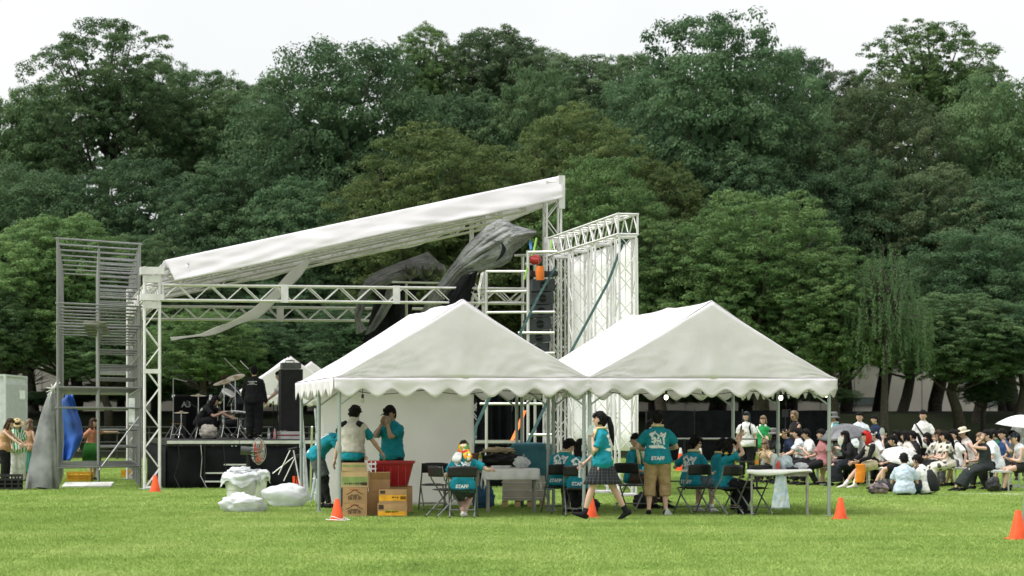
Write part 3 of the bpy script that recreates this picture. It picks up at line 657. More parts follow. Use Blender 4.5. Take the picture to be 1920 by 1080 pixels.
for i in range(6):
    c = R(1014 - i * 2.2, 536 + i * 24.3, 53.9); tilt = -0.02 - i * 0.035
    Mx = Matrix.Rotation(TH, 3, 'Z') @ Matrix.Rotation(tilt, 3, 'Y')
    cb = MB().box(c, (0.50, 0.62, 0.265), M=Mx).build('cabinet', M_GRILL, arr)
    mb = MB(); cc = c + Mx @ Vector((0.0, -0.312, 0))
    for s in (-1, 1):
        pts = [cc + Mx @ Vector((0.085 * math.cos(t), 0, s * 0.014 + s * 0.075 * math.sin(t))) for t in [math.pi * k / 8 for k in range(9)]]
        mb.prism(pts, Mx @ Vector((0, -0.006, 0)))
    mb.build('handle_recess', mat('recess_black', (0.003, 0.003, 0.003), 0.9), cb)
    MB().box(c + Mx @ Vector((0.256, 0, 0)), (0.012, 0.6, 0.24), M=Mx).build('front_grill', M_SPK, cb)
MB().box(R(1016, 514, 53.9), (0.6, 0.6, 0.1), rz=TH).build('hanging_bumper', M_SPK, arr)
M_RED = mat('red_paint', (0.30, 0.015, 0.012), 0.4); M_BAG = mat('orange_bag', (0.62, 0.15, 0.015), 0.6, bump=0.4, bscale=9)
hoist = thing('chain_hoist', R(1005, 500, 53.3), 'red chain hoist with an orange chain bag hung on the scaffold', 'hoist')
MB().ell(R(1003, 487, 53.3), (0.15, 0.13, 0.11), 14, 8).cyl(R(996, 487, 53.25), R(1011, 489, 53.2), 0.085, n=12).build('motor', M_RED, hoist, smooth=True)
MB().tube([R(1013, 499, 53.2), R(1012, 508, 53.2), R(1013, 525, 53.2)], [0.08, 0.10, 0.09], 10).build('chain_bag', M_BAG, hoist, smooth=True)
rod('chain', R(1005, 470, 53.3), R(1005, 482, 53.3), 0.012, M_GALV, hoist)
M_LIME = mat('lime_webbing', (0.20, 0.38, 0.06), 0.6)
strap('sling', [R(1006, 446, 53.4), R(1001, 470, 53.3), R(991, 495, 53.2), R(983, 524, 53.1)], 0.022, 'lime green lifting sling hanging over the scaffold rail', M_LIME)
strap('sling', [R(1034, 450, 53.4), R(1033, 470, 53.3)], 0.022, 'short lime green lifting sling beside the roof tower', M_LIME)
strap('sling', [R(994, 452, 53.7), R(996, 468, 53.5)], 0.03, 'short blue lifting sling at the tarp corner', mat('blue_webbing', (0.02, 0.12, 0.3), 0.6))
# white rope ends
for k, (x, y) in enumerate(((903, 512), (906, 510))):
    MB().tube([R(x, y, 53.9), R(x - 6, y + 30, 53.8), R(x - 4 - 3 * k, y + 58, 53.8)], 0.014, 5).build('rope', mat('white_rope', (0.6, 0.6, 0.56), 0.8), rig)

# ---- grey tarps torn loose by the wind
M_TGREY = mat('grey_tarp', (0.27, 0.275, 0.275), 0.85, var=0.25, scale=2.5, bump=1.0, bscale=13, bdist=0.07, spec=0.15, col2=(0.13, 0.133, 0.133))
def loft(cl, cr, ya, yb, amp, fr, smooth=False):
    def ip(c, t):
        t = t * (len(c) - 1); i = min(len(c) - 2, int(t)); f = t - i; f2 = f
        if not smooth: return [c[i][k] * (1 - f) + c[i + 1][k] * f for k in (0, 1)]
        p0 = c[max(i - 1, 0)]; p1 = c[i]; p2 = c[i + 1]; p3 = c[min(i + 2, len(c) - 1)]
        return [0.5 * ((2 * p1[k]) + (-p0[k] + p2[k]) * f + (2 * p0[k] - 5 * p1[k] + 4 * p2[k] - p3[k]) * f * f + (-p0[k] + 3 * p1[k] - 3 * p2[k] + p3[k]) * f ** 3) for k in (0, 1)]
    def fn(a, b):
        l, r = ip(cl, b), ip(cr, b); x = l[0] + (r[0] - l[0]) * a; y = l[1] + (r[1] - l[1]) * a
        Y = ya + (yb - ya) * b + amp * math.sin(a * math.pi) * -1.0 + 0.10 * amp * math.sin(a * fr + b * 4 + 3 * fnoise(a * 3, b * 4)) + 0.05 * fnoise(a * 13, b * 2.5, 2) + 0.025 * fnoise(a * 34, b * 6, 6) + 0.03 * fnoise(a * 9 + b * 11, b * 14 - a * 6, 8)
        return W(x, y, Y)
    return fn
T1 = MB().grid(46, 60, loft([(1006, 435), (985, 428), (962, 421), (950, 413), (936, 412), (912, 426), (893, 444), (872, 464), (856, 488), (838, 510), (822, 536), (806, 556), (798, 572), (787, 592)], [(1006, 437), (992, 446), (978, 462), (964, 474), (957, 490), (940, 500), (921, 503), (905, 511), (884, 511), (868, 519), (855, 534), (846, 552), (836, 570), (826, 594)], 53.8, 55.0, 0.25, 24), thick=0.02)
big = thing('torn_tarp', W(900, 590, 55), 'large grey tarp torn and flapping beneath the high end of the roof', 'tarp'); T1.build('sheet', M_TGREY, big, smooth=2)
def hole(a, b):
    cx = [921, 930, 941, 946, 940, 930]; i = a * 5; k = min(4, int(i)); f = i - k
    py = [452, 452, 455, 466, 480, 490]; wd = [1, 4, 4, 8, 5, 1]
    lp = lambda q: q[k] * (1 - f) + q[k + 1] * f
    return W(lp(cx) + (b - 0.5) * lp(wd), lp(py) + (b - 0.5) * lp(wd) * 0.5, 52.75)
MB().grid(14, 3, hole, thick=0.01).build('tear', M_BLACK, big)
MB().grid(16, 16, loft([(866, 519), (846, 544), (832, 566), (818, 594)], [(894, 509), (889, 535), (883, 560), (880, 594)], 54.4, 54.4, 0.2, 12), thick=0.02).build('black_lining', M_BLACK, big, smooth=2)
sm = thing('draped_tarp', W(740, 600, 57), 'smaller grey tarp draped over the row of stage lights', 'tarp')
MB().grid(40, 24, loft([(682, 528), (700, 512), (742, 494), (803, 472)], [(700, 544), (742, 527), (790, 515), (832, 500)], 56.4, 57.6, 0.3, 22), thick=0.02).build('sheet', M_TGREY, sm, smooth=2)
MB().grid(14, 30, loft([(668, 628), (664, 590), (672, 552), (684, 526)], [(688, 618), (676, 600), (690, 560), (712, 532)], 57.0, 57.3, 0.4, 11), thick=0.02).build('hanging_edge', M_TGREY, sm, smooth=2)
MB().grid(14, 30, loft([(684, 628), (700, 600), (716, 570), (726, 540)], [(702, 620), (722, 594), (740, 562), (748, 536)], 57.4, 57.4, 0.3, 9), thick=0.02).build('hanging_edge', M_TGREY, sm, smooth=2)
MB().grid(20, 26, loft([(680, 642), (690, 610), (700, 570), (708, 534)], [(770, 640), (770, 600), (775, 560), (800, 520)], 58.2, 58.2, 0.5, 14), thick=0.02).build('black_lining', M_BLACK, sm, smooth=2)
M_PAR = mat('par_can', (0.12, 0.12, 0.12), 0.4, 0.5)
for i, (x, y) in enumerate(((769, 503), (800, 505), (826, 506))):
    c = W(x, y, 56.6); l = thing('stage_light', c, ['dark stage light nearest the drape of the small tarp', 'middle dark stage light of the three on the bar', 'dark stage light beside the flapping tarp'][i], 'stage light', 'stage lights on the bar')
    MB().lathe(c, [(0.06, 0.28), (0.115, 0.22), (0.12, -0.15), (0.135, -0.2), (0.12, -0.2), (0.10, -0.1)], 18, M=Matrix.Rotation(rad(82), 3, 'X')).build('can', M_PAR, l, smooth=True)
    MB().tube([c + Vector((-0.15, 0, 0)), c + Vector((-0.15, 0, -0.2)), c + Vector((0, 0, -0.26)), c + Vector((0.15, 0, -0.2)), c + Vector((0.15, 0, 0))], 0.012, 5).build('yoke', M_PAR, l)
    rod('clamp', c + Vector((0, 0, -0.26)), c + Vector((0, 0, -0.36)), 0.02, M_PAR, l)
bar = MB().cyl(W(735, 529, 56.6), W(845, 531, 56.6), 0.028).cyl(W(762, 530, 56.6), W(762, 620, 57.4), 0.03).cyl(W(830, 530, 56.6), W(836, 640, 56.8), 0.03)
bar.build('light_bar', M_ALU, label='horizontal tube holding the row of stage lights', cat='light bar', smooth=True)
# black drapes at the stage front wing, seen beneath the tent eaves
dr = thing('stage_drapes', PS(6.9, 1.0), 'black drapes hung at the stage front wing behind the teal container', 'drapes')
for k, (a, b) in enumerate(((895, 960), (962, 1034))):
    MB().grid(24, 10, lambda u, v, a=a, b=b: W(a + (b - a) * u, 880 - 160 * v, 56.2 + 0.1 * math.sin(u * 26 + v)), thick=0.02).build('drape', M_BLACK, dr, smooth=2)
# ================================================================== peaked tents
EZ, PZ, TW, TD = 2.17, 3.38, 3.87, 5.3     # eaves, ridge, width, depth
M_PIPE = mat('grey_tent_pipe', (0.33, 0.37, 0.36), 0.45, 0.4, var=0.15, scale=6)
def tent(u0, label, P=PT, w=TW, d=TD, ez=EZ, pz=PZ, seed=0, scallops=9, poles=True, wall=None, sc=0.14):
    t = thing('peaked_tent', P(u0 + w / 2, d / 2), label, 'tent', 'white peaked tents')
    def prof(a, v):      # a 0..1 across, returns roof height with sag between the frames
        f = abs(a - 0.5) * 2
        sag = 0.05 * math.sin(math.pi * min(1, f)) * (0.5 + abs(math.sin(math.pi * v / d * 2)))
        return ez + (pz - ez) * (1 - f) - sag + 0.012 * fnoise(a * 9 + seed, v * 2)
    o_ = 0.06
    for s in (0, 1):
        def slope(a, b, s=s):
            aa = 0.5 * a if s == 0 else 1 - 0.5 * a
            v = -o_ + b * (d + 2 * o_); rid = 0.05 * abs(math.sin(math.pi * v / d * 2)) * a
            return P(u0 + (-o_ if aa == 0 else o_ if aa == 1 else 0) + aa * w, v, prof(aa, v) - rid * 0.6 + 0.01)
        MB().grid(24, 40, slope if s else lambda a, b: slope(a, 1 - b), thick=0.005).build('roof_slope', M_TENT, t, smooth=2)
    for v0, sg in ((-o_ - 0.002, -1), (d + o_ + 0.002, 1)):
        def gable(a, b, v0=v0, sg=sg):
            top = prof(a, 0) - 0.002; z = ez - 0.005 + (top - ez) * b
            rid = 0.016 * fnoise(a * 14 + seed, b * 2.2, 5) + 0.02 * fnoise((a - 0.5) * 40 * (1.25 - b), b * 2 + seed, 9) + 0.014 * fnoise(a * 34 + b * 22, b * 7 - a * 9, seed)
            r2 = 0.018 * math.exp(-((a - 0.5) * 30) ** 2)
            return P(u0 - o_ + a * (w + 2 * o_), v0 + sg * (r2 + rid * (1 - b) * min(1, 8 * b + 0.2)), z)
        MB().grid(60, 16, gable if sg < 0 else lambda a, b: gable(1 - a, b), thick=0.005).build('gable', M_TENT, t, smooth=2)
        def val(a, b, v0=v0, sg=sg):
            dep = 0.17 + sc * 0.5 * (1 - math.cos(2 * math.pi * a * scallops)) * 0.9
            return P(u0 - o_ + a * (w + 2 * o_), v0 + sg * (0.012 + 0.02 * math.sin(a * 37 + seed) * b + 0.015 * fnoise(a * 20, b * 2)), ez + 0.0 - b * dep)
        MB().grid(scallops * 18, 6, val if sg < 0 else lambda a, b: val(1 - a, b), thick=0.004).build('valance', M_TENT, t, smooth=2)
    for us, sg in ((u0 - o_, -1), (u0 + w + o_, 1)):
        ns = int(scallops * d / w)
        def vs_(a, b, us=us, sg=sg):
            dep = 0.17 + sc * 0.5 * (1 - math.cos(2 * math.pi * a * ns)) * 0.9
            return P(us + sg * (0.012 + 0.015 * math.sin(a * 41) * b), -o_ + a * (d + 2 * o_), ez - b * dep)
        MB().grid(ns * 14, 5, vs_ if sg > 0 else lambda a, b: vs_(1 - a, b), thick=0.004).build('valance', M_TENT, t, smooth=2)
    for v in (0, d / 2, d):
        for s in (0, 1):
            a = P(u0 + 0.03 + s * (w - 0.06), v + 0.03); rod('pole', a, a + Vector((0, 0, ez - 0.03)), 0.028, M_PIPE, t, n=10)
            k = P(u0 + 0.03 + s * (w - 0.06), v + 0.03, 1.08); MB().cyl(k + Vector((0, 0, -0.05)), k + Vector((0, 0, 0.05)), 0.038).build('pole_joint', M_PIPE, t)
            k.z = 0.01; MB().box(k, (0.12, 0.12, 0.02)).build('foot', M_PIPE, t)
            rod('knee_brace', P(u0 + 0.03 + s * (w - 0.06), v + 0.03, ez - 0.42), P(u0 + s * w + (0.55 if s == 0 else -0.55), v + 0.03, ez - 0.04), 0.014, M_PIPE, t)
            rod('rafter', P(u0 + 0.03 + s * (w - 0.06), v + 0.03, ez - 0.03), P(u0 + w / 2, v + 0.03, pz - 0.11), 0.022, M_PIPE, t)
        rod('tie', P(u0, v + 0.03, ez - 0.04), P(u0 + w, v + 0.03, ez - 0.04), 0.022, M_PIPE, t); rod('king_post', P(u0 + w / 2, v + 0.03, ez - 0.04), P(u0 + w / 2, v + 0.03, pz - 0.11), 0.02, M_PIPE, t)
    for s in (0, 0.5, 1): rod('beam', P(u0 + 0.03 + s * (w - 0.06), 0, (pz - 0.11) if s == 0.5 else ez - 0.035), P(u0 + 0.03 + s * (w - 0.06), d, (pz - 0.11) if s == 0.5 else ez - 0.035), 0.022, M_PIPE, t)
    return t
tentL = tent(0.0, 'white peaked tent sheltering the cardboard boxes and the red cart, wall sheet at its back', seed=1)
tentR = tent(TW + 0.03, 'white peaked tent over the row of seated staff and the laden folding table', seed=5)
# wall sheet at the back of the first tent
def wallf(a, b):
    z = 0.02 + b * 2.06; wr = 0.05 * math.sin(a * 5 + b * 3.2) + 0.03 * fnoise(a * 4 + b * 3, b * 4) + 0.03 * math.sin((a * 0.7 + b) * 9) * (1 - b)
    return PT(0.36 + a * 2.71, TD - 0.02 + wr * 0.8 * (1 - 0.7 * b), z)
MB().grid(40, 30, wallf, thick=0.005).build('wall_sheet', mat('white_wall_canvas', (0.92, 0.885, 0.915), 0.6, var=0.02, scale=1.6, bump=0.35, bscale=5, trans=0.5), tentL, smooth=2)
# two more tents behind the stage
def PB(x, y, ang): return lambda u, v, z=0.0: Vector((x + u * math.cos(ang) - v * math.sin(ang), y + u * math.sin(ang) + v * math.cos(ang), z))
c1 = W(545, 668, 74); tent(0, 'small white peaked tent behind the stage beside the tall speaker stack', P=PB(c1.x - 1.7, 74, 0.15), w=3.4, d=3.4, ez=2.3, pz=c1.z, scallops=7, seed=9)
c2 = W(583, 678, 80); tent(0, 'farther white peaked tent behind the stage, half hidden by its neighbour', P=PB(c2.x - 1.7, 80, 0.1), w=3.4, d=3.4, ez=2.3, pz=c2.z, scallops=7, seed=12)
# hanging bulbs on the eaves
M_BULB = mat('lit_bulb', (0.9, 0.88, 0.8), 0.3, emit=(1.0, 0.86, 0.62, 2.5)); M_CAP = mat('bulb_socket', (0.02, 0.02, 0.02), 0.5)
for i, (px, py, lit, lab) in enumerate(((680, 751, 0, 'bulb hanging over the man in the pale work vest'), (1249, 745, 1, 'lit bulb hanging above the standing staff member'), (1464, 746, 1, 'lit bulb hanging beside the inner pole of the tent with the table'), (1549, 740, 1, 'lit bulb hanging at the corner pole by the cone'), (1318, 742, 0, 'bulb hanging above the seated man with short hair'), (1395, 743, 0, 'bulb hanging above the woman shading her face'))):
    c = W(px, py, 38.6); b = thing('hanging_bulb', c, lab, 'bulb', 'bulbs along the tent eaves')
    MB().ell(c, (0.032, 0.032, 0.042), 12, 8).build('globe', M_BULB if lit else mat('unlit_bulb', (0.7, 0.7, 0.66), 0.2), b, smooth=2); MB().cyl(c + Vector((0, 0, 0.035)), c + Vector((0, 0, 0.1)), 0.02).build('socket', M_CAP, b)
    rod('cord', c + Vector((0, 0, 0.09)), c + Vector((0, 0, 0.30)), 0.005, M_CAP, b)
def wire(pts, label): MB().tube(pts, 0.006, 5).build('lamp_wire', M_CAP, label=label, cat='wire', smooth=True)
for i in range(2):
    P_ = [PT(i * (TW + 0.03) + 0.1 + k * (TW - 0.2) / 24, 0.06, 1.98 - 0.06 * math.sin(k / 24 * math.pi * 3) ** 2) for k in range(25)]
    wire(P_, ['drooping black lamp wire along the eave over the red cart', 'drooping black lamp wire along the eave over the seated staff'][i])
# ================================================================== people
SKIN = mat('skin', (0.56, 0.36, 0.27), 0.55, var=0.06, scale=8); SKIN2 = mat('tanned_skin', (0.42, 0.25, 0.17), 0.55, var=0.06, scale=8)
EYE = mat('eye_dark', (0.012, 0.009, 0.008), 0.3); LIP = mat('lips', (0.36, 0.13, 0.11), 0.5)
HAIR = {'black': mat('black_hair', (0.008, 0.007, 0.007), 0.75, var=0.3, scale=20, bump=0.8, bscale=45, spec=0.15), 'brown': mat('brown_hair', (0.05, 0.028, 0.016), 0.75, spec=0.15, var=0.3, scale=20, bump=0.5, bscale=60),
        'fair': mat('fair_brown_hair', (0.16, 0.10, 0.055), 0.5, var=0.3, scale=20, bump=0.5, bscale=60), 'grey': mat('greying_hair', (0.16, 0.14, 0.12), 0.6, var=0.3, scale=20)}
_cl = {}
def cloth(col, rough=0.85):
    if isinstance(col, str): return MATS[col]
    k = 'cloth_%02x%02x%02x' % tuple(int(c * 255) for c in col)
    return mat(k, col, rough, var=0.10, scale=9, bump=0.45, bscale=22, spec=0.2)
TEAL = (0.010, 0.215, 0.275); WHITE = (0.68, 0.68, 0.66); BLACK = (0.012, 0.012, 0.014); KHAKI = (0.36, 0.25, 0.13); NAVY = (0.012, 0.02, 0.05); DENIM = (0.07, 0.11, 0.15)
PENDING = []       # (object, voxel, smooth iterations, wrinkle amount, extra MB)
PRINTS = []
def ik(a, t, l1, l2, hint):
    d = t - a; L = min(d.length, (l1 + l2) * 0.999); d.normalize(); t = a + d * L
    x = (l1 * l1 - l2 * l2 + L * L) / (2 * L); h = math.sqrt(max(0, l1 * l1 - x * x))
    p = hint - d * hint.dot(d); p = p.normalized() if p.length > 1e-6 else Vector((0, 0, 1))
    return a + d * x + p * h, t
POSES = {
    'stand': dict(pel=(0, 0.93), lean=2, feet=((0.10, 0.0, 0.08), (0.10, 0.02, 0.08)), hands=((0.27, 0.05, 0.80), (0.27, 0.05, 0.80))),
    'sit': dict(pel=(0, 0.53), lean=6, feet=((0.11, 0.40, 0.08), (0.12, 0.36, 0.08)), hands=((0.13, 0.36, 0.63), (0.13, 0.33, 0.63))),
    'ground': dict(pel=(0, 0.14), lean=16, feet=((-0.10, 0.36, 0.06), (-0.06, 0.28, 0.07)), hands=((0.12, 0.36, 0.28), (0.12, 0.34, 0.26)), kneeout=True)}
def person(pos, heading, label, h=1.70, pose='stand', fem=False, top=('tee', WHITE), bottom=('pants', BLACK), hair=('short', 'black'), skin=None, shoes=BLACK, far=False, look=(0, 0), group=None, elbow=(-0.5, -0.6), footdir=(0, 0), toe=(0, 0), **kw):
    P = dict(POSES[pose]); P.update(kw); k = h / 1.70
    sk = skin or SKIN; vox = (0.020 if far else 0.0145) * k
    root = thing('person', pos, label, 'person', group); root.rotation_euler = (0, 0, rad(heading))
    V = lambda s, f, z: Vector((s * k, -f * k, z * k))           # side (+ = left), forward, up
    lean = rad(P['lean']); sl = rad(P.get('side', 0))
    pel = V(0, P['pel'][0], P['pel'][1]); sp = [pel]; seg = 8; ln = 0.52
    for i in range(seg):
        a = lean * (0.45 + 0.75 * (i + 0.5) / seg); d = Vector((math.sin(sl * (i + 1) / seg), -math.sin(a) * math.cos(sl), math.cos(a))); sp.append(sp[-1] + d.normalized() * (ln / seg * k))
    def spine(t):      # t metres above the pelvis centre
        t = t / ln * seg
        if t <= 0: return sp[0] + (sp[0] - sp[1]) * (-t)
        i = min(seg - 1, int(t)); return sp[i].lerp(sp[i + 1], t - i)
    def sdir(t): return (spine(t + 0.05) - spine(t - 0.05)).normalized()
    X = Vector((1, 0, 0)); tw = rad(P.get('twist', 0)); Xs = Vector((math.cos(tw), math.sin(tw), 0))
    sw = (0.148 if fem else 0.168)
    sh = [spine(0.388) + Xs * s * sw * k for s in (1, -1)]
    hip = [spine(-0.02) + X * s * 0.088 * k for s in (1, -1)]
    arms = []; legs = []
    for i, s in enumerate((1, -1)):
        t = V(P['hands'][i][0] * s, *P['hands'][i][1:]); e, t = ik(sh[i], t, 0.285 * k, 0.245 * k, Vector((s * -elbow[0] * 1.0, 0.35 if elbow[1] <= 0 else -0.3, elbow[1]))); arms.append((sh[i], e, t))
        f = P['feet'][i]; t = V(f[0] * s, *f[1:]); hint = Vector((s * 1.0, -0.6, 0.5)) if P.get('kneeout') else Vector((s * 0.12, -1, 0.25)); kn, t = ik(hip[i], t, 0.425 * k, 0.41 * k, hint); legs.append((hip[i], kn, t))
    # ---- torso rings: (height, half width, half depth)
    T = [(-0.11, 0.115, 0.095), (-0.05, 0.160, 0.115), (0.03, 0.162 if fem else 0.152, 0.112), (0.14, 0.125 if fem else 0.140, 0.095), (0.27, 0.145 if fem else 0.160, 0.108), (0.36, 0.150 if fem else 0.168, 0.108), (0.42, 0.135 if fem else 0.148, 0.090), (0.46, 0.088, 0.068), (0.485, 0.056, 0.056), (0.53, 0.05, 0.052)]
    wide = P.get('wide', 1.0)
    def torso(mb, grow, t0, t1, flare=0.0, n=16):
        pts = []; rr = []
        zs = [t0] + [z for z, _, _ in T if t0 + 0.012 < z < t1 - 0.012] + [t1]
        for z in zs:
            for (za, wa, da), (zb, wb, db) in zip(T[:-1], T[1:]):
                if z <= zb or zb == T[-1][0]: f = max(0, min(1, (z - za) / (zb - za))); break
            fl = flare * max(0, 0.2 - z) / 0.3 - (grow * 0.55 * min(1, (z - 0.28) / 0.12) if z > 0.28 else 0)
            pts.append(spine(z)); rr.append(((wa + (wb - wa) * f) * k * wide + (grow + fl) * k, (da + (db - da) * f) * k * wide + (grow + fl) * k))
        mb.tube(pts, rr, n, ref=Xs)
    body = MB(); torso(body, -0.006, -0.11, 0.53)
    q = [0.9 if fem else 1.0][0]
    for (a, e, w_) in arms:
        inn = a.lerp(spine(0.40), 0.35)
        body.tube([inn, a, a.lerp(e, 0.4), a.lerp(e, 0.9), e, e.lerp(w_, 0.25), e.lerp(w_, 0.7), w_], [0.040 * k, 0.043 * k * q, 0.043 * k * q, 0.037 * k * q, 0.036 * k * q, 0.039 * k * q, 0.030 * k * q, 0.024 * k], 10)
    for i, (a, kn, f) in enumerate(legs):
        body.tube([a, a.lerp(kn, 0.3), a.lerp(kn, 0.7), kn, kn.lerp(f, 0.25), kn.lerp(f, 0.45), kn.lerp(f, 0.8), f, f + Vector((0, 0, -0.03))], [0.085 * k, 0.082 * k, 0.066 * k, 0.054 * k, 0.056 * k, 0.053 * k, 0.037 * k, 0.034 * k, 0.034 * k], 12)
    # ---- head, face and hands (same mesh, finer)
    ex = MB(); up = sdir(0.52); hp = rad(look[0]); hy = rad(look[1])
    fwd = Vector((0, -1, 0)); fwd = (Matrix.Rotation(hy, 3, 'Z') @ fwd); a_h = lean * 0.35 + hp
    fw = (fwd * math.cos(a_h) - Vector((0, 0, 1)) * math.sin(a_h)).normalized(); hx = fw.cross(Vector((0, 0, 1))).normalized() * -1; hu = hx.cross(fw) * 1.0
    if hu.z < 0: hu = -hu
    HM = Matrix((hx, fw, hu)).transposed()
    nk = spine(0.488); hc = nk + up * 0.025 * k + hu * 0.10 * k + fw * 0.022 * k
    Hk = k * (1.02 if h > 1.6 else 1.05)
    def hfn(u, qv):
        z = u.z
        if z < 0: qv = Vector((qv.x * (1 - 0.30 * z * z), qv.y * (1 - 0.16 * (-z)) + 0.014 * (-z) * Hk, qv.z))
        if u.y > 0.3 and z > -0.5: qv = Vector((qv.x, qv.y * 0.95, qv.z))
        return qv
    n_, m_ = (12, 9) if far else (18, 14)
    ex.ell(hc, (0.073 * Hk, 0.092 * Hk, 0.115 * Hk), n_, m_, 0, HM, hfn)
    loc = lambda x, y, z: hc + HM @ Vector((x * Hk, y * Hk, z * Hk))
    ex.tube([loc(0, 0.082, 0.022), loc(0, 0.100, -0.012), loc(0, 0.088, -0.024)], [0.008 * Hk, 0.014 * Hk, 0.012 * Hk], 6)
    for s in (1, -1):
        ex.ell(loc(s * 0.030, 0.081, 0.008), (0.0135 * Hk, 0.008 * Hk, 0.0065 * Hk), 8, 5, 1, HM)
        ex.ell(loc(s * 0.031, 0.081, 0.029), (0.018 * Hk, 0.007 * Hk, 0.004 * Hk), 6, 4, 1, HM)
        ex.ell(loc(s * 0.074, -0.008, -0.004), (0.009 * Hk, 0.020 * Hk, 0.032 * Hk), 6, 6, 0, HM)
    ex.ell(loc(0, 0.081, -0.052), (0.022 * Hk, 0.009 * Hk, 0.007 * Hk), 8, 5, 2, HM)
    ex.tube([nk - up * 0.03 * k, nk + up * 0.05 * k, hc - hu * 0.03 * Hk], [0.056 * k * q, 0.05 * k * q, 0.05 * k * q], 12)
    wr = []
    for i, (a, e, w_) in enumerate(arms):
        s = (1, -1)[i]; d = (w_ - e).normalized(); d = (d + Vector(P['hdir'][i]) * 1.2).normalized() if P.get('hdir') else d
        side = (Vector((0, -1, 0.3)) - d * Vector((0, -1, 0.3)).dot(d)); side = side.normalized() if side.length > 0.1 else X; nr = d.cross(side)
        if nr.x * s > 0: nr = -nr                      # palm turned to the body
        curl = P.get('curl', 0.5); kk = k * 0.95
        ex.tube([w_ - d * 0.02 * kk, w_ + d * 0.03 * kk, w_ + d * 0.085 * kk], [(0.024 * kk, 0.02 * kk), (0.037 * kk, 0.017 * kk), (0.040 * kk, 0.014 * kk)], 8, ref=side)
        for j in range(4):
            b = w_ + d * 0.08 * kk + side * (0.028 - 0.019 * j) * kk; L = (0.072, 0.080, 0.075, 0.058)[j] * kk; pts = [b]; dd = d.copy()
            for g in range(3): dd = (dd + nr * curl * 0.55).normalized(); pts.append(pts[-1] + dd * L / 3)
            ex.tube(pts, [0.0095 * kk, 0.009 * kk, 0.0085 * kk, 0.006 * kk], 5)
        b = w_ + d * 0.025 * kk + side * 0.03 * kk; ex.tube([b, b + (d * 0.6 + side * 0.7) * 0.035 * kk, b + (d * 0.95 + side * 0.6 + nr * 0.3) * 0.06 * kk], [0.012 * kk, 0.0105 * kk, 0.007 * kk], 5)
        wr.append((w_, d, side, nr))
    def emit(name, mb, mats, voxel=None, sm=2, wrk=0.0, extra=None):
        me = mb.mesh(name)
        for m in (mats if isinstance(mats, (list, tuple)) else [mats]): me.materials.append(m)
        me.polygons.foreach_set('use_smooth', [True] * len(me.polygons))
        o = bpy.data.objects.new(name, me); COL.objects.link(o); o.parent = root
        if voxel: PENDING.append((o, voxel, sm, wrk, extra))
        return o
    emit('body', body, [sk, EYE, LIP], vox, 3, 0, ex)
    R_ = dict(root=root, k=k, hc=hc, HM=HM, Hk=Hk, loc=loc, spine=spine, sdir=sdir, arms=arms, legs=legs, wr=wr, X=Xs, emit=emit, V=V, torso=torso, sh=sh, far=far)
    # ---- clothes
    kind, col = top[:2]; loose = P.get('loose', 1.0)
    if kind:
        mb = MB(); hem = {'tee': -0.115, 'tank': -0.10, 'long': -0.12, 'vest': -0.02, 'crop': 0.02, 'dress': -0.10}[kind]; hem = P.get('hem', hem)
        if pose != 'stand': hem = max(hem, -0.10)
        torso(mb, 0.016 * loose, hem, 0.47 if kind != 'tank' else 0.44, flare=0.035 * loose)
        mb.tube([spine(0.45), spine(0.485), spine(0.505)], [0.085 * k, 0.066 * k, 0.060 * k], 12)
        fr = {'tee': 0.72, 'tank': 0, 'long': 2, 'vest': 0, 'crop': 0.7, 'dress': 0.5}[kind]; fr = P.get('sleeve', fr)
        for (a, e, w_) in arms:
            inn = a.lerp(spine(0.37), 0.45)
            if fr == 0: mb.tube([inn, a.lerp(inn, 0.35), a.lerp(e, -0.02)], [0.062 * k, 0.060 * k, 0.050 * k], 10)
            elif fr <= 1: mb.tube([inn, a.lerp(inn, 0.1), a.lerp(e, 0.3), a.lerp(e, fr)], [0.058 * k, 0.053 * k, 0.058 * k * (0.9 + 0.1 * loose), 0.066 * k * (0.8 + 0.2 * loose)], 12)
            else: mb.tube([inn, a, a.lerp(e, 0.5), e, e.lerp(w_, 0.5), w_.lerp(e, 0.06)], [0.066 * k, 0.066 * k, 0.058 * k, 0.052 * k, 0.044 * k, 0.036 * k], 12)
        R_['shirt'] = emit('vest' if kind == 'vest' else 'shirt', mb, cloth(col), vox, 3, 0.0095 * k)
    bk, bc = bottom[:2]
    if bk in ('pants', 'shorts', 'capri', 'tights'):
        mb = MB(); g = {'pants': 0.020, 'shorts': 0.030, 'capri': 0.026, 'tights': 0.008}[bk]; g = P.get('baggy', g); end = {'pants': 1.94, 'shorts': P.get('short_end', 0.8), 'capri': 1.45, 'tights': 1.95}[bk]
        torso(mb, 0.008, -0.11, 0.10)
        for (a, kn, f) in legs:
            pts = []; rr = []
            for t in (0, 0.35, 0.7, 1.0, 1.25, 1.5, 1.75, 2.0):
                tt = min(t, end); p = a.lerp(kn, tt) if tt <= 1 else kn.lerp(f, tt - 1)
                base = [0.088, 0.085, 0.068, 0.058, 0.056, 0.053, 0.042, 0.040][(0, 0.35, 0.7, 1.0, 1.25, 1.5, 1.75, 2.0).index(t)]
                pts.append(p); rr.append((base + g) * k)
                if t >= end: break
            mb.tube(pts, rr, 12)
        emit('trousers' if bk in ('pants', 'capri') else bk, mb, cloth(bc), vox, 2, 0.008 * k)
    elif bk in ('skirt', 'longskirt'):
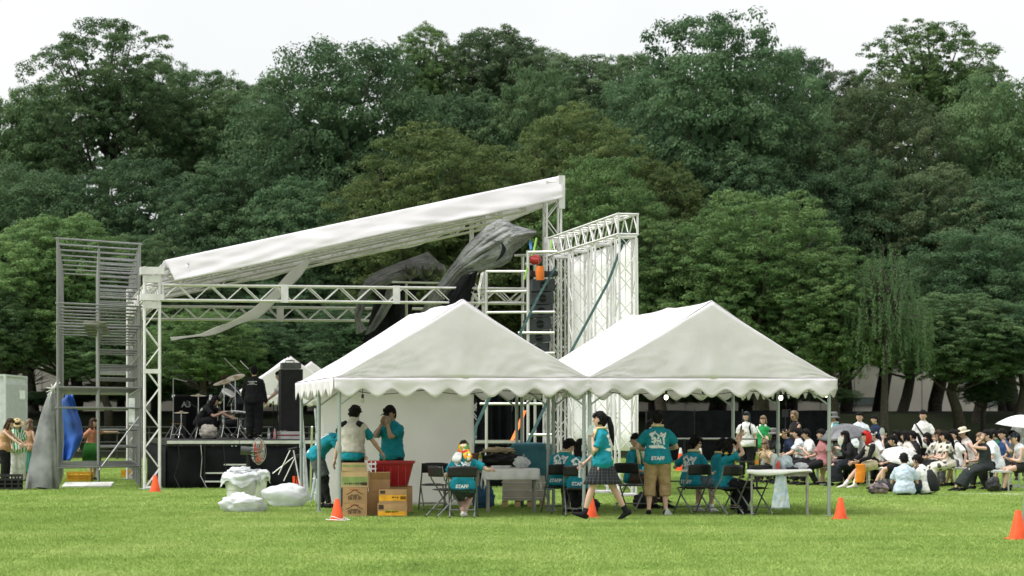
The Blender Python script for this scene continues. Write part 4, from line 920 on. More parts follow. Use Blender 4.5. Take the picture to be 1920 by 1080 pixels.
        if pose == 'stand':
            mb = MB(); L0, L1 = P.get('skirt', (0.12, -0.42)); npl = 22
            f0, f1 = legs[0][1], legs[1][1]; cen = (f0 + f1) / 2; spread = abs(f0.y - f1.y) / 2 + 0.0
            def sk_(a, b):
                th = 2 * math.pi * a; c = spine(L0).lerp(Vector((cen.x, cen.y * 0.8, spine(L0).z + (L1 - L0) * k)), b)
                rx = (0.135 + 0.075 * b) * k; ry = (0.105 + (0.085) * b) * k + spread * b * 0.55; pl = 1 + 0.07 * b * math.cos(th * npl)
                return c + Vector((math.cos(th) * rx * pl, math.sin(th) * ry * pl, 0))
            mb.grid(npl * 6, 10, sk_, thick=0.006); R_['skirt'] = emit('skirt', mb, cloth(bc))
        else:
            mb = MB(); torso(mb, 0.012, -0.11, 0.10); kn = (legs[0][1] + legs[1][1]) / 2; ft = (legs[0][2] + legs[1][2]) / 2; hp_ = (legs[0][0] + legs[1][0]) / 2
            w2 = abs(legs[0][1].x - legs[1][1].x) / 2
            pts = [hp_, hp_.lerp(kn, 0.5), kn + Vector((0, 0.02, 0.0))]; rr = [(0.18 * k, 0.10 * k), (w2 + 0.115 * k, 0.115 * k), (w2 + 0.11 * k, 0.105 * k)]
            mb.tube(pts, rr, 16, ref=X)
            if bk == 'longskirt': mb.tube([kn + Vector((0, 0.03, 0.02)), kn.lerp(ft, 0.4), kn.lerp(ft, 0.88)], [(w2 + 0.105 * k, 0.10 * k), (w2 + 0.125 * k, 0.125 * k), (w2 + 0.13 * k, 0.14 * k)], 16, ref=X)
            emit('skirt', mb, cloth(bc), vox, 3, 0.012 * k)
    if P.get('socks'):
        mb = MB()
        for (a, kn, f) in legs: mb.tube([kn.lerp(f, 1 - P['socks'][0]), f, f + Vector((0, 0, -0.03 * k))], [0.044 * k, 0.041 * k, 0.042 * k], 10)
        emit('socks', mb, cloth(P['socks'][1]))
    for i, (a, kn, f) in enumerate(legs):
        s = (1, -1)[i]; fy = rad(footdir[i] if not isinstance(footdir, (int, float)) else footdir); pt = rad(toe[i]); fd = Vector((math.sin(fy), -math.cos(fy) * math.cos(pt), math.sin(pt))).normalized(); u = Vector((0, fd.z * 0 + math.sin(pt) * math.cos(fy), math.cos(pt)))
        b = f - u * 0.045 * k; mb = MB(); xx = fd.cross(Vector((0, 0, 1))).normalized()
        mb.tube([b - fd * 0.075 * k + u * 0.005 * k, b - fd * 0.06 * k + u * 0.012 * k, b + fd * 0.02 * k + u * 0.016 * k, b + fd * 0.10 * k - u * 0.002 * k, b + fd * 0.165 * k - u * 0.012 * k, b + fd * 0.185 * k - u * 0.014 * k], [(0.018 * k, 0.022 * k), (0.036 * k, 0.042 * k), (0.042 * k, 0.046 * k), (0.046 * k, 0.032 * k), (0.036 * k, 0.020 * k), (0.014 * k, 0.010 * k)], 10, ref=xx)
        o = emit('shoe', mb, cloth(shoes))
    # ---- hair
    hs, hc_ = hair
    if hs:
        mb = MB(); long_ = hs in ('long', 'bob', 'pony', 'bun'); sd_ = random.random() * 50
        def hf(u, qv):
            vis = True
            front = 0.30 if hs != 'bun' else 0.2
            if u.y > front and u.z < 0.52 - 0.25 * max(0, abs(u.x) - 0.35): vis = False
            low = -0.5 if not long_ else -0.6
            if u.z < low and u.y > -0.4: vis = False
            if not long_ and u.z < 0.0 and u.y > -0.15 and abs(u.x) > 0.5: vis = False
            r = (1.12 + 0.07 * fnoise(u.x * 5 + sd_, u.y * 5, u.z * 5) + (0.06 if u.z > 0.3 else 0)) if vis else 0.84
            return qv * r
        mb.ell(hc + hu * 0.006 * Hk - fw * 0.004 * Hk, (0.079 * Hk, 0.097 * Hk, 0.116 * Hk), 20 if not far else 14, 16 if not far else 11, 0, HM, hf)
        if hs in ('short', 'bob', 'long', 'pony') and P.get('fringe', True):
            for j in range(7): x = -0.054 + 0.018 * j; mb.tube([loc(x * 0.8, 0.07, 0.10), loc(x, 0.094 - abs(x) * 0.3, 0.062), loc(x * 1.08, 0.091 - abs(x) * 0.45, 0.034 + 0.007 * math.sin(j * 2.1))], [0.018 * Hk, 0.013 * Hk, 0.003 * Hk], 5)
        if hs == 'long':
            for s in (1, -1): mb.tube([loc(s * 0.068, 0.02, 0.03), loc(s * 0.082, 0.0, -0.08), loc(s * 0.08, 0.01, -0.20), loc(s * 0.07, 0.03, -0.30)], [(0.02 * Hk, 0.03 * Hk), (0.022 * Hk, 0.045 * Hk), (0.02 * Hk, 0.04 * Hk), (0.008 * Hk, 0.012 * Hk)], 8)
            mb.tube([loc(0, -0.07, 0.02), loc(0, -0.085, -0.1), loc(0, -0.085, -0.22), loc(0, -0.075, -0.32)], [(0.075 * Hk, 0.03 * Hk), (0.085 * Hk, 0.035 * Hk), (0.075 * Hk, 0.03 * Hk), (0.03 * Hk, 0.012 * Hk)], 10, ref=hx)
        if hs == 'bob':
            mb.tube([loc(0, -0.055, 0.03), loc(0, -0.065, -0.06), loc(0, -0.06, -0.115)], [(0.075 * Hk, 0.045 * Hk), (0.088 * Hk, 0.05 * Hk), (0.06 * Hk, 0.03 * Hk)], 12, ref=hx)
            for s in (1, -1): mb.tube([loc(s * 0.072, 0.01, 0.03), loc(s * 0.082, 0.005, -0.06), loc(s * 0.07, 0.02, -0.115)], [(0.018 * Hk, 0.035 * Hk), (0.018 * Hk, 0.04 * Hk), (0.006 * Hk, 0.012 * Hk)], 8)
        if hs == 'pony':
            g = P.get('tail', 1.0); mb.tube([loc(0, -0.085, 0.055), loc(0, -0.135, 0.03), loc(0, -0.165, -0.08 * g), loc(0, -0.18, -0.2 * g), loc(0, -0.20, -0.33 * g)], [0.024 * Hk, 0.032 * Hk, 0.045 * Hk, 0.038 * Hk, 0.008 * Hk], 9)
        if hs == 'bun': mb.ell(loc(0, -0.10, 0.05), (0.04 * Hk, 0.04 * Hk, 0.04 * Hk), 10, 8)
        nv0, nf0 = len(mb.v), len(mb.f)
        if not far or hs == 'short':       # loose locks break the outline
            nv0, nf0 = len(mb.v), len(mb.f); rg = random.Random(sd_)
            for j in range(26 if far else 60):
                u = Vector((rg.gauss(0, 1), rg.gauss(-0.25, 1), rg.gauss(0.55, 0.7))).normalized()
                if (u.y > 0.3 and u.z < 0.5) or u.z < -0.35: continue
                q0 = Vector((u.x * 0.082, u.y * 0.100, u.z * 0.122)); dn = (Vector((u.x, u.y, u.z - 0.9)) + Vector((rg.gauss(0, .3), rg.gauss(0, .3), rg.gauss(0, .3)))).normalized()
                mb.tube([loc(*q0), loc(*(q0 * 1.07 + dn * 0.013)), loc(*(q0 * 1.09 + dn * 0.030))], [0.013 * Hk, 0.010 * Hk, 0.001], 4)
        R_['hair'] = (emit('hair', mb, HAIR[hc_]), mb, nv0, nf0)
    return R_
# ---- worn things (parts of the person)
def flatten_hair(p):
    """no loose locks under a hat or a cloth"""
    if 'hair' not in p: return
    o, mb, nv, nf = p['hair']; m = o.data.materials[0]; mb.v, mb.f, mb.m = mb.v[:nv], mb.f[:nf], mb.m[:nf]; me = mb.mesh('hair'); me.materials.append(m); me.polygons.foreach_set('use_smooth', [True] * len(me.polygons)); o.data = me
def hat(p, kind, col, band=None, dz=0):
    flatten_hair(p)
    hc, HM, Hk = p['hc'] + p['HM'] @ Vector((0, 0, dz)), p['HM'], p['Hk']; mb = MB(); m = cloth(col)
    if kind == 'bucket': mb.lathe(hc + HM @ Vector((0, -0.005, 0.045 * Hk)), [(0.090 * Hk, 0.0), (0.155 * Hk, -0.055 * Hk), (0.150 * Hk, -0.058 * Hk), (0.09 * Hk, -0.01), (0.098 * Hk, 0.01 * Hk), (0.092 * Hk, 0.07 * Hk), (0.075 * Hk, 0.095 * Hk), (0.02 * Hk, 0.102 * Hk)], 20, M=HM)
    if kind == 'straw': mb.lathe(hc + HM @ Vector((0, -0.005, 0.05 * Hk)), [(0.09 * Hk, 0.0), (0.16 * Hk, -0.02 * Hk), (0.165 * Hk, -0.03 * Hk), (0.092 * Hk, -0.008), (0.096 * Hk, 0.02 * Hk), (0.088 * Hk, 0.075 * Hk), (0.05 * Hk, 0.09 * Hk), (0.01 * Hk, 0.088 * Hk)], 20, M=HM)
    if kind == 'cap':
        mb.ell(hc + HM @ Vector((0, -0.004, 0.035 * Hk)), (0.086 * Hk, 0.105 * Hk, 0.098 * Hk), 18, 12, 0, HM, lambda u, q: q if u.z > 0 else Vector((q.x, q.y, q.z * 0.1)))
        mb.grid(10, 5, lambda a, b: hc + HM @ Vector(((a - 0.5) * 0.15 * Hk, (0.085 + 0.085 * b * math.sqrt(max(0, 1 - (2 * a - 1) ** 2 * 0.7))) * Hk, (0.045 - 0.018 * b - 0.03 * (2 * a - 1) ** 2) * Hk)), thick=0.005)
    o = p['emit']('hat', mb, m)
    if band:
        MBb = MB().lathe(hc + HM @ Vector((0, -0.005, 0.055 * Hk)), [(0.099 * Hk, 0), (0.100 * Hk, 0.02 * Hk), (0.09 * Hk, 0.02 * Hk)], 18, M=HM); p['emit']('hat_band', MBb, cloth(band))
def towel(p, col, front=0.34, sides=(1, -1), r=0.03):
    k = p['k']; sp = p['spine']; mb = MB(); n = sp(0.495); f = Vector((0, -1, 0))
    pts = [n + Vector((0.075 * k * math.cos(t), 0.075 * k * math.sin(t), 0.0)) for t in [rad(-60 + i * 30) for i in range(11)]]
    mb.tube(pts, [(r * k, r * 0.7 * k)] * 11, 8)
    for s in sides:
        a = sp(0.48) + Vector((s * 0.06 * k, -0.075 * k, 0)); b = sp(0.30) + Vector((s * 0.075 * k, -0.145 * k, 0)); c = sp(0.48 - front) + Vector((s * 0.08 * k, -0.15 * k, 0))
        mb.tube([a, b, c], [(0.035 * k, 0.02 * k), (0.05 * k, 0.016 * k), (0.055 * k, 0.014 * k)], 8, ref=(1, 0, 0))
    p['emit']('towel', mb, cloth(col))
def strapbag(p, col, s=1, bag=True, bcol=None):
    k = p['k']; sp = p['spine']; mb = MB()
    pts = []
    for i in range(17):
        t = i / 16 * 2 * math.pi; z = 0.24 + 0.21 * math.cos(t); x = s * (0.10 * math.cos(t) - 0.0 + 0.02); y = -0.155 * math.sin(t)
        pts.append(sp(z) + Vector((x * k * 1.5, y * k, 0)))
    mb.tube(pts, [(0.02 * k, 0.008 * k)] * 17, 6); p['emit']('shoulder_strap', mb, cloth(col))
    if bag: c = sp(0.06) + Vector((-s * 0.12 * k, -0.17 * k, 0)); p['emit']('shoulder_bag', MB().ell(c, (0.11 * k, 0.05 * k, 0.08 * k), 12, 8), cloth(bcol or col))
def backpack(p, col):
    k = p['k']; sp = p['spine']; mb = MB(); c = [sp(z) + Vector((0, 0.17 * k, 0)) for z in (-0.04, 0.1, 0.26, 0.40)]
    mb.tube([c[0] - Vector((0, 0, 0.02))] + c, [(0.09 * k, 0.05 * k), (0.155 * k, 0.095 * k), (0.16 * k, 0.10 * k), (0.145 * k, 0.085 * k), (0.08 * k, 0.04 * k)], 14, ref=(1, 0, 0)); p['emit']('backpack', mb, cloth(col))
    mb = MB()
    for s in (1, -1): mb.tube([sp(0.40) + Vector((s * 0.09 * k, 0.12 * k, 0)), sp(0.485) + Vector((s * 0.095 * k, 0.0, 0)), sp(0.36) + Vector((s * 0.105 * k, -0.125 * k, 0)), sp(0.20) + Vector((s * 0.13 * k, -0.11 * k, 0)), sp(0.10) + Vector((s * 0.14 * k, 0.06 * k, 0))], [(0.022 * k, 0.01 * k)] * 5, 6)
    p['emit']('backpack_strap', mb, cloth(col))
def mask(p, col=(0.75, 0.75, 0.74)):
    p['emit']('face_mask', MB().ell(p['loc'](0, 0.055, -0.045), (0.058 * p['Hk'], 0.050 * p['Hk'], 0.045 * p['Hk']), 12, 8, 0, p['HM']), cloth(col))
def glasses(p, col=(0.02, 0.02, 0.02), r=0.021):
    mb = MB()
    for s in (1, -1): mb.ell(p['loc'](s * 0.031, 0.092, 0.008), (r * p['Hk'], 0.004, 0.016 * p['Hk']), 10, 6, 0, p['HM']); mb.cyl(p['loc'](s * 0.05, 0.088, 0.012), p['loc'](s * 0.078, 0.0, 0.012), 0.003, n=5)
    mb.cyl(p['loc'](-0.012, 0.094, 0.012), p['loc'](0.012, 0.094, 0.012), 0.003, n=5); p['emit']('glasses', mb, cloth(col))
def headcloth(p, m, tail=0.3, fullback=True, droop=1.0, name='headscarf', open_front=True):
    flatten_hair(p)
    hc, HM, Hk = p['hc'], p['HM'], p['Hk']; sd_ = random.random() * 9
    def f(u, q):
        if open_front and u.y > 0.35 and u.z < 0.45: return q * 0.84
        r = 1.22 + 0.05 * fnoise(u.x * 3 + sd_, u.y * 3, u.z * 3)
        if u.z < 0: return Vector((q.x * (r + 0.35 * -u.z), q.y * r, q.z * (1 + tail * 3 * droop)))
        return q * r
    mb = MB().ell(hc, (0.079 * Hk, 0.097 * Hk, 0.116 * Hk), 22, 16, 0, HM, f); return p['emit'](name, mb, m)
def apply_pending():
    for o, vox, sm, wrk, extra in PENDING:
        md = o.modifiers.new('r', 'REMESH'); md.mode = 'VOXEL'; md.voxel_size = vox; md.use_smooth_shade = True
        s = o.modifiers.new('s', 'SMOOTH'); s.factor = 0.5; s.iterations = sm
    dg = bpy.context.evaluated_depsgraph_get(); new = []
    for o, vox, sm, wrk, extra in PENDING: new.append(bpy.data.meshes.new_from_object(o.evaluated_get(dg)))
    for (o, vox, sm, wrk, extra), me in zip(PENDING, new):
        mats = [m for m in o.data.materials]; o.modifiers.clear()
        if wrk:
            n = len(me.vertices); co = np.empty(n * 3, np.float32); nn = np.empty(n * 3, np.float32); me.vertices.foreach_get('co', co); me.vertex_normals.foreach_get('vector', nn)
            co = co.reshape(-1, 3); nn = nn.reshape(-1, 3); sd_ = random.random() * 40
            d = np.array([noise.noise((c[0] * 7 + sd_, c[1] * 7, c[2] * 11)) + 0.6 * noise.noise((c[0] * 19, c[1] * 19 + sd_, c[2] * 24)) for c in co.tolist()], np.float32)
            co += nn * (np.maximum(d, -0.35) * wrk * 1.5 + wrk * 0.55)[:, None]; me.vertices.foreach_set('co', co.reshape(-1)); me.update()
        if extra:
            n = len(me.vertices); co = np.empty(n * 3, np.float32); me.vertices.foreach_get('co', co); vs = co.reshape(-1, 3).tolist(); fs = [tuple(p.vertices) for p in me.polygons]; mi = [0] * len(fs)
            m2 = bpy.data.meshes.new(o.name); m2.from_pydata(vs + [tuple(v) for v in extra.v], [], fs + [tuple(i + n for i in f) for f in extra.f]); m2.polygons.foreach_set('material_index', mi + extra.m); m2.update(); me = m2
        me.materials.clear()
        for m in mats: me.materials.append(m)
        me.polygons.foreach_set('use_smooth', [True] * len(me.polygons)); o.data = me
    for args in PRINTS: make_print(*args)
# ---- printing on shirts: brush art and lettering laid on the cloth
def text_mesh(txt, size, bold=0.0):
    c = bpy.data.curves.new('t', 'FONT'); c.body = txt; c.size = size; c.align_x = 'CENTER'; c.align_y = 'CENTER'; c.offset = bold; c.resolution_u = 3
    o = bpy.data.objects.new('t', c); COL.objects.link(o); dg = bpy.context.evaluated_depsgraph_get(); me = bpy.data.meshes.new_from_object(o.evaluated_get(dg)); bpy.data.objects.remove(o)
    vs = [v.co.copy() for v in me.vertices]; fs = [tuple(p.vertices) for p in me.polygons]; bpy.data.meshes.remove(me); return vs, fs
STROKES = [((-.098, .087), (-.046, .116), .023), ((-.084, .07), (-.084, .017), .010), ((-.05, .035), (-.042, .005), .022), ((-.012, .096), (.0, .075), .011), ((0, .03), (.023, .07), .012), ((.023, .07), (.064, .064), .011), ((.05, .1), (.075, .085), .019), ((.112, .108), (.092, .04), .010), ((.08, .04), (.09, -.046), .014), ((-.085, -.017), (-.035, -.023), .012), ((-.006, 0), (.03, -.014), .015), ((.03, .02), (.045, -.04), .009), ((-.06, -.03), (-.045, -.07), .008), ((-.116, -.09), (.06, -.092), .020), ((.06, -.098), (.105, -.113), .009), ((-.02, -.07), (-.01, -.03), .007), ((.0, -.075), (.015, -.05), .008)]
def marks(w, h, n, seed=1):
    """a row of small uneven strokes, for lettering too small to read"""
    rng = random.Random(seed); vs = []; fs = []; x = -w / 2
    for i in range(n):
        cw = w / n * rng.uniform(0.55, 0.85); y0 = -h / 2 * rng.uniform(0.6, 1); y1 = h / 2 * rng.uniform(0.6, 1); o = len(vs)
        vs += [Vector((x, y0, 0)), Vector((x + cw, y0, 0)), Vector((x + cw, y1, 0)), Vector((x, y1, 0))]; fs.append((o, o + 1, o + 2, o + 3)); x += w / n
    return vs, fs
def splash():
    n, m = 60, 66; cells = []; vs = []; fs = []; idx = {}
    def inside(x, y):
        for (a, b, r) in STROKES:
            ax, ay = a; bx, by = b; dx, dy = bx - ax, by - ay; t = max(0, min(1, ((x - ax) * dx + (y - ay) * dy) / (dx * dx + dy * dy)))
            if math.hypot(x - ax - dx * t, y - ay - dy * t) < r * (1 + 0.5 * fnoise(x * 60, y * 60)): return True
        return False
    for i in range(n):
        for j in range(m):
            x = -.13 + .26 * i / n; y = -.13 + .28 * j / m
            if inside(x, y):
                f = []
                for (p, q) in ((i, j), (i + 1, j), (i + 1, j + 1), (i, j + 1)):
                    if (p, q) not in idx: idx[(p, q)] = len(vs); vs.append(Vector((-.13 + .26 * p / n, -.13 + .28 * q / m, 0)))
                    f.append(idx[(p, q)])
                fs.append(tuple(f))
    return vs, fs
_SPL = splash(); _STF = text_mesh('STAFF', 0.075, 0.0035)
M_INK = mat('white_ink', (0.66, 0.68, 0.66), 0.8)
def make_print(p, shapes, name, side, m):
    """shapes: (verts, faces, x, t, scale) placed t metres up the spine on the back (+1) or the front (-1)"""
    sh = p['shirt']; me = sh.data; bv = BVHTree.FromPolygons([v.co for v in me.vertices], [tuple(q.vertices) for q in me.polygons]); mb = MB()
    for vs, fs, x0, t0, sc in shapes:
        out_ = []; ok = True; k = p['k']
        for v in vs:
            t = t0 + v.y * sc; base = p['spine'](t); u = p['sdir'](t); X = p['X']; N = (u.cross(X) * -1); N = N if N.y * side > 0 else -N
            org = base - X * (x0 + v.x * sc) * k * side + N * 0.5; hit = bv.ray_cast(org, -N)
            out_.append((hit[0] + N * 0.005) if hit[0] is not None else None)
        fs2 = [f for f in fs if all(out_[i] is not None for i in f)]
        mb.add([o if o is not None else Vector((0, 0, 0)) for o in out_], fs2)
    if mb.f: p['emit'](name, mb, m)
def staff_back(p): PRINTS.append((p, [(*_SPL, 0, 0.25, 1.08), (*_STF, 0, -0.03, 1.05)], 'back_print', 1, M_INK))
# ================================================================== furniture and things on the lawn
M_CHF = mat('chair_frame_grey', (0.20, 0.21, 0.21), 0.4, 0.5); M_CHB = mat('chair_black_vinyl', (0.010, 0.010, 0.011), 0.45, var=0.2)
def make_chair():
    t = thing('folding_chair', (0, 0, 0), 'x', 'chair')      # back towards +y, 0.43 m seat
    for s in (-1, 1):
        x = s * 0.215
        MB().tube([(x, -0.23, 0.01), (x, 0.05, 0.45), (x, 0.16, 0.60), (x * 0.97, 0.20, 0.80)], 0.0125, 8).build('front_frame', M_CHF, t, smooth=True)
        MB().tube([(x * 0.88, 0.28, 0.01), (x * 0.88, -0.16, 0.42)], 0.0125, 8).build('rear_leg', M_CHF, t, smooth=True)
        for y in (-0.23, 0.28): MB().cyl((x if y < 0 else x * 0.88, y, 0), (x if y < 0 else x * 0.88, y, 0.03), 0.017).build('rubber_foot', M_CHB, t)
    for (y, z) in ((-0.17, 0.12), (0.20, 0.13)): MB().cyl((-0.2, y, z), (0.2, y, z), 0.009).build('stretcher', M_CHF, t)
    MB().tube([(-0.19, 0, 0.43), (-0.1, 0, 0.435), (0.1, 0, 0.435), (0.19, 0, 0.43)], [(0.17, 0.012), (0.20, 0.022), (0.20, 0.022), (0.17, 0.012)], 12, ref=(0, 1, 0)).build('seat', M_CHB, t, smooth=True)
    MB().grid(12, 5, lambda a, b: ((a - 0.5) * 0.43, 0.185 + 0.045 * (1 - (2 * a - 1) ** 2) + 0.015 * b, 0.64 + b * 0.17 - 0.02 * (2 * a - 1) ** 4 * b), thick=0.025).build('backrest', M_CHB, t, smooth=2)
    MB().box((0, 0.262, 0.775), (0.05, 0.006, 0.014)).build('badge', M_ALU, t)
    return t
chair0 = make_chair(); _first = [True]
def chair(px, py, rz, label, dz=0):
    o = chair0 if _first[0] else copy_tree(chair0); _first[0] = False
    o.location = G(px, py) + Vector((0, 0, dz)); o.rotation_euler = (0, 0, rad(rz)); tag(o, label, 'chair', 'folding chairs under the tents'); return o
# rz 180: the backrest faces the camera
chair(812, 957, 190, 'empty black folding chair against the white tent wall')
chair(838, 970, 120, 'black folding chair turned sideways beside the woman in the headscarf')
chair(868, 971, 178, 'black folding chair occupied by the woman in the bright headscarf')
chair(1046, 963, 196, 'black folding chair of the man bowing his head beside the pallet')
chair(1082, 968, 182, 'black folding chair behind the walking woman')
chair(1185, 958, 150, 'black folding chair beside the standing staff man')
chair(1299, 964, 210, 'black folding chair of the man in denim shorts')
chair(1356, 966, 224, 'black folding chair of the woman shading her face')
chair(1412, 966, 212, 'empty black folding chair at the laden table')
M_WOOD = mat('table_top', (0.42, 0.36, 0.27), 0.5, var=0.1); M_TLEG = mat('table_leg', (0.30, 0.29, 0.26), 0.5, 0.3)
M_CLOTHW = mat('white_tablecloth', (0.84, 0.83, 0.82), 0.7, var=0.04, scale=3, bump=0.3, bscale=12, trans=0.12)
def table(c, w, d, rz, label, h=0.72, drop=None):
    t = thing('folding_table', c, label, 'table'); R3 = Matrix.Rotation(rz, 3, 'Z'); q = lambda x, y, z: c + R3 @ Vector((x, y, z))
    MB().box(q(0, 0, h - 0.02), (w, d, 0.035), rz=rz).build('tabletop', M_WOOD, t); MB().box(q(0, -d / 2 + 0.06, h - 0.07), (w - 0.1, 0.02, 0.06), rz=rz).build('apron', M_TLEG, t)
    for sx in (-1, 1):
        for sy in (-1, 1): MB().box(q(sx * (w / 2 - 0.06), sy * (d / 2 - 0.06), (h - 0.04) / 2), (0.032, 0.032, h - 0.04), rz=rz).build('leg', M_TLEG, t)
        rod('stretcher', q(sx * (w / 2 - 0.06), -d / 2 + 0.06, 0.42), q(sx * (w / 2 - 0.06), d / 2 - 0.06, 0.42), 0.012, M_TLEG, t)
    return t, q
# table with the white cloth
t1c = G(958, 962) + Vector((0, 0.25, 0)); tb1, q1 = table(t1c, 0.88, 0.55, rad(4), 'folding table with a white cloth beside the headscarf woman')
def cloth1(a, b):
    x = (a - 0.5) * 1.24; y = (b - 0.5) * 0.95; ox = max(0, abs(x) - 0.45); oy = max(0, abs(y) - 0.285); dr = ox + oy * 0.95
    xx = math.copysign(min(abs(x), 0.455 + 0.05 * ox), x); yy = math.copysign(min(abs(y), 0.29 + 0.06 * oy), y)
    return q1(xx + 0.02 * math.sin(b * 19) * min(1, ox * 8), yy - 0.03 * abs(math.sin(a * 17)) * min(1, oy * 8), 0.726 - dr + 0.004 * fnoise(a * 9, b * 9))
MB().grid(50, 40, cloth1, thick=0.004).build('tablecloth', M_CLOTHW, smooth=2, label='white cloth draped over the table by the headscarf woman', cat='tablecloth')
def crumple(c, r, label, m, name, cat, seed=0, freq=2.6, amp=0.28, **kw):
    mb = MB().ell(c, r, 40, 26, 0, None, lambda u, q: q * (1 + amp * noise.turbulence(u * freq + Vector((seed, 0, 0)), 3, False) - amp * 0.35) if u.z > -0.75 else Vector((q.x, q.y, -r[2] * 0.8)))
    return mb.build(name, m, smooth=2, label=label, cat=cat, **kw)
M_PLAS = mat('thin_white_plastic', (0.76, 0.78, 0.80), 0.35, var=0.04, scale=5, bump=0.5, bscale=10, trans=0.35)
crumple(q1(0.17, -0.1, 0.82), (0.14, 0.11, 0.10), 'crumpled white plastic bag on the clothed table', M_PLAS, 'plastic_bag', 'bag', 3)
M_PAPER = mat('white_paper', (0.7, 0.71, 0.72), 0.7)
for i in range(3): MB().box(q1(-0.2 + 0.02 * i, -0.05 + 0.01 * i, 0.74 + 0.013 * i), (0.30, 0.21, 0.011), rz=0.1 * i).build('paper_stack', M_PAPER, label=['lowest sheaf of white papers on the clothed table', 'middle sheaf of white papers on the clothed table', 'topmost sheaf of white papers on the clothed table'][i], cat='papers', group='papers on the clothed table')
# laden table
t2c = G(1468, 968) + Vector((0, 0.5, 0)); tb2, q2 = table(t2c, 1.0, 0.95, rad(-6), 'laden folding table at the corner of the tent with a hanging plastic bag', 0.73)
def cloth2(a, b):
    x = -0.52 + 1.06 * a; y = (b - 0.5) * 1.1; ox = max(0, x - 0.505); oy = max(0, abs(y) - 0.485); dr = ox + oy * (0.9 + 0.5 * math.sin(a * 5))
    return q2(min(x, 0.51), math.copysign(min(abs(y), 0.49), y), 0.735 - dr + 0.006 * fnoise(a * 8, b * 8))
MB().grid(44, 40, cloth2, thick=0.004).build('tablecloth', M_CLOTHW, smooth=2, label='white plastic sheet spread over the laden table', cat='tablecloth')
M_PET = mat('clear_plastic', (0.75, 0.80, 0.80), 0.08, transmission=0.75, var=0.02); M_CAPW = mat('white_cap', (0.7, 0.7, 0.7), 0.5); M_TEA = mat('green_tea', (0.35, 0.42, 0.06), 0.2, trans=0.2); M_ORG = mat('orange_juice', (0.75, 0.30, 0.02), 0.2); M_LBL = mat('blue_label', (0.05, 0.2, 0.45), 0.5)
def bottle(c, label, m, h=0.26, r=0.034, lab=None, cap=None):
    b = thing('bottle', c, label, 'bottle', 'drink bottles')
    MB().lathe(c, [(r * 0.9, 0), (r, 0.012), (r, h * 0.62), (r * 0.85, h * 0.72), (r * 0.4, h * 0.88), (r * 0.38, h * 0.94)], 14).build('body', m, b, smooth=True)
    MB().lathe(c + Vector((0, 0, h * 0.94)), [(r * 0.45, 0), (r * 0.45, h * 0.06)], 12).build('cap', cap or M_CAPW, b)
    if lab: MB().lathe(c + Vector((0, 0, h * 0.28)), [(r * 1.03, 0), (r * 1.03, h * 0.25)], 14).build('sleeve_label', lab, b, smooth=True)
    return b
bottle(q2(-0.36, -0.2, 0.74), 'green tea bottle with an orange base on the laden table', M_TEA, 0.27, lab=M_ORG); bottle(q2(-0.27, -0.15, 0.74), 'half crushed clear water bottle on the laden table', M_PET, 0.17)
bottle(q2(-0.02, -0.28, 0.74), 'small bottle of red drink on the laden table', mat('red_drink', (0.45, 0.05, 0.04), 0.2), 0.15, 0.03); bottle(q2(0.0, 0.1, 0.74), 'clear bottle with a pink label behind the red drink', M_PET, 0.24, lab=mat('pink_label', (0.75, 0.2, 0.3), 0.5))
MB().lathe(q2(-0.09, -0.1, 0.74), [(0.055, 0), (0.06, 0.02), (0.06, 0.21), (0.045, 0.24), (0.02, 0.245)], 18).build('canister', mat('pale_canister', (0.55, 0.58, 0.53), 0.4), smooth=True, label='pale grey canister on the laden table', cat='canister')
crumple(q2(0.08, -0.18, 0.84), (0.14, 0.1, 0.13), 'big pale blue plastic bag standing on the laden table', mat('pale_blue_plastic', (0.60, 0.70, 0.74), 0.3, trans=0.3, bump=0.5, bscale=10), 'plastic_bag', 'bag', 8)
crumple(q2(0.34, -0.1, 0.79), (0.12, 0.1, 0.06), 'white crumpled packet at the edge of the laden table', M_PLAS, 'plastic_packet', 'packet', 12)
MB().box(q2(0.2, -0.3, 0.755), (0.16, 0.1, 0.03), rz=0.3).build('case', M_CHB, label='small flat black case on the laden table', cat='case')
MB().box(q2(-0.42, -0.36, 0.745), (0.22, 0.15, 0.012), rz=0.2).build('clipboard', M_CHB, label='thin dark clipboard on the corner of the laden table', cat='clipboard')
hb = q2(0.02, -0.42, 0.42)
MB().grid(18, 22, lambda a, b: (hb.x + (a - 0.5) * (0.30 - 0.14 * b), hb.y - 0.03 * math.sin(a * math.pi) + 0.02 * fnoise(a * 5, b * 5), hb.z - 0.30 + 0.55 * b), thick=0.03).build('hanging_bag', mat('printed_plastic', (0.62, 0.66, 0.66), 0.4, col2=(0.30, 0.42, 0.5), scale=9, bump=0.5, bscale=12), smooth=2, label='printed plastic rubbish bag hanging from the laden table', cat='bag')

# ---- traffic cones
M_CONE = mat('orange_cone', (0.80, 0.085, 0.015), 0.45, var=0.12, scale=5); M_CBASE = mat('cone_base', (0.70, 0.075, 0.015), 0.5)
def make_cone():
    t = thing('traffic_cone', (0, 0, 0), 'x', 'cone')
    MB().lathe((0, 0, 0.02), [(0.105, 0), (0.10, 0.02), (0.035, 0.30), (0.030, 0.315), (0.02, 0.315)], 20).build('body', M_CONE, t, smooth=True)
    MB().box((0, 0, 0.012), (0.24, 0.24, 0.024), taper=0.94).build('base', M_CBASE, t); return t
cone0 = make_cone(); _fc = [True]
def cone(px, py, label, s=1.0, rz=0.3, hgt=None):
    o = cone0 if _fc[0] else copy_tree(cone0); _fc[0] = False; o.location = G(px, py); o.rotation_euler = (0, 0, rz); o.scale = (s, s, s if not hgt else hgt); tag(o, label, 'cone', 'orange traffic cones'); return o
cone(291, 923, 'orange cone at the foot of the white stage tower', 1.08)
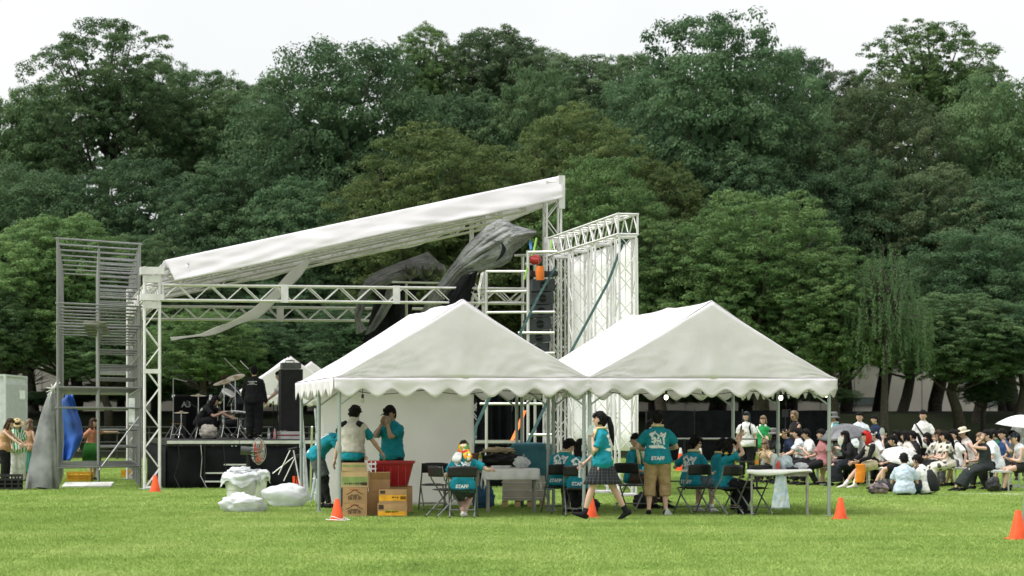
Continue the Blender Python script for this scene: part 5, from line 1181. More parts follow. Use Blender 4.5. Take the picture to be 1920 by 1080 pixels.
cone(632, 977, 'orange cone tied with white cord at the corner pole by the boxes', 1.0)
cone(1108, 971, 'orange cone behind the legs of the walking woman', 1.0)
cone(1576, 974, 'orange cone at the outer tent pole by the laden table', 1.0)
cone(1909, 1012, 'orange cone at the leaning rope post on the open lawn', 1.12)
cone(566, 926, 'small orange cone among the leaning poles', 0.8); 
_w = G(632, 977); MB().tube([_w + Vector((0.10 * math.cos(t), 0.10 * math.sin(t), 0.05 + 0.02 * math.sin(2 * t))) for t in [k * 0.4 for k in range(17)]] + [_w + Vector((0.2, -0.1, 0.02)), _w + Vector((0.06, -0.2, 0.02)), _w + Vector((-0.16, -0.12, 0.03))], 0.007, 5).build('cord', M_PAPER, label='white cord looped around the cone by the boxes', cat='cord', smooth=True)
# red and white cones behind the barrier
for i, px in enumerate((1313, 1240, 1276)):
    b = G(px, 884); t = thing('striped_cone', b, 'red and white striped safety cone beyond the steel barrier', 'cone', 'striped cones beyond the barrier')
    for j in range(4): MB().lathe(b + Vector((0, 0, 0.03 + j * 0.17)), [(0.14 - 0.028 * j, 0), (0.14 - 0.028 * (j + 1) + 0.002, 0.168)], 16).build('stripe', M_CONE if j % 2 == 0 else M_CAPW, t, smooth=True)
    MB().box(b + Vector((0, 0, 0.015)), (0.36, 0.36, 0.03)).build('base', M_CBASE, t)
# rope posts on the right
M_ROPE = mat('grey_rope', (0.5, 0.5, 0.48), 0.8)
pb = G(1917, 1000); tp = thing('rope_post', pb, 'leaning metal rope post standing in the lawn cone', 'post'); rod('pole', pb + Vector((0, 0, 0.02)), pb + Vector((0.06, 0, 1.05)), 0.012, M_GALV, tp); MB().cyl(pb + Vector((0, 0, 0)), pb + Vector((0, 0, 0.02)), 0.09).build('foot', M_GALV, tp)

# ---- rubbish bins and sacks
M_BIN = mat('grey_white_bin', (0.62, 0.62, 0.60), 0.45, var=0.08, scale=3)
def bin_(px, py, h, r, label):
    c = G(px, py); t = thing('rubbish_bin', c, label, 'bin', 'rubbish bins')
    MB().lathe(c, [(r * 0.80, 0.0), (r * 0.82, 0.02), (r * 0.90, h * 0.55), (r * 0.93, h * 0.56), (r * 0.99, h * 0.95), (r * 1.05, h * 0.96), (r * 1.05, h), (r * 0.95, h), (r * 0.8, h * 0.4), (0.02, h * 0.38)], 32).build('tub', M_BIN, t, smooth=True)
    for s in (-1, 1): MB().box(c + Vector((s * r * 1.02, 0, h * 0.78)), (0.05, 0.14, 0.035)).build('handle', M_BIN, t)
    def liner(a, b):
        th = a * 2 * math.pi; rr = r * (0.85 + 0.32 * min(1, b * 3)) if b < 0.34 else r * (1.16 + 0.10 * (b - 0.34)); z = h * (1.14 - 0.03 * math.sin(th * 3)) if b < 0.2 else h * (1.12 - 0.45 * (b - 0.2) * (1 + 0.35 * math.sin(th * 4 + 1)))
        rr *= 1 + 0.08 * fnoise(math.cos(th) * 3, math.sin(th) * 3, b * 4); return c + Vector((rr * math.cos(th), rr * math.sin(th), z + 0.03 * fnoise(math.cos(th) * 4, math.sin(th) * 4, b * 3)))
    MB().grid(60, 14, liner, thick=0.004).build('bag_liner', M_PLAS, t, smooth=2); return c
cb = bin_(452, 949, 0.52, 0.29, 'large white rubbish bin topped with a billowing bag'); bin_(480, 938, 0.50, 0.22, 'smaller white bin tucked behind the large one')
crumple(cb + Vector((0.0, 0, 0.60)), (0.26, 0.2, 0.11), 'billowing clear plastic bag on top of the large bin', M_PLAS, 'plastic_bag', 'bag', 22, amp=0.35)
crumple(G(538, 950) + Vector((0, 0, 0.185)), (0.44, 0.27, 0.23), 'full white rubbish sack lying on the lawn', M_PLAS, 'rubbish_sack', 'sack', 31, freq=1.6, amp=0.2)
crumple(G(452, 960) + Vector((0.03, 0, 0.13)), (0.42, 0.25, 0.19), 'flat white sack slumped in front of the large bin', M_PLAS, 'rubbish_sack', 'sack', 44, freq=2.0, amp=0.35)
# ---- fan
fc = G(478, 930); fan = thing('fan', fc, 'industrial floor fan with orange blades beside the stage steps', 'fan')
FC = W(485, 846, fc.y); FM = Matrix.Rotation(rad(72), 3, 'Z') @ Matrix.Rotation(rad(90), 3, 'X')
cage = MB()
for k in range(20):
    t = 2 * math.pi * k / 20; cage.tube([FC + FM @ Vector((0.03 * math.cos(t), 0.03 * math.sin(t), 0.09)), FC + FM @ Vector((0.22 * math.cos(t), 0.22 * math.sin(t), 0.07)), FC + FM @ Vector((0.27 * math.cos(t), 0.27 * math.sin(t), 0)), FC + FM @ Vector((0.22 * math.cos(t), 0.22 * math.sin(t), -0.07)), FC + FM @ Vector((0.05 * math.cos(t), 0.05 * math.sin(t), -0.09))], 0.004, 4)
for r in (0.12, 0.2, 0.272): cage.tube([FC + FM @ Vector((r * math.cos(t), r * math.sin(t), 0.0 if r > 0.25 else 0.075)) for t in [k * math.pi / 12 for k in range(25)]], 0.006, 5, caps=False)
cage.build('guard', M_GALV, fan)
for k in range(3):
    t0 = k * 2.094; MB().grid(6, 6, lambda a, b: FC + FM @ Vector(((0.05 + 0.18 * b) * math.cos(t0 + a * 1.3), (0.05 + 0.18 * b) * math.sin(t0 + a * 1.3), 0.05 * (a - 0.5))), thick=0.004).build('blade', mat('fan_orange', (0.45, 0.06, 0.02), 0.4), fan, smooth=2)
MB().cyl(FC + Vector((-0.08, 0, 0)), FC + Vector((-0.36, -0.03, 0.02)), 0.085, n=18).build('motor', mat('dark_grey_plastic', (0.06, 0.065, 0.065), 0.5), fan, smooth=True)
rod('stand', (FC.x - 0.2, FC.y, 0.05), (FC.x - 0.2, FC.y, FC.z), 0.025, M_BLKM, fan)
for k in range(3): rod('leg', (FC.x - 0.2, FC.y, 0.35), (FC.x - 0.2 + 0.4 * math.cos(k * 2.1), FC.y + 0.4 * math.sin(k * 2.1), 0.01), 0.016, M_BLKM, fan)
# ---- cardboard boxes
M_CARD = mat('cardboard', (0.40, 0.24, 0.115), 0.85, var=0.1, scale=4, obrand=0.08); M_CARD2 = mat('pale_cardboard', (0.46, 0.32, 0.17), 0.85, var=0.1, scale=4); M_PRN = mat('dark_print', (0.06, 0.035, 0.02), 0.8); M_YEL = mat('yellow_print', (0.75, 0.36, 0.02), 0.7); M_GRNP = mat('green_print', (0.22, 0.30, 0.10), 0.7); M_TAPE = mat('brown_tape', (0.33, 0.21, 0.11), 0.4)
def decal(parent, c, rz, pts_faces, m, name='print', sc=1.0):
    mb = MB(); R3 = Matrix.Rotation(rz, 3, 'Z'); vs, fs = pts_faces; mb.add([Vector(c) + R3 @ Vector((v.x * sc, 0, v.y * sc)) for v in vs], fs); return mb.build(name, m, parent)
def rect(w, h): return [Vector((-w / 2, -h / 2, 0)), Vector((w / 2, -h / 2, 0)), Vector((w / 2, h / 2, 0)), Vector((-w / 2, h / 2, 0))], [(0, 1, 2, 3)]
def poly2(pts): return [Vector((x, y, 0)) for x, y in pts], [tuple(range(len(pts)))]
def box(px0, px1, py0, py1, Y, d, label, rz=0.0, m=None, prints=(), flaps=False):
    a = W(px0, py1, Y); b = W(px1, py0, Y); w, h = b.x - a.x, b.z - a.z; c = Vector(((a.x + b.x) / 2, Y + d / 2, (a.z + b.z) / 2)); base = Vector((c.x, c.y, c.z - h / 2))
    t = thing('cardboard_box', base, label, 'box', 'cardboard boxes under the tent'); R3 = Matrix.Rotation(rz, 3, 'Z')
    MB().box(c, (w, d, h - 0.003), rz=rz).build('carton', m or M_CARD, t)
    MB().box(c + Vector((0, 0, h / 2 - 0.0005)), (w * 0.98, 0.06, 0.002), rz=rz).build('tape', M_TAPE, t)
    if flaps:
        for s in (-1, 1): MB().box(c + R3 @ Vector((0, s * d * 0.55, h / 2 + 0.05)), (w, 0.006, 0.14), M=R3 @ Matrix.Rotation(-s * 0.5, 3, 'X')).build('flap', m or M_CARD, t)
    for (kind, x, z, s, pm) in prints:
        f = c + R3 @ Vector((x * w, -d / 2 - 0.002, z * h))
        if isinstance(kind, str): decal(t, f, rz, text_mesh(kind, s, 0.0012), pm, 'lettering')
        else: decal(t, f, rz, kind, pm)
    return t
MOUNT = poly2([(-0.13, -0.03), (-0.06, 0.0), (-0.02, 0.035), (0.02, 0.035), (0.06, 0.0), (0.13, -0.03), (0.135, -0.022), (0.065, 0.012), (0.025, 0.05), (-0.025, 0.05), (-0.065, 0.012), (-0.135, -0.022)])
YB = 37.9
wt = lambda: [(MOUNT, 0, 0.16, 1, M_PRN), ('保存水', 0, -0.18, 0.075, M_PRN), (marks(0.12, 0.022, 6, 2), 0, 0.02, 1, M_PRN), (marks(0.16, 0.018, 8, 3), 0, 0.36, 1, mat('red_print', (0.45, 0.07, 0.03), 0.8))]
box(642, 688, 943.5, 968, YB, 0.32, 'brown water carton with mountain print, bottom of its stack', prints=wt())
box(642, 688, 914, 943.5, YB, 0.32, 'brown water carton with mountain print, under the green banded box', 0.02, prints=wt())
box(640, 691, 883.5, 914, YB, 0.34, 'carton with a broad green band on the water cartons', -0.03, M_CARD2, prints=[(rect(0.40, 0.13), 0, -0.1, 1, M_GRNP), (marks(0.28, 0.035, 8, 4), -0.05, -0.26, 1, M_PRN), (rect(0.09, 0.05), 0.36, -0.28, 1, M_PRN)])
box(640, 686, 868, 883.5, YB, 0.30, 'open shallow carton with green edge on top of the stack', 0.03, M_CARD2, prints=[(rect(0.36, 0.03), 0, 0.15, 1, M_GRNP)], flaps=False)
box(708, 763, 943.5, 968, YB - 0.1, 0.30, 'yellow printed carton on the grass in front of the red tub', 0.0, prints=[(rect(0.44, 0.07), 0, -0.28, 1, M_YEL), (marks(0.2, 0.05, 6, 5), 0.0, -0.12, 1, mat('lime_print', (0.30, 0.38, 0.03), 0.7)), (rect(0.08, 0.07), -0.38, 0.2, 1, M_PRN)])
box(710, 762, 918.5, 943.5, YB - 0.1, 0.30, 'carton with an orange band stacked on the yellow printed one', 0.02, prints=[(rect(0.43, 0.09), 0, -0.1, 1, M_YEL), (marks(0.11, 0.026, 3, 6), 0.1, -0.06, 1, M_PRN), (rect(0.08, 0.05), -0.36, 0.33, 1, M_PRN), (rect(0.09, 0.05), 0.38, -0.1, 1, M_PRN)])
box(690, 730, 899, 922, YB + 0.35, 0.4, 'plain brown carton behind the yellow printed stack', 0.05, flaps=True); box(690, 712, 922, 966, YB + 0.30, 0.35, 'dark shaded carton between the two stacks', -0.04)
box(722, 772, 912, 960, YB + 1.0, 0.45, 'plain brown carton carrying the red tub', 0.04)
crumple(W(668, 879, YB + 0.12), (0.17, 0.10, 0.055), 'white rag lying on the green banded carton', M_PLAS, 'rag', 'rag', 64, freq=3, amp=0.5)
# red tub
rc = W(733, 911, YB + 0.95); M_TUB = mat('red_plastic_tub', (0.33, 0.008, 0.012), 0.35, var=0.1)
tub = thing('red_tub', rc, 'big red plastic tub standing on the cartons', 'tub')
def tubf(w0, d0, z, g): return [rc + Vector((sx * (w0 / 2), sy * d0 / 2 + 0.2, z)) for sx, sy in ((-1, -1), (1, -1), (1, 1), (-1, 1))]
o_ = [tubf(0.52, 0.36, 0, 0), tubf(0.70, 0.46, 0.36, 0), tubf(0.75, 0.51, 0.36, 0), tubf(0.75, 0.51, 0.40, 0), tubf(0.69, 0.45, 0.40, 0), tubf(0.50, 0.34, 0.03, 0)]
mb = MB(); mb.add([v for r in o_ for v in r], [(3, 2, 1, 0)] + [(i * 4 + j, i * 4 + (j + 1) % 4, i * 4 + 4 + (j + 1) % 4, i * 4 + 4 + j) for i in range(5) for j in range(4)] + [(20, 21, 22, 23)])
mb.build('shell', M_TUB, tub)
for k in range(5): MB().box(rc + Vector((-0.24 + 0.12 * k, -0.035, 0.18)), (0.012, 0.012, 0.33), M=Matrix.Rotation(-0.13, 3, 'X')).build('rib', M_TUB, tub)
bk = W(697, 900, YB + 0.75); bsk = thing('basket', bk, 'white slatted basket filled with cartons beside the red tub', 'basket')
for k in range(4): MB().box(bk + Vector((0, 0, 0.03 + 0.075 * k)), (0.15, 0.26, 0.025)).build('slat', M_CAPW, bsk)
for s in (-1, 0, 1): MB().box(bk + Vector((s * 0.066, -0.132, 0.15)), (0.016, 0.012, 0.31)).build('upright', M_CAPW, bsk)
# ---- the clutter behind the clothed table
M_TEALC = mat('teal_blanket', (0.045, 0.16, 0.20), 0.85, var=0.12, scale=3, bump=0.5, bscale=12)
tcn = G(990, 948); 
def blanket(a, b):
    th = a * 2 * math.pi; sq = lambda c: math.copysign(abs(c) ** 0.35, c)
    if b < 0.72: z = 0.28 + b / 0.72 * 0.82; r = 1 + 0.03 * math.sin(th * 7 + b * 3) * (1 - b)
    else: z = 1.10 + 0.03 * math.sin((b - 0.72) * 5); r = max(0.001, 1 - (b - 0.72) / 0.28)
    return tcn + Vector((sq(math.cos(th)) * 0.42 * r, sq(math.sin(th)) * 0.30 * r, z - 0.07 * (math.cos(th) < -0.4) * min(1, b * 1.4)))
MB().grid(72, 24, blanket).build('covered_case', M_TEALC, smooth=2, label='tall case under a teal blanket behind the clothed table', cat='case')
M_WRAP = mat('wrapped_cartons', (0.40, 0.36, 0.29), 0.3, var=0.12, scale=3, bump=0.6, bscale=7)
pw = thing('wrapped_pallet', G(982, 950) + Vector((0, -0.1, 0)), 'pallet of cartons wrapped in clear film under the teal blanket', 'pallet')
MB().box(pw.location + Vector((0, 0, 0.33)), (0.76, 0.55, 0.42), taper=0.97).build('stack', M_WRAP, pw); 
for k in range(3): MB().box(pw.location + Vector((0, 0, 0.17 + 0.13 * k)), (0.775, 0.565, 0.012)).build('film_fold', M_PLAS, pw)
for k in range(4): MB().box(pw.location + Vector((-0.33 + 0.22 * k, 0, 0.05)), (0.1, 0.55, 0.1)).build('pallet_block', M_CARD2, pw)
# table with the clothes heap
t3c = G(938, 950); tb3, q3 = table(t3c, 0.9, 0.5, 0.05, 'folding table under the heap of clothes and bags', 0.70)
crumple(q3(0, 0, 0.83), (0.38, 0.22, 0.16), 'heap of black bags and jackets on the table behind', mat('black_nylon', (0.012, 0.012, 0.013), 0.5, bump=0.5, bscale=14), 'bag_heap', 'bags', 51, freq=2.2, amp=0.4)
crumple(q3(-0.03, 0.02, 0.98), (0.30, 0.18, 0.07), 'beige jacket thrown over the black bags', mat('beige_cloth', (0.42, 0.34, 0.22), 0.9, bump=0.5, bscale=14), 'jacket', 'jacket', 60, freq=2.4, amp=0.45)
bottle(q3(-0.36, -0.2, 0.72), 'tea bottle beside the bag heap', M_TEA, 0.24, lab=M_CAPW); bottle(q3(0.40, -0.18, 0.72), 'blue capped bottle leaning by the bag heap', M_PET, 0.22, cap=M_LBL)
MB().lathe(q3(-0.45, 0.0, 0.72), [(0.09, 0), (0.10, 0.05), (0.10, 0.2), (0.08, 0.22)], 16).build('brown_pot', mat('brown_leather', (0.12, 0.045, 0.02), 0.5), smooth=True, label='round brown leather bag beside the tea bottle', cat='bag')
crumple(G(905, 955) + Vector((0, 0, 0.2)), (0.22, 0.15, 0.22), 'blue cloth bag on the grass under the clothed table', mat('deep_blue_cloth', (0.02, 0.08, 0.16), 0.8), 'cloth_bag', 'bag', 70, amp=0.3)
crumple(G(1208, 955) + Vector((0, 0.1, 0.13)), (0.2, 0.16, 0.16), 'black backpack on the grass behind the standing staff man', mat('black_nylon', (0.012, 0.012, 0.013), 0.5), 'backpack', 'backpack', 75, amp=0.25)
crumple(G(1108, 962) + Vector((0, 0.1, 0.12)), (0.15, 0.13, 0.14), 'black bag on the grass under the chairs of the bowing staff', mat('black_nylon', (0.012, 0.012, 0.013), 0.5), 'bag', 'bag', 79, amp=0.25)
MB().prism([G(1246, 967) + Vector((0, 0, 0.01)), G(1262, 967) + Vector((0, 0, 0.01)), G(1250, 967) + Vector((0, 0, 0.14))], (0, 0.12, 0)).build('paper_bag', mat('grey_paper', (0.45, 0.46, 0.46), 0.7), label='small grey folded bag at the feet of the standing staff man', cat='bag')

# ---- leaning poles and stands by the tent corner
for i in range(12):
    a = G(566 + (i * 37 % 40), 928 + (i * 13 % 18)); top = Vector((a.x + ((i * 53 % 17) - 8) * 0.025, a.y + 0.35, 0.9 + (i * 29 % 11) * 0.12))
    MB().cyl(a, top, 0.016 + 0.004 * (i % 3), n=8).build('spare_pole', M_PIPE if i % 3 else M_GALV, smooth=True, label='spare grey tent pole leaning in the bundle by the stage corner', cat='pole', group='spare poles leaning by the stage corner')
for i, (x0, y0, x1, y1) in enumerate(((545, 842, 522, 890), (553, 855, 511, 888), (553, 858, 532, 902))):
    st = thing('folded_stand', G(533, 925), ['folded silver microphone stand leaning highest by the poles', 'folded silver stand lying flattest across the others', 'folded silver stand hanging lowest by the poles'][i], 'stand', 'folded stands by the poles')
    rod('tube', W(x0, y0, 50), W(x1, y1, 49.9), 0.011, M_ALU, st); rod('grip', W(x0 - 5, y0 + 1, 50), W(x0 + 12, y0 - 3, 50), 0.02, M_BLKM, st)
    rod('support', W(x0, y0, 50), (W(x0 + 16, 0, 50).x, 50.2, 0.0), 0.009, M_BLKM, st)
for i in range(2): MB().box(G(551 + 7 * i, 925) + Vector((0, 0, 0.18)), (0.05, 0.05, 0.36)).build('orange_stake', M_CONE, label='orange stake standing among the leaning poles', cat='stake', group='orange stakes')
st = thing('step_ladder', G(590, 938), 'grey step ladder leaning inside the corner of the tent', 'ladder')
for s in (-1, 1):
    rod('rail', G(582 + 14 * (s + 1) / 2, 938), W(592 + 7 * s, 800, 44.8), 0.02, M_ALU, st)
for k in range(4): rod('rung', W(584 + 2 * k, 925 - 27 * k, 44.9), W(599 - 1 * k, 925 - 27 * k, 44.9), 0.014, M_ALU, st)

# ---- barrier in front of the audience
bar_ = thing('crowd_barrier', G(1320, 920), 'dark steel crowd barrier between the staff and the audience', 'barrier')
for i in range(3):
    xs = [1215 + 68 * i, 1283 + 68 * i]; Yb = 52.5
    for x in xs: a = W(x, 0, Yb); rod('post', (a.x, Yb, 0), (a.x, Yb, 1.12), 0.022, M_BLKM, bar_)
    for z in (1.12, 0.62, 0.2): rod('rail', (W(xs[0], 0, Yb).x, Yb, z), (W(xs[1], 0, Yb).x, Yb, z), 0.022 if z > 1 else 0.014, M_SCAF if z > 1 else M_BLKM, bar_)

# ---- left corner: container, drums, crates
xr = W(8, 0, 84).x; M_CONT = mat('container_white', (0.50, 0.52, 0.54), 0.5, var=0.06); zc = W(0, 707, 86).z
cn = thing('site_container', (xr - 1.1, 86, 0), 'white ribbed metal container at the edge of the wood', 'container')
MB().box((xr - 1.1, 85.9, zc / 2 + 0.1), (2.2, 3.7, zc - 0.2)).build('body', M_CONT, cn)
for k in range(34): MB().box((xr + 0.012, 85.9, 0.4 + k * (zc - 0.6) / 34), (0.024, 3.4, 0.045)).build('rib', M_CONT, cn)
for y in (84.07, 87.72): MB().box((xr + 0.01, y, zc / 2 + 0.1), (0.08, 0.14, zc - 0.2)).build('corner_post', M_CONT, cn)
MB().box((xr - 1.1, 85.9, zc + 0.03), (2.3, 3.8, 0.06)).build('roof', M_CONT, cn); MB().box((xr + 0.035, 86.9, W(0, 740, 86).z), (0.02, 0.9, 0.32)).build('notice', M_PAPER, cn)
for k in range(2): MB().box((xr - 1.1, 84.4 + 3 * k, 0.05), (2.1, 0.2, 0.1)).build('skid', M_BLKM, cn)
M_DRUM = mat('red_brown_wood', (0.16, 0.035, 0.018), 0.35, var=0.3, scale=6); M_SKINB = mat('drum_skin', (0.5, 0.42, 0.3), 0.6)
for i, (px, py, h) in enumerate(((27, 896, 0.74), (5, 893, 0.70))):
    c = G(px, py); c = Vector((c.x, 56.5 + 0.4 * i, 0)); t = thing('tall_drum', c, ['tall red brown wooden drum beneath the hands of the dancer', 'tall red brown drum partly cut by the black crate'][i], 'drum', 'tall wooden drums')
    zb = 0.25; MB().lathe(c + Vector((0, 0, 0.0)), [(0.17, 0), (0.165, 0.1), (0.155, h * 0.6), (0.175, h + zb - 0.03)], 22).build('shell', M_DRUM, t, smooth=True); MB().lathe(c + Vector((0, 0, h + zb - 0.03)), [(0.178, 0), (0.178, 0.02), (0.1, 0.024)], 22).build('skin', M_SKINB, t)
M_CRB = mat('black_crate', (0.012, 0.013, 0.014), 0.5); 
def crate(c, sz, m, label, rz=0, inner=None):
    t = thing('plastic_crate', c, label, 'crate'); w, d, h = sz
    MB().box(c + Vector((0, 0, 0.015)), (w, d, 0.03), rz=rz).build('floor', m, t)
    for k in range(4):
        z = 0.05 + k * (h - 0.07) / 3
        for s in (-1, 1):
            MB().box(c + Vector((0, s * (d / 2 - 0.01), z)), (w, 0.02, 0.03 if k < 3 else 0.05)).build('slat', m, t); MB().box(c + Vector((s * (w / 2 - 0.01), 0, z)), (0.02, d - 0.045, 0.03 if k < 3 else 0.05)).build('slat', m, t)
    for s in (-1, -0.5, 0, 0.5, 1):
        for y in (-1, 1): MB().box(c + Vector((s * (w / 2 - 0.02), y * (d / 2 - 0.014), h / 2)), (0.035, 0.02, h)).build('rib', m, t)
    if inner: MB().box(c + Vector((0, 0, h * 0.45)), (w - 0.06, d - 0.06, h * 0.6)).build('contents', inner, t)
    return t
crate(G(13, 919), (0.62, 0.42, 0.34), M_CRB, 'black slatted crate on the lawn in front of the drums', inner=M_BLACK)
bx = G(15, 900); MB().box((bx.x, 53.4, 0.42), (0.52, 0.34, 0.11)).box((bx.x - 0.02, 53.4, 0.50), (0.54, 0.36, 0.04)).build('suitcase', mat('cream_case', (0.55, 0.48, 0.35), 0.5), label='cream case with a red lid on the black crate', cat='case')
crate(G(150, 903), (0.60, 0.4, 0.24), mat('yellow_crate', (0.55, 0.28, 0.015), 0.5), 'yellow crate under the scaffold tower behind the white board', inner=M_YEL)
crate(G(243, 895), (0.4, 0.4, 0.2), mat('yellow_crate', (0.55, 0.28, 0.015), 0.5), 'small yellow crate deeper under the scaffold tower')
wb = G(165, 914); MB().box((wb.x, wb.y, 0.06), (1.1, 0.6, 0.04), M=Matrix.Rotation(0.12, 3, 'X') @ Matrix.Rotation(0.06, 3, 'Z')).build('white_board', mat('white_board_paint', (0.6, 0.6, 0.57), 0.6), label='white board lying on the grass at the scaffold foot', cat='board')
# ================================================================== things on the stage
DK = DZ + 0.002
M_TOLEX = mat('black_tolex', (0.012, 0.012, 0.013), 0.7, var=0.2); M_CHROME = mat('chrome', (0.65, 0.65, 0.66), 0.18, 1.0); M_BRASS = mat('cymbal_bronze', (0.42, 0.36, 0.24), 0.3, 0.9)
def onst(px, Y, py=None): return Vector(((px - 960) / FPX * Y, Y, DK))
amp = thing('bass_cabinet', onst(362, 60.2), 'wide black bass cabinet with a pale logo on stage', 'amplifier'); ac = onst(362, 60.2)
MB().box(ac + Vector((0, 0, 0.54)), (0.95, 0.45, 1.08), rz=TH).build('cabinet', M_TOLEX, amp); MB().box(ac + Vector((0.0, -0.24, 0.54)), (0.88, 0.02, 1.0), rz=TH).build('grill_cloth', mat('grill_cloth', (0.006, 0.006, 0.007), 0.95, spec=0.1), amp)
for s in (-1, 1):
    for z in (0.04, 1.04): MB().box(ac + Vector((s * 0.45, -0.2 + s * 0.09, z)), (0.07, 0.07, 0.07), rz=TH).build('corner_cap', M_CHROME, amp)
decal(amp, ac + Vector((-0.13, -0.29, 0.83)), TH, text_mesh('A3', 0.2, 0.004), mat('logo_grey', (0.25, 0.25, 0.26), 0.5), 'logo')
a2 = onst(336, 59.0); amp2 = thing('guitar_amp', a2, 'low dark amplifier with a brown stripe beside the bass cabinet', 'amplifier'); MB().box(a2 + Vector((0, 0, 0.3)), (0.3, 0.4, 0.55), rz=TH).build('cabinet', M_TOLEX, amp2); MB().box(a2 + Vector((-0.02, -0.22, 0.36)), (0.28, 0.02, 0.02), rz=TH).build('trim', mat('tan_trim', (0.35, 0.2, 0.08), 0.5), amp2); MB().box(a2 + Vector((-0.02, -0.22, 0.1)), (0.28, 0.02, 0.02), rz=TH).build('trim', M_ALU, amp2)
tall = thing('speaker_stack', onst(545, 57.6), 'tall black speaker stack with a metal case on top', 'speaker'); tc_ = onst(545, 57.6)
MB().box(tc_ + Vector((0, 0, 0.93)), (0.52, 0.6, 1.45), rz=TH).build('cabinet', M_TOLEX, tall); MB().box(tc_ + Vector((0, 0, 1.74)), (0.45, 0.5, 0.14), rz=TH).build('head_case', mat('case_grey', (0.10, 0.10, 0.10), 0.5, 0.3), tall); MB().box(tc_ + Vector((0, 0, 0.09)), (0.56, 0.62, 0.18), rz=TH).build('trolley', M_ALU, tall)
MB().box(tc_ + Vector((0.0, -0.325, 0.09)), (0.56, 0.012, 0.03), rz=TH).build('red_stripe', M_RED, tall); MB().tube([tc_ + Vector((-0.1, -0.2, 1.81)), tc_ + Vector((-0.1, -0.2, 1.86)), tc_ + Vector((0.1, -0.2, 1.86)), tc_ + Vector((0.1, -0.2, 1.81))], 0.012, 6).build('handle', M_BLKM, tall)
kit = thing('drum_kit', onst(430, 59.0), 'black drum kit with tilted toms and cymbals on stage', 'drum kit'); KD = mat('drum_lacquer', (0.012, 0.014, 0.018), 0.2, spec=0.6)
def drum(c, r, h, ax, name):
    q = Vector(ax).normalized().to_track_quat('Z', 'Y').to_matrix(); d_ = MB().lathe(c, [(r, -h / 2), (r, h / 2)], 22, M=q).build(name, KD, kit, smooth=True)
    for s in (-1, 1): MB().lathe(c + q @ Vector((0, 0, s * h / 2)), [(r * 1.04, -0.018), (r * 1.05, 0), (r * 1.04, 0.018), (r * 0.95, 0.012)], 22, M=q).build('hoop', M_CHROME, d_, smooth=True)
    for j in range(7):
        t = j * 0.9; rod('lug', c + q @ Vector((r * 1.04 * math.cos(t), r * 1.04 * math.sin(t), -h * 0.4)), c + q @ Vector((r * 1.04 * math.cos(t), r * 1.04 * math.sin(t), h * 0.4)), 0.008, M_CHROME, d_)
S_ = 4533 / 58.6
drum(W(424, 745, 58.6), 0.17, 0.26, (0.45, -0.35, 0.75), 'tom'); drum(W(400, 757, 59.2), 0.15, 0.22, (0.4, -0.3, 0.8), 'tom'); drum(W(432, 792, 59.4), 0.28, 0.4, (1, 0.2, 0.05), 'bass_drum'); drum(W(462, 790, 58.6), 0.2, 0.36, (0.05, 0, 1), 'floor_tom'); drum(W(446, 778, 58.4), 0.18, 0.14, (0.1, -0.1, 1), 'snare_drum')
def cymbal(c, r, ax):
    q = Vector(ax).normalized().to_track_quat('Z', 'Y').to_matrix(); MB().lathe(c, [(r, 0), (r * 0.3, 0.02), (r * 0.18, 0.045), (0.01, 0.05), (0.01, 0.046), (r * 0.3, 0.014)], 26, M=q).build('cymbal', M_BRASS, kit, smooth=True)
cymbal(W(420, 716, 58.3), 0.27, (-0.25, -0.22, 0.9)); cymbal(W(372, 742, 58.3), 0.2, (0.02, -0.08, 1)); cymbal(W(441, 708, 59.6), 0.25, (-0.2, -0.3, 0.85)); cymbal(W(340, 774, 58.2), 0.18, (0, -0.1, 1))
def tripod(c, h, m=M_CHROME, parent=kit, boom=None):
    rod('stand_tube', c + Vector((0, 0, 0.25)), c + Vector((0, 0, h)), 0.012, m, parent)
    for k in range(3): rod('stand_leg', c + Vector((0, 0, 0.35)), c + Vector((0.28 * math.cos(k * 2.1 + 0.4), 0.28 * math.sin(k * 2.1 + 0.4), 0.01)), 0.010, m, parent)
    if boom: rod('boom', c + Vector((0, 0, h)), boom, 0.009, m, parent)
for px, Y, h in ((420, 58.3, 1.35), (372, 58.3, 1.05), (441, 59.6, 1.5), (340, 58.2, 0.65), (408, 58.6, 0.8), (450, 58.3, 0.6), (392, 58.9, 0.7)): tripod(onst(px, Y), h)
rod('boom', W(420, 672, 58.3), W(450, 700, 58.5), 0.012, M_CHROME, kit); rod('boom', W(450, 676, 58.8), W(466, 692, 58.8), 0.012, M_CHROME, kit); rod('boom', W(428, 716, 58.2), W(452, 742, 58.2), 0.012, M_CHROME, kit)
for i, (px, Y, h, bp, lab) in enumerate(((325, 58.0, 1.45, (352, 716), 'tall microphone stand beside the bass cabinet'), (370, 57.3, 0.75, (352, 755), 'short microphone stand before the kneeling musician'), (513, 57.6, 0.9, (507, 760), 'microphone stand beside the tall speaker stack'), (520, 57.8, 0.8, (530, 762), 'slender microphone stand touching the tall speaker stack'))):
    c = onst(px, Y); ms = thing('microphone_stand', c, lab, 'stand', 'microphone stands'); tripod(c, h, M_BLKM if i else M_GALV, ms, W(*bp, Y)); MB().ell(W(*bp, Y), (0.03, 0.03, 0.05), 8, 6).build('microphone', M_BLKM, ms)
bottle(onst(504, 57.0), 'clear water bottle with blue cap on the stage edge', M_PET, 0.27, cap=M_LBL, lab=M_CAPW); bottle(onst(515, 57.0), 'pinkish drink bottle on the stage edge', mat('pink_drink', (0.6, 0.3, 0.3), 0.2), 0.24)
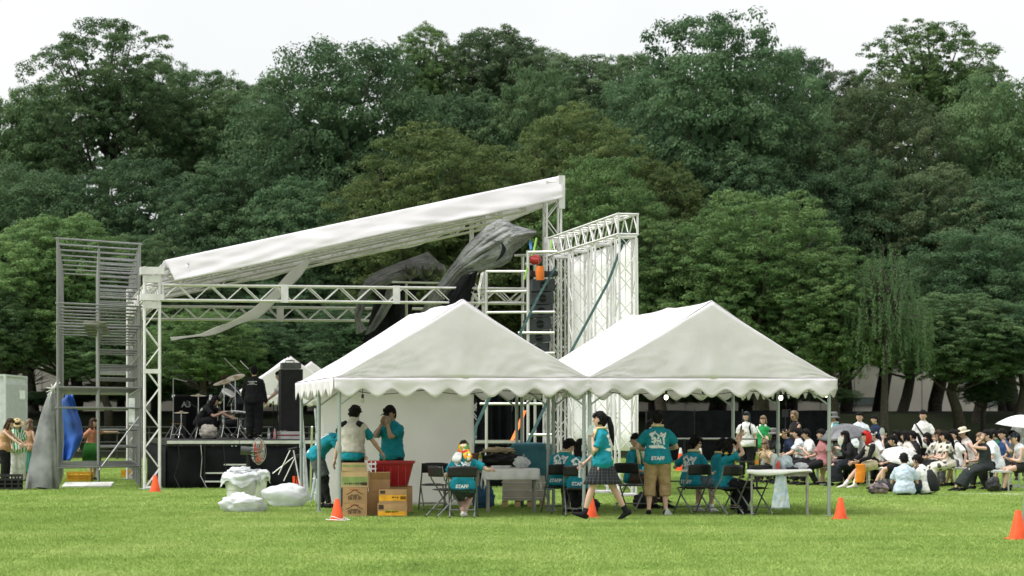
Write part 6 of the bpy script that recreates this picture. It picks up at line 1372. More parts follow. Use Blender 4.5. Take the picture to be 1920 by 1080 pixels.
crumple(onst(390, 57.4) + Vector((0, 0, 0.17)), (0.22, 0.16, 0.19), 'cream sack on the stage before the kneeling musician', mat('cream_sack', (0.50, 0.46, 0.40), 0.8, bump=0.4, bscale=12), 'sack', 'sack', 90, amp=0.25)
for i in range(3):
    a = PS(0.6 + 0.5 * i, V0 - 0.06, DZ - 0.1); MB().tube([a, a + Vector((0.03, -0.02, -0.3)), a + Vector((0.08 * (i - 1), -0.03, -0.7)), Vector((a.x + 0.05 + 0.1 * i, a.y - 0.1, 0.02))], 0.011, 5).build('cable', M_GALV if i == 1 else M_CHB, label=['black cable hanging down the stage skirt by the tower', 'grey cable hanging straight down the stage skirt', 'thin dark cable curving down the stage skirt'][i], cat='cable')
# ================================================================== staff under the tents
ST = 'staff in turquoise shirts'; AU = 'audience on the lawn'
CREAMT = (0.62, 0.52, 0.28)
def GP(px, Y, z=0.0): return Vector(((px - 960) / FPX * Y, Y, z))
p = person(GP(607, 41.6), 88, 'staff member in turquoise shirt and black tights bending behind the vest man', 1.74, top=('tee', TEAL), bottom=('tights', BLACK), lean=62, pel=(-0.12, 0.90), feet=((0.10, -0.05, 0.08), (0.10, 0.10, 0.08)), hands=((0.2, 0.72, 0.82), (0.2, 0.55, 0.75)), group=ST)
mb = MB(); p['torso'](mb, 0.02, -0.11, 0.06)
for (a, kn, f) in p['legs']: mb.tube([a, a.lerp(kn, 0.5), a.lerp(kn, 0.85)], [0.115, 0.11, 0.105], 12)
PENDING.append((p['emit']('shorts', mb, cloth((0.10, 0.11, 0.12))), 0.016, 2, 0.005, None)); staff_back(p)
p = person(GP(660, 39.4), 160, 'man in a pale puffy work vest with his back turned, gripping the red tub', 1.80, top=('tee', TEAL), bottom=('pants', BLACK), lean=10, feet=((0.12, 0, 0.08), (0.12, 0, 0.08)), hands=((0.34, 0.10, 0.80), (0.36, 0.40, 0.88)), group=ST, hair=('short', 'black'), look=(8, 0), elbow=(-0.8, -0.4))
mb = MB(); p['torso'](mb, 0.045, 0.0, 0.46, flare=0.02); mb.tube([p['spine'](0.45), p['spine'](0.52), p['spine'](0.545)], [0.10, 0.085, 0.082], 14)
for (a, e, w_) in p['arms']: mb.tube([a.lerp(p['spine'](0.38), 0.5), a.lerp(e, -0.03), a.lerp(e, 0.08)], [0.08, 0.085, 0.08], 12)
PENDING.append((p['emit']('work_vest', mb, cloth((0.47, 0.45, 0.39))), 0.016, 3, 0.007, None))
mb = MB()
for (a, e, w_) in p['arms']: mb.tube([a.lerp(p['spine'](0.44), 0.45) + Vector((0, 0.05, 0.055)), a.lerp(e, 0.0) + Vector((0, 0.05, 0.045))], [(0.06, 0.05), (0.07, 0.05)], 8)
p['emit']('shoulder_panel', mb, cloth(BLACK))
p = person(GP(735, 40.4), -28, 'man in a black cap pressing a towel to his face', 1.80, top=('tee', TEAL), bottom=('pants', BLACK), lean=0, hands=((0.03, 0.19, 1.38), (0.07, 0.20, 1.38)), hdir=((-0.2, 0, 0.8), (0.2, 0, 0.8)), elbow=(-0.6, -0.9), hair=('short', 'black'), skin=SKIN2, group=ST, look=(14, -12), wide=1.08)
hat(p, 'cap', BLACK); p['emit']('towel', MB().ell(p['loc'](0.01, 0.12, -0.08), (0.095, 0.06, 0.11), 18, 12, 0, p['HM'], lambda u, q: q * (1 + 0.3 * fnoise(u.x * 4, u.y * 4, u.z * 4))).tube([p['loc'](-0.02, 0.10, -0.05), p['loc'](-0.09, 0.05, -0.12), p['loc'](-0.08, -0.05, -0.15)], 0.04, 8), cloth((0.34, 0.31, 0.25)))
# headscarf woman on the chair
hd = G(868, 971)
M_SCARF = mat('printed_scarf', (0.65, 0.05, 0.03), 0.8, scale=14, var=0.2)
def scarf_mat():
    m = M_SCARF; n = m.node_tree; v = n.nodes.new('ShaderNodeTexVoronoi'); v.inputs['Scale'].default_value = 26; r = n.nodes.new('ShaderNodeValToRGB'); tc = n.nodes.new('ShaderNodeTexCoord')
    sp_ = n.nodes.new('ShaderNodeSeparateColor'); n.links.new(tc.outputs['Object'], v.inputs['Vector']); n.links.new(v.outputs['Color'], sp_.inputs[0]); n.links.new(sp_.outputs[0], r.inputs[0]); r.color_ramp.interpolation = 'CONSTANT'
    e = r.color_ramp.elements; cols = [(0.10, 0.30, 0.06), (0.70, 0.45, 0.03), (0.7, 0.7, 0.66), (0.5, 0.03, 0.02), (0.14, 0.34, 0.07), (0.7, 0.22, 0.02)]
    e[0].color = (*cols[0], 1); e[0].position = 0; e[1].color = (*cols[1], 1); e[1].position = 0.2
    for i, c in enumerate(cols[2:]): q = e.new(0.38 + 0.15 * i); q.color = (*c, 1)
    n.links.new(r.outputs[0], n.nodes['Principled BSDF'].inputs['Base Color'])
scarf_mat()
p = person(hd, 176, 'seated woman in a bright patterned headscarf and turquoise shirt', 1.62, 'sit', True, top=('tee', TEAL), bottom=('shorts', (0.05, 0.06, 0.07)), lean=10, hands=((0.16, 0.34, 0.62), (0.46, 0.26, 0.78)), shoes=WHITE, group=ST, look=(14, 0), hair=('short', 'black'), feet=((0.0, -0.02, 0.09), (0.02, 0.12, 0.08)), wide=1.08, short_end=0.75, elbow=(-0.7, -0.4))
headcloth(p, M_SCARF, 0.25); mb = MB(); k = p['k']; mb.tube([p['loc'](0.06, -0.10, -0.10), p['loc'](0.09, -0.15, -0.2), p['loc'](0.11, -0.15, -0.27)], [(0.06, 0.02), (0.075, 0.02), (0.06, 0.015)], 8, ref=(1, 0, 0)); p['emit']('white_towel', mb, cloth(WHITE))
mb = MB(); mb.tube([p['loc'](-0.04, -0.11, -0.06), p['loc'](-0.09, -0.15, -0.18), p['loc'](-0.11, -0.15, -0.25)], [(0.06, 0.02), (0.07, 0.02), (0.05, 0.015)], 8, ref=(1, 0, 0)); p['emit']('scarf_end', mb, M_SCARF); staff_back(p)
p = person(G(1050, 963), 150, 'seated staff man with a yellow towel on his neck bowing his head', 1.72, 'sit', top=('tee', TEAL), lean=24, look=(30, -20), group=ST, hands=((0.15, 0.40, 0.66), (0.15, 0.42, 0.66))); towel(p, CREAMT); staff_back(p)
p = person(G(1086, 967), 172, 'seated staff member with long dark hair behind the tent pole', 1.66, 'sit', True, top=('tee', TEAL), lean=14, look=(16, 0), hair=('long', 'black'), group=ST); towel(p, CREAMT); staff_back(p)
# walking woman
w0 = GP(1130, 36.7)
p = person(w0, -90, 'young woman walking past in a turquoise shirt and dark pleated skirt', 1.70, 'stand', True, top=('tee', TEAL), bottom=('skirt', (0.012, 0.014, 0.018)), lean=3, pel=(0, 0.905), feet=((0.05, 0.28, 0.10), (0.05, -0.36, 0.12)), toe=(22, -28), hands=((0.10, 0.16, 1.26), (0.20, 0.27, 0.86)), hdir=((0, -0.3, 0.8), (0, -0.3, -0.3)), hair=('pony', 'black'), socks=(0.22, BLACK), skirt=(0.04, -0.36), hem=-0.12, group=ST, tail=1.15, elbow=(-0.4, -0.9))
towel(p, CREAMT, 0.40, r=0.026)
def plaid():
    m = mat('plaid_skirt', (0.012, 0.014, 0.018), 0.85); n = m.node_tree; tc = n.nodes.new('ShaderNodeTexCoord'); cols = []
    mxp = None
    for d in ('Z', 'Y', 'X'):
        wv = n.nodes.new('ShaderNodeTexWave'); wv.bands_direction = d; wv.inputs['Scale'].default_value = 7; n.links.new(tc.outputs['Object'], wv.inputs['Vector']); cols.append(wv)
    a = n.nodes.new('ShaderNodeMath'); a.operation = 'MAXIMUM'; n.links.new(cols[0].outputs['Fac'], a.inputs[0]); n.links.new(cols[1].outputs['Fac'], a.inputs[1])
    r = n.nodes.new('ShaderNodeValToRGB'); r.color_ramp.elements[0].position = 0.9; r.color_ramp.elements[0].color = (0.010, 0.012, 0.016, 1); r.color_ramp.elements[1].position = 0.98; r.color_ramp.elements[1].color = (0.045, 0.05, 0.05, 1)
    n.links.new(a.outputs[0], r.inputs[0]); n.links.new(r.outputs[0], n.nodes['Principled BSDF'].inputs['Base Color']); return m
p['skirt'].data.materials[0] = plaid(); PRINTS.append((p, [(*_SPL, 0, 0.26, 1.1), (*_STF, 0, 0.03, 0.9)], 'back_print', 1, M_INK))
hw = p['root'].matrix_basis @ p['wr'][0][0]; MB().box(hw + Vector((-0.03, -0.02, 0.11)), (0.075, 0.012, 0.15), M=Matrix.Rotation(0.3, 3, 'Y')).build('phone', mat('clear_phone_case', (0.45, 0.5, 0.5), 0.2), label='pale phone in the raised hand of the walking woman', cat='phone')
hw = p['root'].matrix_basis @ p['wr'][1][0]; bottle(hw + Vector((-0.06, -0.02, -0.22)), 'clear bottle held low by the walking woman', M_PET, 0.22, 0.033, cap=mat('teal_cap', (0.02, 0.3, 0.3), 0.5))
p = person(G(1233, 966), 178, 'standing staff man in khaki cropped trousers seen from behind', 1.71, top=('tee', TEAL), bottom=('capri', KHAKI), lean=3, feet=((0.14, 0, 0.08), (0.13, 0.02, 0.08)), hands=((0.16, 0.24, 1.02), (0.14, 0.26, 1.04)), elbow=(-0.9, -0.5), group=ST, loose=1.6, look=(12, -8), baggy=0.034); towel(p, CREAMT, 0.3); staff_back(p)
p = person(G(1188, 953), 52, 'seated young staff man looking round over his shoulder at the field', 1.72, 'sit', top=('tee', TEAL), bottom=('pants', (0.06, 0.04, 0.03)), lean=6, look=(0, -62), feet=((0.1, 0.62, 0.08), (0.12, 0.52, 0.08)), group=ST, hair=('short', 'black')); towel(p, CREAMT, 0.25)
p = person(G(1207, 944), 120, 'staff member half hidden between the young man and the standing man', 1.66, 'sit', top=('tee', TEAL), lean=20, look=(20, 0), group=ST)
p = person(G(1296, 962), 140, 'seated staff man in denim shorts with his arm on the barrier', 1.70, 'sit', top=('tee', TEAL), bottom=('shorts', DENIM), lean=10, look=(6, -20), shoes=(0.5, 0.5, 0.5), feet=((0.10, 0.32, 0.08), (0.10, 0.42, 0.08)), hands=((0.40, 0.30, 0.85), (0.16, 0.36, 0.64)), short_end=0.95, socks=(0.16, WHITE), group=ST); towel(p, CREAMT, 0.2); staff_back(p)
p = person(G(1342, 958), 110, 'staff member with dark hair seated behind the woman shading her face', 1.64, 'sit', True, top=('tee', TEAL), lean=12, look=(10, 0), hair=('bob', 'black'), group=ST); towel(p, CREAMT, 0.3)
p = person(G(1358, 965), 92, 'masked woman with long dark hair shading her face with her hand', 1.64, 'sit', True, top=('tee', TEAL), bottom=('pants', BLACK), lean=8, look=(6, 0), hair=('long', 'black'), hands=((0.18, 0.30, 1.30), (0.10, 0.23, 1.20)), hdir=((-0.3, 0, 0.9), (-0.2, 0, 0.8)), elbow=(-0.4, -1.0), group=ST, feet=((0.1, 0.34, 0.08), (0.1, 0.28, 0.08))); mask(p); towel(p, (0.62, 0.50, 0.12), 0.36, r=0.035)
# ================================================================== on the stage
CR_ = 'crew and players on the stage'
p = person(onst(476, 56.9), 168, 'crew man in black cap and black clothes standing on stage', 1.76, top=('long', BLACK), bottom=('pants', BLACK), lean=3, hands=((0.26, 0.16, 0.84), (0.27, 0.12, 0.80)), group=CR_, hair=('short', 'black'), baggy=0.04, look=(10, 20), loose=1.5, wide=1.06, far=True); hat(p, 'cap', BLACK)
PRINTS.append((p, [(*marks(0.22, 0.026, 11, 7), 0, 0.37, 1), (*marks(0.13, 0.032, 5, 8), 0, 0.335, 1), (*marks(0.24, 0.012, 9, 9), 0, 0.305, 1)], 'back_print', 1, M_INK))
p = person(onst(376, 57.9), 78, 'musician in black kneeling over the cables on stage', 1.72, 'sit', top=('tee', BLACK), bottom=('pants', BLACK), lean=44, pel=(0, 0.40), feet=((0.10, 0.12, 0.08), (0.12, 0.26, 0.08)), hands=((0.12, 0.70, 0.52), (0.12, 0.60, 0.62)), look=(10, 0), hair=('bob', 'black'), group=CR_, far=True)
PRINTS.append((p, [(*marks(0.34, 0.10, 5, 10), 0, 0.26, 1)], 'back_print', 1, M_INK))
p = person(onst(446, 60.2), -60, 'player with short brown hair leaning over the drum kit', 1.70, top=('tee', (0.05, 0.06, 0.07)), bottom=('pants', BLACK), lean=38, hands=((0.15, 0.42, 0.95), (0.2, 0.40, 0.92)), look=(20, 0), hair=('short', 'brown'), group=CR_, far=True)
p = person(onst(532, 60.0), -80, 'player in pale trousers hidden behind the tall speaker stack', 1.70, top=('tee', WHITE), bottom=('pants', (0.4, 0.36, 0.28)), lean=10, hands=((0.15, 0.42, 0.95), (0.2, 0.40, 0.92)), group=CR_, far=True)
# ================================================================== dancers on the left
DN = 'dancers behind the scaffold tower'
p = person(GP(8, 57.4), 75, 'dancer with long brown hair in a tan top reaching over the drum', 1.62, fem=True, top=('tank', (0.42, 0.24, 0.13)), bottom=('pants', BLACK), hair=('long', 'brown'), lean=14, hands=((0.18, 0.52, 0.95), (0.16, 0.55, 0.98)), group=DN, far=True, look=(14, 0))
mb = MB()
for i in range(40): a = p['spine'](0.12) + Vector((0.15 * math.cos(i * 0.157), 0.12 * math.sin(i * 0.157), 0)); mb.tube([a, a + Vector((0.02 * math.sin(i), 0.02 * math.cos(i * 2), -0.16 - 0.05 * math.sin(i * 5)))], [0.012, 0.004], 4)
p['emit']('grass_fringe', mb, cloth((0.45, 0.32, 0.18)))
def green_print():
    m = mat('green_print_cloth', (0.6, 0.64, 0.6), 0.85); n = m.node_tree; tc = n.nodes.new('ShaderNodeTexCoord'); wv = n.nodes.new('ShaderNodeTexWave'); wv.inputs['Scale'].default_value = 5; wv.inputs['Distortion'].default_value = 9; n.links.new(tc.outputs['Object'], wv.inputs['Vector'])
    r = n.nodes.new('ShaderNodeValToRGB'); r.color_ramp.elements[0].color = (0.02, 0.24, 0.05, 1); r.color_ramp.elements[1].color = (0.6, 0.65, 0.6, 1); r.color_ramp.elements[0].position = 0.42; r.color_ramp.elements[1].position = 0.5; n.links.new(wv.outputs[0], r.inputs[0]); n.links.new(r.outputs[0], n.nodes['Principled BSDF'].inputs['Base Color'])
green_print()
p = person(GP(33, 58.0), 10, 'woman in a straw hat and green patterned blouse', 1.60, fem=True, top=('tee', 'green_print_cloth'), bottom=('pants', (0.62, 0.62, 0.6)), hair=('bob', 'brown'), lean=8, hands=((0.10, 0.30, 0.92), (0.12, 0.32, 0.90)), group=DN, far=True, look=(28, 0), loose=2.0, baggy=0.05, wide=1.1); hat(p, 'straw', (0.48, 0.38, 0.2))
p = person(GP(53, 60.0), 150, 'dancer with fair hair and a flowered skirt behind the straw hat woman', 1.58, fem=True, top=('tank', (0.42, 0.24, 0.15)), bottom=('skirt', (0.05, 0.2, 0.16)), hair=('long', 'fair'), skirt=(0.1, -0.7), group=DN, far=True)
p = person(GP(172, 61.5), 60, 'dancer in a leaf skirt stretching out an arm behind the scaffold tower', 1.60, fem=True, top=('crop', (0.45, 0.2, 0.12)), bottom=('skirt', (0.04, 0.12, 0.03)), hair=('long', 'brown'), hands=((0.62, 0.30, 1.30), (0.3, -0.2, 0.9)), skirt=(0.08, -0.5), group=DN, far=True, lean=4)
mb = MB()
for i in range(60): a = p['spine'](0.08) + Vector((0.17 * math.cos(i * 0.1047), 0.15 * math.sin(i * 0.1047), 0)); mb.tube([a, a + Vector((0.06 * math.cos(i * 0.1047), 0.06 * math.sin(i * 0.1047), -0.2)), a + Vector((0.08 * math.cos(i * 0.1047), 0.08 * math.sin(i * 0.1047), -0.5 - 0.06 * math.sin(i * 5)))], [(0.02, 0.004), (0.024, 0.004), (0.004, 0.002)], 4)
p['emit']('leaf_skirt', mb, cloth((0.03, 0.14, 0.025)))
# ================================================================== benches, umbrellas, audience
M_BEN = mat('bench_grey', (0.50, 0.52, 0.50), 0.5, 0.1)
def make_bench():
    t = thing('bench', (0, 0, 0), 'x', 'bench')
    for k in range(2): MB().box((0, -0.105 + 0.21 * k, 0.43), (0.32 if False else 1.5, 0.20, 0.035)).build('seat_board', M_BEN, t)
    for s in (-1, 1):
        for y in (-1, 1): MB().box((s * 0.62, y * 0.15, 0.205), (0.035, 0.035, 0.41)).build('leg', M_BEN, t)
        MB().box((s * 0.62, 0, 0.035), (0.03, 0.27, 0.03)).build('foot_bar', M_BEN, t)
    return t
b0 = make_bench(); _fb = [True]
def bench(px, Y, rz, label):
    o = b0 if _fb[0] else copy_tree(b0); _fb[0] = False; o.location = GP(px, Y); o.rotation_euler = (0, 0, rad(rz)); tag(o, label, 'bench', 'benches for the audience')
BZ = 0.0
def sit(px, Y, label, head=-90, h=1.70, fem=False, **kw):
    kw.setdefault('far', True); kw.setdefault('group', AU); kw.setdefault('pel', (0, 0.56)); rg = random.Random(px); kw.setdefault('lean', rg.uniform(2, 20)); kw.setdefault('look', (rg.uniform(-6, 14), rg.uniform(-22, 18))); head += rg.uniform(-9, 9)
    if 'hands' not in kw: kw['hands'] = [((0.13, 0.36, 0.66), (0.13, 0.33, 0.66)), ((0.03, 0.34, 0.70), (0.02, 0.36, 0.69)), ((0.10, 0.24, 0.82), (0.04, 0.30, 0.72)), ((0.24, -0.08, 0.50), (0.12, 0.36, 0.66))][rg.randrange(4)]
    if 'feet' not in kw: kw['feet'] = [((0.11, 0.40, 0.08), (0.12, 0.36, 0.08)), ((0.10, 0.22, 0.08), (0.12, 0.48, 0.08)), ((0.14, 0.56, 0.08), (0.10, 0.34, 0.08))][rg.randrange(3)]
    return person(GP(px, Y), head, label, h, 'sit', fem, **kw)
def stand(px, Y, label, head=-60, h=1.76, fem=False, **kw):
    kw.setdefault('far', True); kw.setdefault('group', AU); return person(GP(px, Y), head, label, h, 'stand', fem, **kw)
def umbrella(c, r, label, m, m2=None, tilt=(0, 0), shaft=0.7, logo=None):
    t = thing('umbrella', c, label, 'umbrella', 'umbrellas among the audience'); Mx = Matrix.Rotation(rad(tilt[0]), 3, 'X') @ Matrix.Rotation(rad(tilt[1]), 3, 'Y')
    for k in range(8):
        a0, a1 = k * math.pi / 4, (k + 1) * math.pi / 4
        def pan(a, b):
            th = a0 + (a1 - a0) * a; rr = r * b * (1 - 0.07 * math.sin(math.pi * a) * b); z = r * 0.42 * (1 - b ** 1.8) + 0.0
            return c + Mx @ Vector((rr * math.cos(th), rr * math.sin(th), z))
        MB().grid(5, 8, pan, thick=0.004).build('canopy_panel', m, t, smooth=2)
        rod('rib', c + Mx @ Vector((0, 0, r * 0.40)), c + Mx @ Vector((r * math.cos(a0), r * math.sin(a0), -0.012)), 0.004, M_GALV, t)
    rod('shaft', c + Mx @ Vector((0, 0, r * 0.46)), c + Mx @ Vector((0, 0, -shaft)), 0.007, M_GALV, t)
    MB().tube([c + Mx @ Vector((0, 0, -shaft)), c + Mx @ Vector((0, 0, -shaft - 0.1))], 0.014, 8).build('handle', M_BLKM, t)
    return t, Mx
def handfan(c, col, label, rz=0.0):
    t = thing('hand_fan', c, label, 'fan', 'hand fans'); MB().ell(c + Vector((0, 0, 0.14)), (0.062, 0.008, 0.10), 16, 10).build('leaf', cloth(col), t); rod('stick', c - Vector((0, 0, 0.06)), c + Vector((0, 0, 0.08)), 0.006, M_CAPW, t)
# far row, standing
p = stand(1400, 63, 'person in a dark hood and a loose white shirt with backpack straps', -20, 1.78, top=('tee', WHITE), loose=1.6, hair=('short', 'black')); headcloth(p, cloth((0.035, 0.055, 0.065)), 0.14, name='hood'); backpack(p, BLACK)
p = stand(1432, 64.5, 'woman in a green jumper with white headphones round her neck', -25, 1.68, True, top=('tee', (0.02, 0.26, 0.07)), hair=('bob', 'fair'), bottom=('pants', KHAKI), sleeve=0.95, loose=1.8)
mb = MB(); n_ = p['spine'](0.49)
for s in (1, -1): mb.ell(n_ + Vector((s * 0.075, -0.06, -0.02)), (0.035, 0.03, 0.04), 10, 8)
p['emit']('headphones', mb, cloth(WHITE)); strapbag(p, WHITE, -1, False)
p = stand(1492, 62, 'woman in sunglasses and a black vest top filming with a phone grip', -55, 1.80, True, top=('tank', (0.02, 0.018, 0.018)), hair=('bun', 'fair'), skin=SKIN2, hands=((0.1, 0.42, 1.12), (0.25, 0.1, 0.85)), look=(8, 0)); glasses(p)
hw = p['root'].matrix_basis @ p['wr'][0][0]; g = thing('phone_grip', hw, 'phone on a grip stick raised above the seated row', 'phone'); rod('stick', hw - Vector((0, 0, 0.1)), hw + Vector((0, 0, 0.42)), 0.012, M_BLKM, g); MB().box(hw + Vector((0, 0, 0.52)), (0.16, 0.03, 0.2)).build('phone', M_CHB, g)
p = stand(1566, 62, 'man in a grey bucket hat with a towel over his shoulders', -75, 1.76, top=('tee', (0.10, 0.40, 0.42)), skin=SKIN2); hat(p, 'bucket', (0.14, 0.14, 0.14)); towel(p, (0.5, 0.5, 0.48)); glasses(p, (0.02, 0.10, 0.2))
p = stand(1612, 60, 'stout man in a white shirt with a dark bag strap across', -15, 1.77, top=('tee', (0.62, 0.66, 0.70)), wide=1.12, hair=('short', 'black')); strapbag(p, (0.03, 0.035, 0.04), -1, False)
p = stand(1642, 68, 'person in navy standing back near the bank', -70, 1.70, top=('long', NAVY))
p = stand(1731, 58.5, 'young man in a white printed shirt with a black shoulder bag', -15, 1.80, top=('tee', WHITE), loose=1.6); strapbag(p, BLACK, -1)
p = stand(1914, 61, 'dark haired man standing behind the white and black umbrella', -20, 1.74, top=('tee', (0.2, 0.2, 0.2)))
p = stand(1222, 60, 'woman with tied dark hair in white seen past the standing staff man', 70, 1.60, True, top=('tee', WHITE), hair=('pony', 'black'))
# seated row facing the stage
p = sit(1456, 60, 'seated woman in a grey bucket hat and black printed shirt', -60, 1.68, True, top=('long', BLACK), hair=('bob', 'black'), pel=(0, 0.60), hands=((0.1, 0.30, 1.05), (0.1, 0.32, 1.02)), elbow=(-0.5, -0.9)); hat(p, 'bucket', (0.16, 0.16, 0.15)); PRINTS.append((p, [(*_SPL, 0, 0.22, 1.0)], 'front_print', -1, M_INK))
p = sit(1437, 59.5, 'seated person in a yellow and pink printed top below the woman in green', -40, 1.58, True, top=('tee', (0.55, 0.42, 0.25)), hair=('bob', 'fair'), pel=(0, 0.38))
p = sit(1483, 58.6, 'seated man in a navy shirt with a tan cap', -85, 1.74, top=('tee', NAVY)); hat(p, 'cap', (0.50, 0.36, 0.22))
p = sit(1503, 57.8, 'seated dark haired man in a crisp white shirt leaning forward', -85, 1.76, top=('tee', (0.62, 0.65, 0.70)), lean=12, hands=((0.12, 0.46, 0.64), (0.12, 0.46, 0.64)))
p = sit(1522, 57.1, 'seated young man in a loose white shirt beside the pink shirted one', -88, 1.74, top=('tee', WHITE), loose=1.5)
p = sit(1545, 56.4, 'seated young man in a dusty pink shirt', -86, 1.72, top=('tee', (0.42, 0.18, 0.19)), loose=1.6)
p = sit(1572, 56.8, 'seated person in pale clothes sheltering beneath the grey umbrella', -80, 1.60, True, top=('tee', (0.5, 0.56, 0.54)), bottom=('skirt', (0.50, 0.24, 0.26)), hair=('bob', 'black'), hands=((0.12, 0.26, 1.0), (0.1, 0.44, 0.64)))
uM = mat('grey_umbrella_cloth', (0.13, 0.13, 0.14), 0.4, trans=0.1); umbrella(W(1582, 816, 56.4), 0.62, 'grey umbrella held over the seated row', uM, tilt=(10, -8))
p = sit(1598, 55.6, 'seated masked woman with straight black hair and a black top holding a fan', -80, 1.70, True, top=('long', BLACK), bottom=('longskirt', (0.012, 0.014, 0.02)), hair=('long', 'black'), hands=((0.18, 0.34, 0.86), (0.12, 0.34, 0.66)), look=(-4, 0)); mask(p)
hw = p['root'].matrix_basis @ p['wr'][0][0]; handfan(hw + Vector((0, -0.05, 0.05)), (0.62, 0.64, 0.58), 'white hand fan held by the masked woman in black')
p = sit(1622, 56.9, 'seated person with a white cloth over the head behind the red headcloth', -85, 1.66, True, top=('tee', WHITE)); headcloth(p, cloth((0.62, 0.62, 0.64)), 0.3, name='head_towel')
p = sit(1640, 54.2, 'seated person in a bright red headcloth, cream shirt and black sleeves', -82, 1.72, True, top=('long', BLACK), bottom=('shorts', (0.55, 0.48, 0.33)), lean=22, hands=((0.14, 0.44, 0.60), (0.12, 0.48, 0.58)), feet=((0.10, 0.52, 0.08), (0.12, 0.66, 0.08)), shoes=(0.6, 0.58, 0.52), socks=(0.3, WHITE), short_end=0.8)
RD = mat('red_cloth', (0.55, 0.012, 0.012), 0.8, bump=0.4, bscale=14); headcloth(p, RD, 0.3); p['emit']('flower', MB().ell(p['loc'](0.0, 0.0, 0.03) - Vector((0.1, 0, 0)), (0.03, 0.04, 0.04), 10, 8), cloth(BLACK))
mb = MB(); p['torso'](mb, 0.03, -0.08, 0.46); PENDING.append((p['emit']('cream_vest', mb, cloth((0.56, 0.52, 0.44))), 0.02, 2, 0.006, None))
kn = p['root'].matrix_basis @ p['legs'][0][1]
MB().grid(12, 14, lambda a, b: kn + Vector(((a - 0.5) * 0.20 + 0.02 * math.sin(b * 4), -0.085 - 0.03 * math.sin(a * 3.1), 0.07 - 0.42 * b)), thick=0.02).build('orange_towel', mat('orange_cloth', (0.80, 0.25, 0.02), 0.85, bump=0.4, bscale=16), smooth=2, label='orange towel hanging over the knee of the person in red headcloth', cat='towel')
p = sit(1653, 57.6, 'seated person in a white cap', -88, 1.70, top=('tee', (0.6, 0.62, 0.62))); hat(p, 'cap', (0.6, 0.62, 0.62))
p = sit(1667, 58.2, 'seated man in black holding a pale fan to his chin', -60, 1.78, top=('tee', BLACK), hands=((0.12, 0.25, 1.02), (0.12, 0.4, 0.66)), elbow=(-0.4, -0.9)); hw = p['root'].matrix_basis @ p['wr'][0][0]; handfan(hw + Vector((-0.03, -0.06, 0.04)), (0.42, 0.46, 0.40), 'pale fan at the chin of the man in black')
p = sit(1686, 57.4, 'seated woman with dark wavy hair beside the man with the fan', -80, 1.68, True, top=('tee', (0.5, 0.45, 0.4)), hair=('long', 'black'))
p = sit(1706, 56.0, 'seated woman with fringe and dark hair behind the white umbrella', -82, 1.68, True, top=('tee', (0.55, 0.5, 0.46)), hair=('bob', 'black')); p = sit(1718, 57.0, 'seated woman with ponytail behind the white umbrella', -82, 1.68, True, top=('tee', BLACK), hair=('pony', 'black'))
p = sit(1690, 52.6, 'seated person in black hidden beneath the white umbrella', -85, 1.60, top=('tee', BLACK), bottom=('shorts', BLACK), lean=22, feet=((0.10, 0.46, 0.08), (0.12, 0.62, 0.10)), hands=((0.15, 0.25, 0.85), (0.12, 0.40, 0.62)))
umbrella(W(1690, 856, 51.6), 0.44, 'plain white umbrella held low among the audience', mat('white_umbrella_cloth', (0.74, 0.74, 0.73), 0.6, trans=0.3), tilt=(24, 4), shaft=0.45)
p = person(GP(1696, 48.8), 172, 'man in a pale blue shirt sitting on the grass with his back turned', 1.70, 'ground', top=('tee', (0.44, 0.52, 0.60)), bottom=('pants', (0.02, 0.022, 0.028)), group=AU, loose=1.5, look=(14, 10))
p = person(GP(1738, 49.2), -128, 'man in a white shirt with a black backpack sitting on the grass', 1.66, 'ground', top=('tee', WHITE), bottom=('shorts', (0.03, 0.10, 0.14)), group=AU, loose=1.5, look=(14, 0), lean=22); backpack(p, (0.016, 0.018, 0.018))
crumple(GP(1648, 49.6) + Vector((0, 0, 0.11)), (0.22, 0.14, 0.14), 'dark bag with pale pink print on the grass by the pale blue shirt', mat('printed_bag', (0.02, 0.02, 0.022), 0.6, col2=(0.4, 0.3, 0.32), scale=5), 'bag', 'bag', 101, amp=0.25)
crumple(GP(1664, 51.2) + Vector((0, 0, 0.13)), (0.3, 0.18, 0.15), 'heap of black rucksacks on the grass beneath the umbrella', mat('black_nylon', (0.012, 0.012, 0.013), 0.5), 'rucksack_heap', 'rucksacks', 104, amp=0.35)
FL = None
def floral():
    m = mat('floral_cloth', (0.58, 0.54, 0.47), 0.85); n = m.node_tree; tc = n.nodes.new('ShaderNodeTexCoord'); v = n.nodes.new('ShaderNodeTexVoronoi'); v.inputs['Scale'].default_value = 8; r = n.nodes.new('ShaderNodeValToRGB'); nz = n.nodes.new('ShaderNodeTexNoise'); nz.inputs['Scale'].default_value = 14
    n.links.new(tc.outputs['Object'], nz.inputs['Vector']); n.links.new(nz.outputs['Color'], v.inputs['Vector']) if False else n.links.new(tc.outputs['Object'], v.inputs['Vector'])
    r.color_ramp.elements[0].color = (0.05, 0.05, 0.045, 1); r.color_ramp.elements[0].position = 0.36; r.color_ramp.elements[1].color = (0.58, 0.54, 0.47, 1); r.color_ramp.elements[1].position = 0.44; n.links.new(v.outputs['Distance'], r.inputs[0]); n.links.new(r.outputs[0], n.nodes['Principled BSDF'].inputs['Base Color'])
floral()
p = sit(1753, 56.8, 'seated woman in a pale flowered blouse touching her cheek', -85, 1.64, True, top=('tee', 'floral_cloth'), hair=('long', 'black'), hands=((0.05, 0.14, 1.14), (0.1, 0.4, 0.66)), elbow=(-0.4, -0.9))
p = sit(1766, 55.8, 'seated woman with brown hair in a sheer flowered top', -88, 1.70, True, top=('tee', 'floral_cloth'), hair=('long', 'brown')); glasses(p)
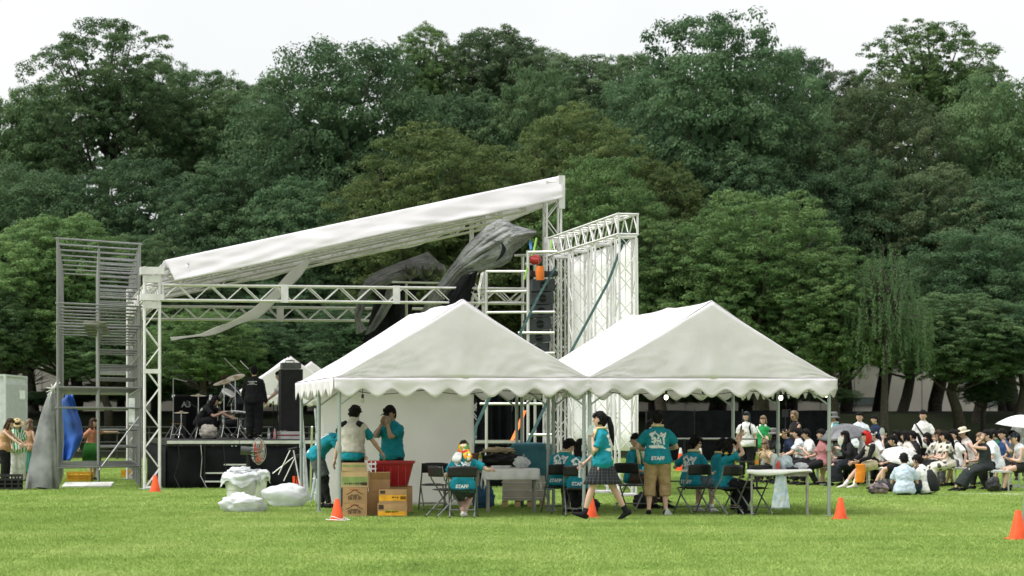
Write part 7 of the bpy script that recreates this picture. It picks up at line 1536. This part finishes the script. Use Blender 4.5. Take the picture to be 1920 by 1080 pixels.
p = sit(1780, 54.4, 'seated woman with a plait and a long flowered dress', -84, 1.68, True, top=('dress', 'floral_cloth'), bottom=('longskirt', 'floral_cloth'), hair=('pony', 'black'), tail=0.9)
p = sit(1794, 55.4, 'seated man in white with black shoulder straps beside the flowered dress', -82, 1.72, top=('tee', WHITE), bottom=('pants', (0.08, 0.08, 0.09))); backpack(p, BLACK)
p = sit(1817, 55.8, 'seated man in a cream trilby and round glasses and a white vest', -80, 1.80, top=('tank', (0.68, 0.62, 0.6)), bottom=('shorts', (0.5, 0.48, 0.42)), skin=SKIN); hat(p, 'straw', (0.60, 0.54, 0.42)); glasses(p, (0.2, 0.2, 0.2))
p = sit(1849, 51.8, 'seated woman in a sleeveless black dress resting her cheek on her hand', -86, 1.66, True, top=('tank', (0.022, 0.028, 0.028)), bottom=('longskirt', (0.020, 0.026, 0.026)), hair=('bun', 'fair'), lean=10, hands=((0.08, 0.14, 1.13), (0.1, 0.36, 0.66)), hdir=((0, 0, 0.8), (0, 0, 0)), elbow=(-0.3, -0.9), feet=((0.08, 0.56, 0.08), (0.10, 0.66, 0.08)), look=(14, 0))
p = sit(1868, 52.9, 'seated man with dark hair and glasses in a white polo shirt', -86, 1.76, top=('tee', (0.64, 0.67, 0.70)), bottom=('pants', BLACK), lean=20, loose=1.4); glasses(p)
p = sit(1874, 57.0, 'seated person in dark green behind the white polo shirt', -100, 1.74, top=('tee', (0.02, 0.09, 0.07)))
p = sit(1887, 56.0, 'seated man in a blue patterned sports shirt', -92, 1.74, top=('tee', (0.025, 0.06, 0.17)))
p = sit(1906, 54.2, 'seated person raising a hand beneath the white and black umbrella', -85, 1.70, top=('tee', (0.12, 0.12, 0.10)), bottom=('shorts', BLACK), hands=((0.1, 0.3, 1.0), (0.1, 0.4, 0.66)), skin=SKIN)
umbrella(W(1918, 800, 54.0), 0.62, 'white umbrella with a black lining held over the last row', mat('pale_umbrella_cloth', (0.7, 0.7, 0.7), 0.5), tilt=(4, 6))
p = sit(1922, 51.6, 'seated person in a navy cap and pale vest with bare legs', -88, 1.70, top=('tank', (0.5, 0.52, 0.54)), bottom=('shorts', (0.02, 0.02, 0.022)), lean=26, feet=((0.1, 0.5, 0.08), (0.12, 0.34, 0.08)), short_end=0.6); hat(p, 'cap', (0.02, 0.04, 0.06))
for px, Y, lab in ((1872, 52.1, 'grey bench under the woman in the black dress and the white polo shirt'), (1800, 55.3, 'grey bench under the woman in the long flowered dress'), (1640, 55.2, 'grey bench under the red headcloth person'), (1545, 57.0, 'grey bench under the row of white and pink shirts'), (1712, 56.6, 'grey bench behind the white umbrella'), (1903, 54.8, 'grey bench under the last row by the lawn cone')):
    bench(px, Y, 84, lab)
crumple(GP(1862, 51.0) + Vector((0, 0, 0.16)), (0.16, 0.14, 0.18), 'black cloth bag on the grass under the bench of the woman in black', mat('black_nylon', (0.012, 0.012, 0.013), 0.5), 'cloth_bag', 'bag', 110, amp=0.2)
a, b_ = G(1795, 926), G(1990, 929); MB().tube([a, a.lerp(b_, 0.5) + Vector((0, 0, 0.01)), b_], 0.012, 5).build('ground_rope', M_ROPE, label='grey rope lying on the grass along the benches', cat='rope')
a = G(1575, 932); MB().tube([a, G(1680, 930), G(1790, 927)], 0.010, 5).build('ground_rope', M_ROPE, label='grey rope lying on the grass before the men sitting down', cat='rope')
apply_pending()
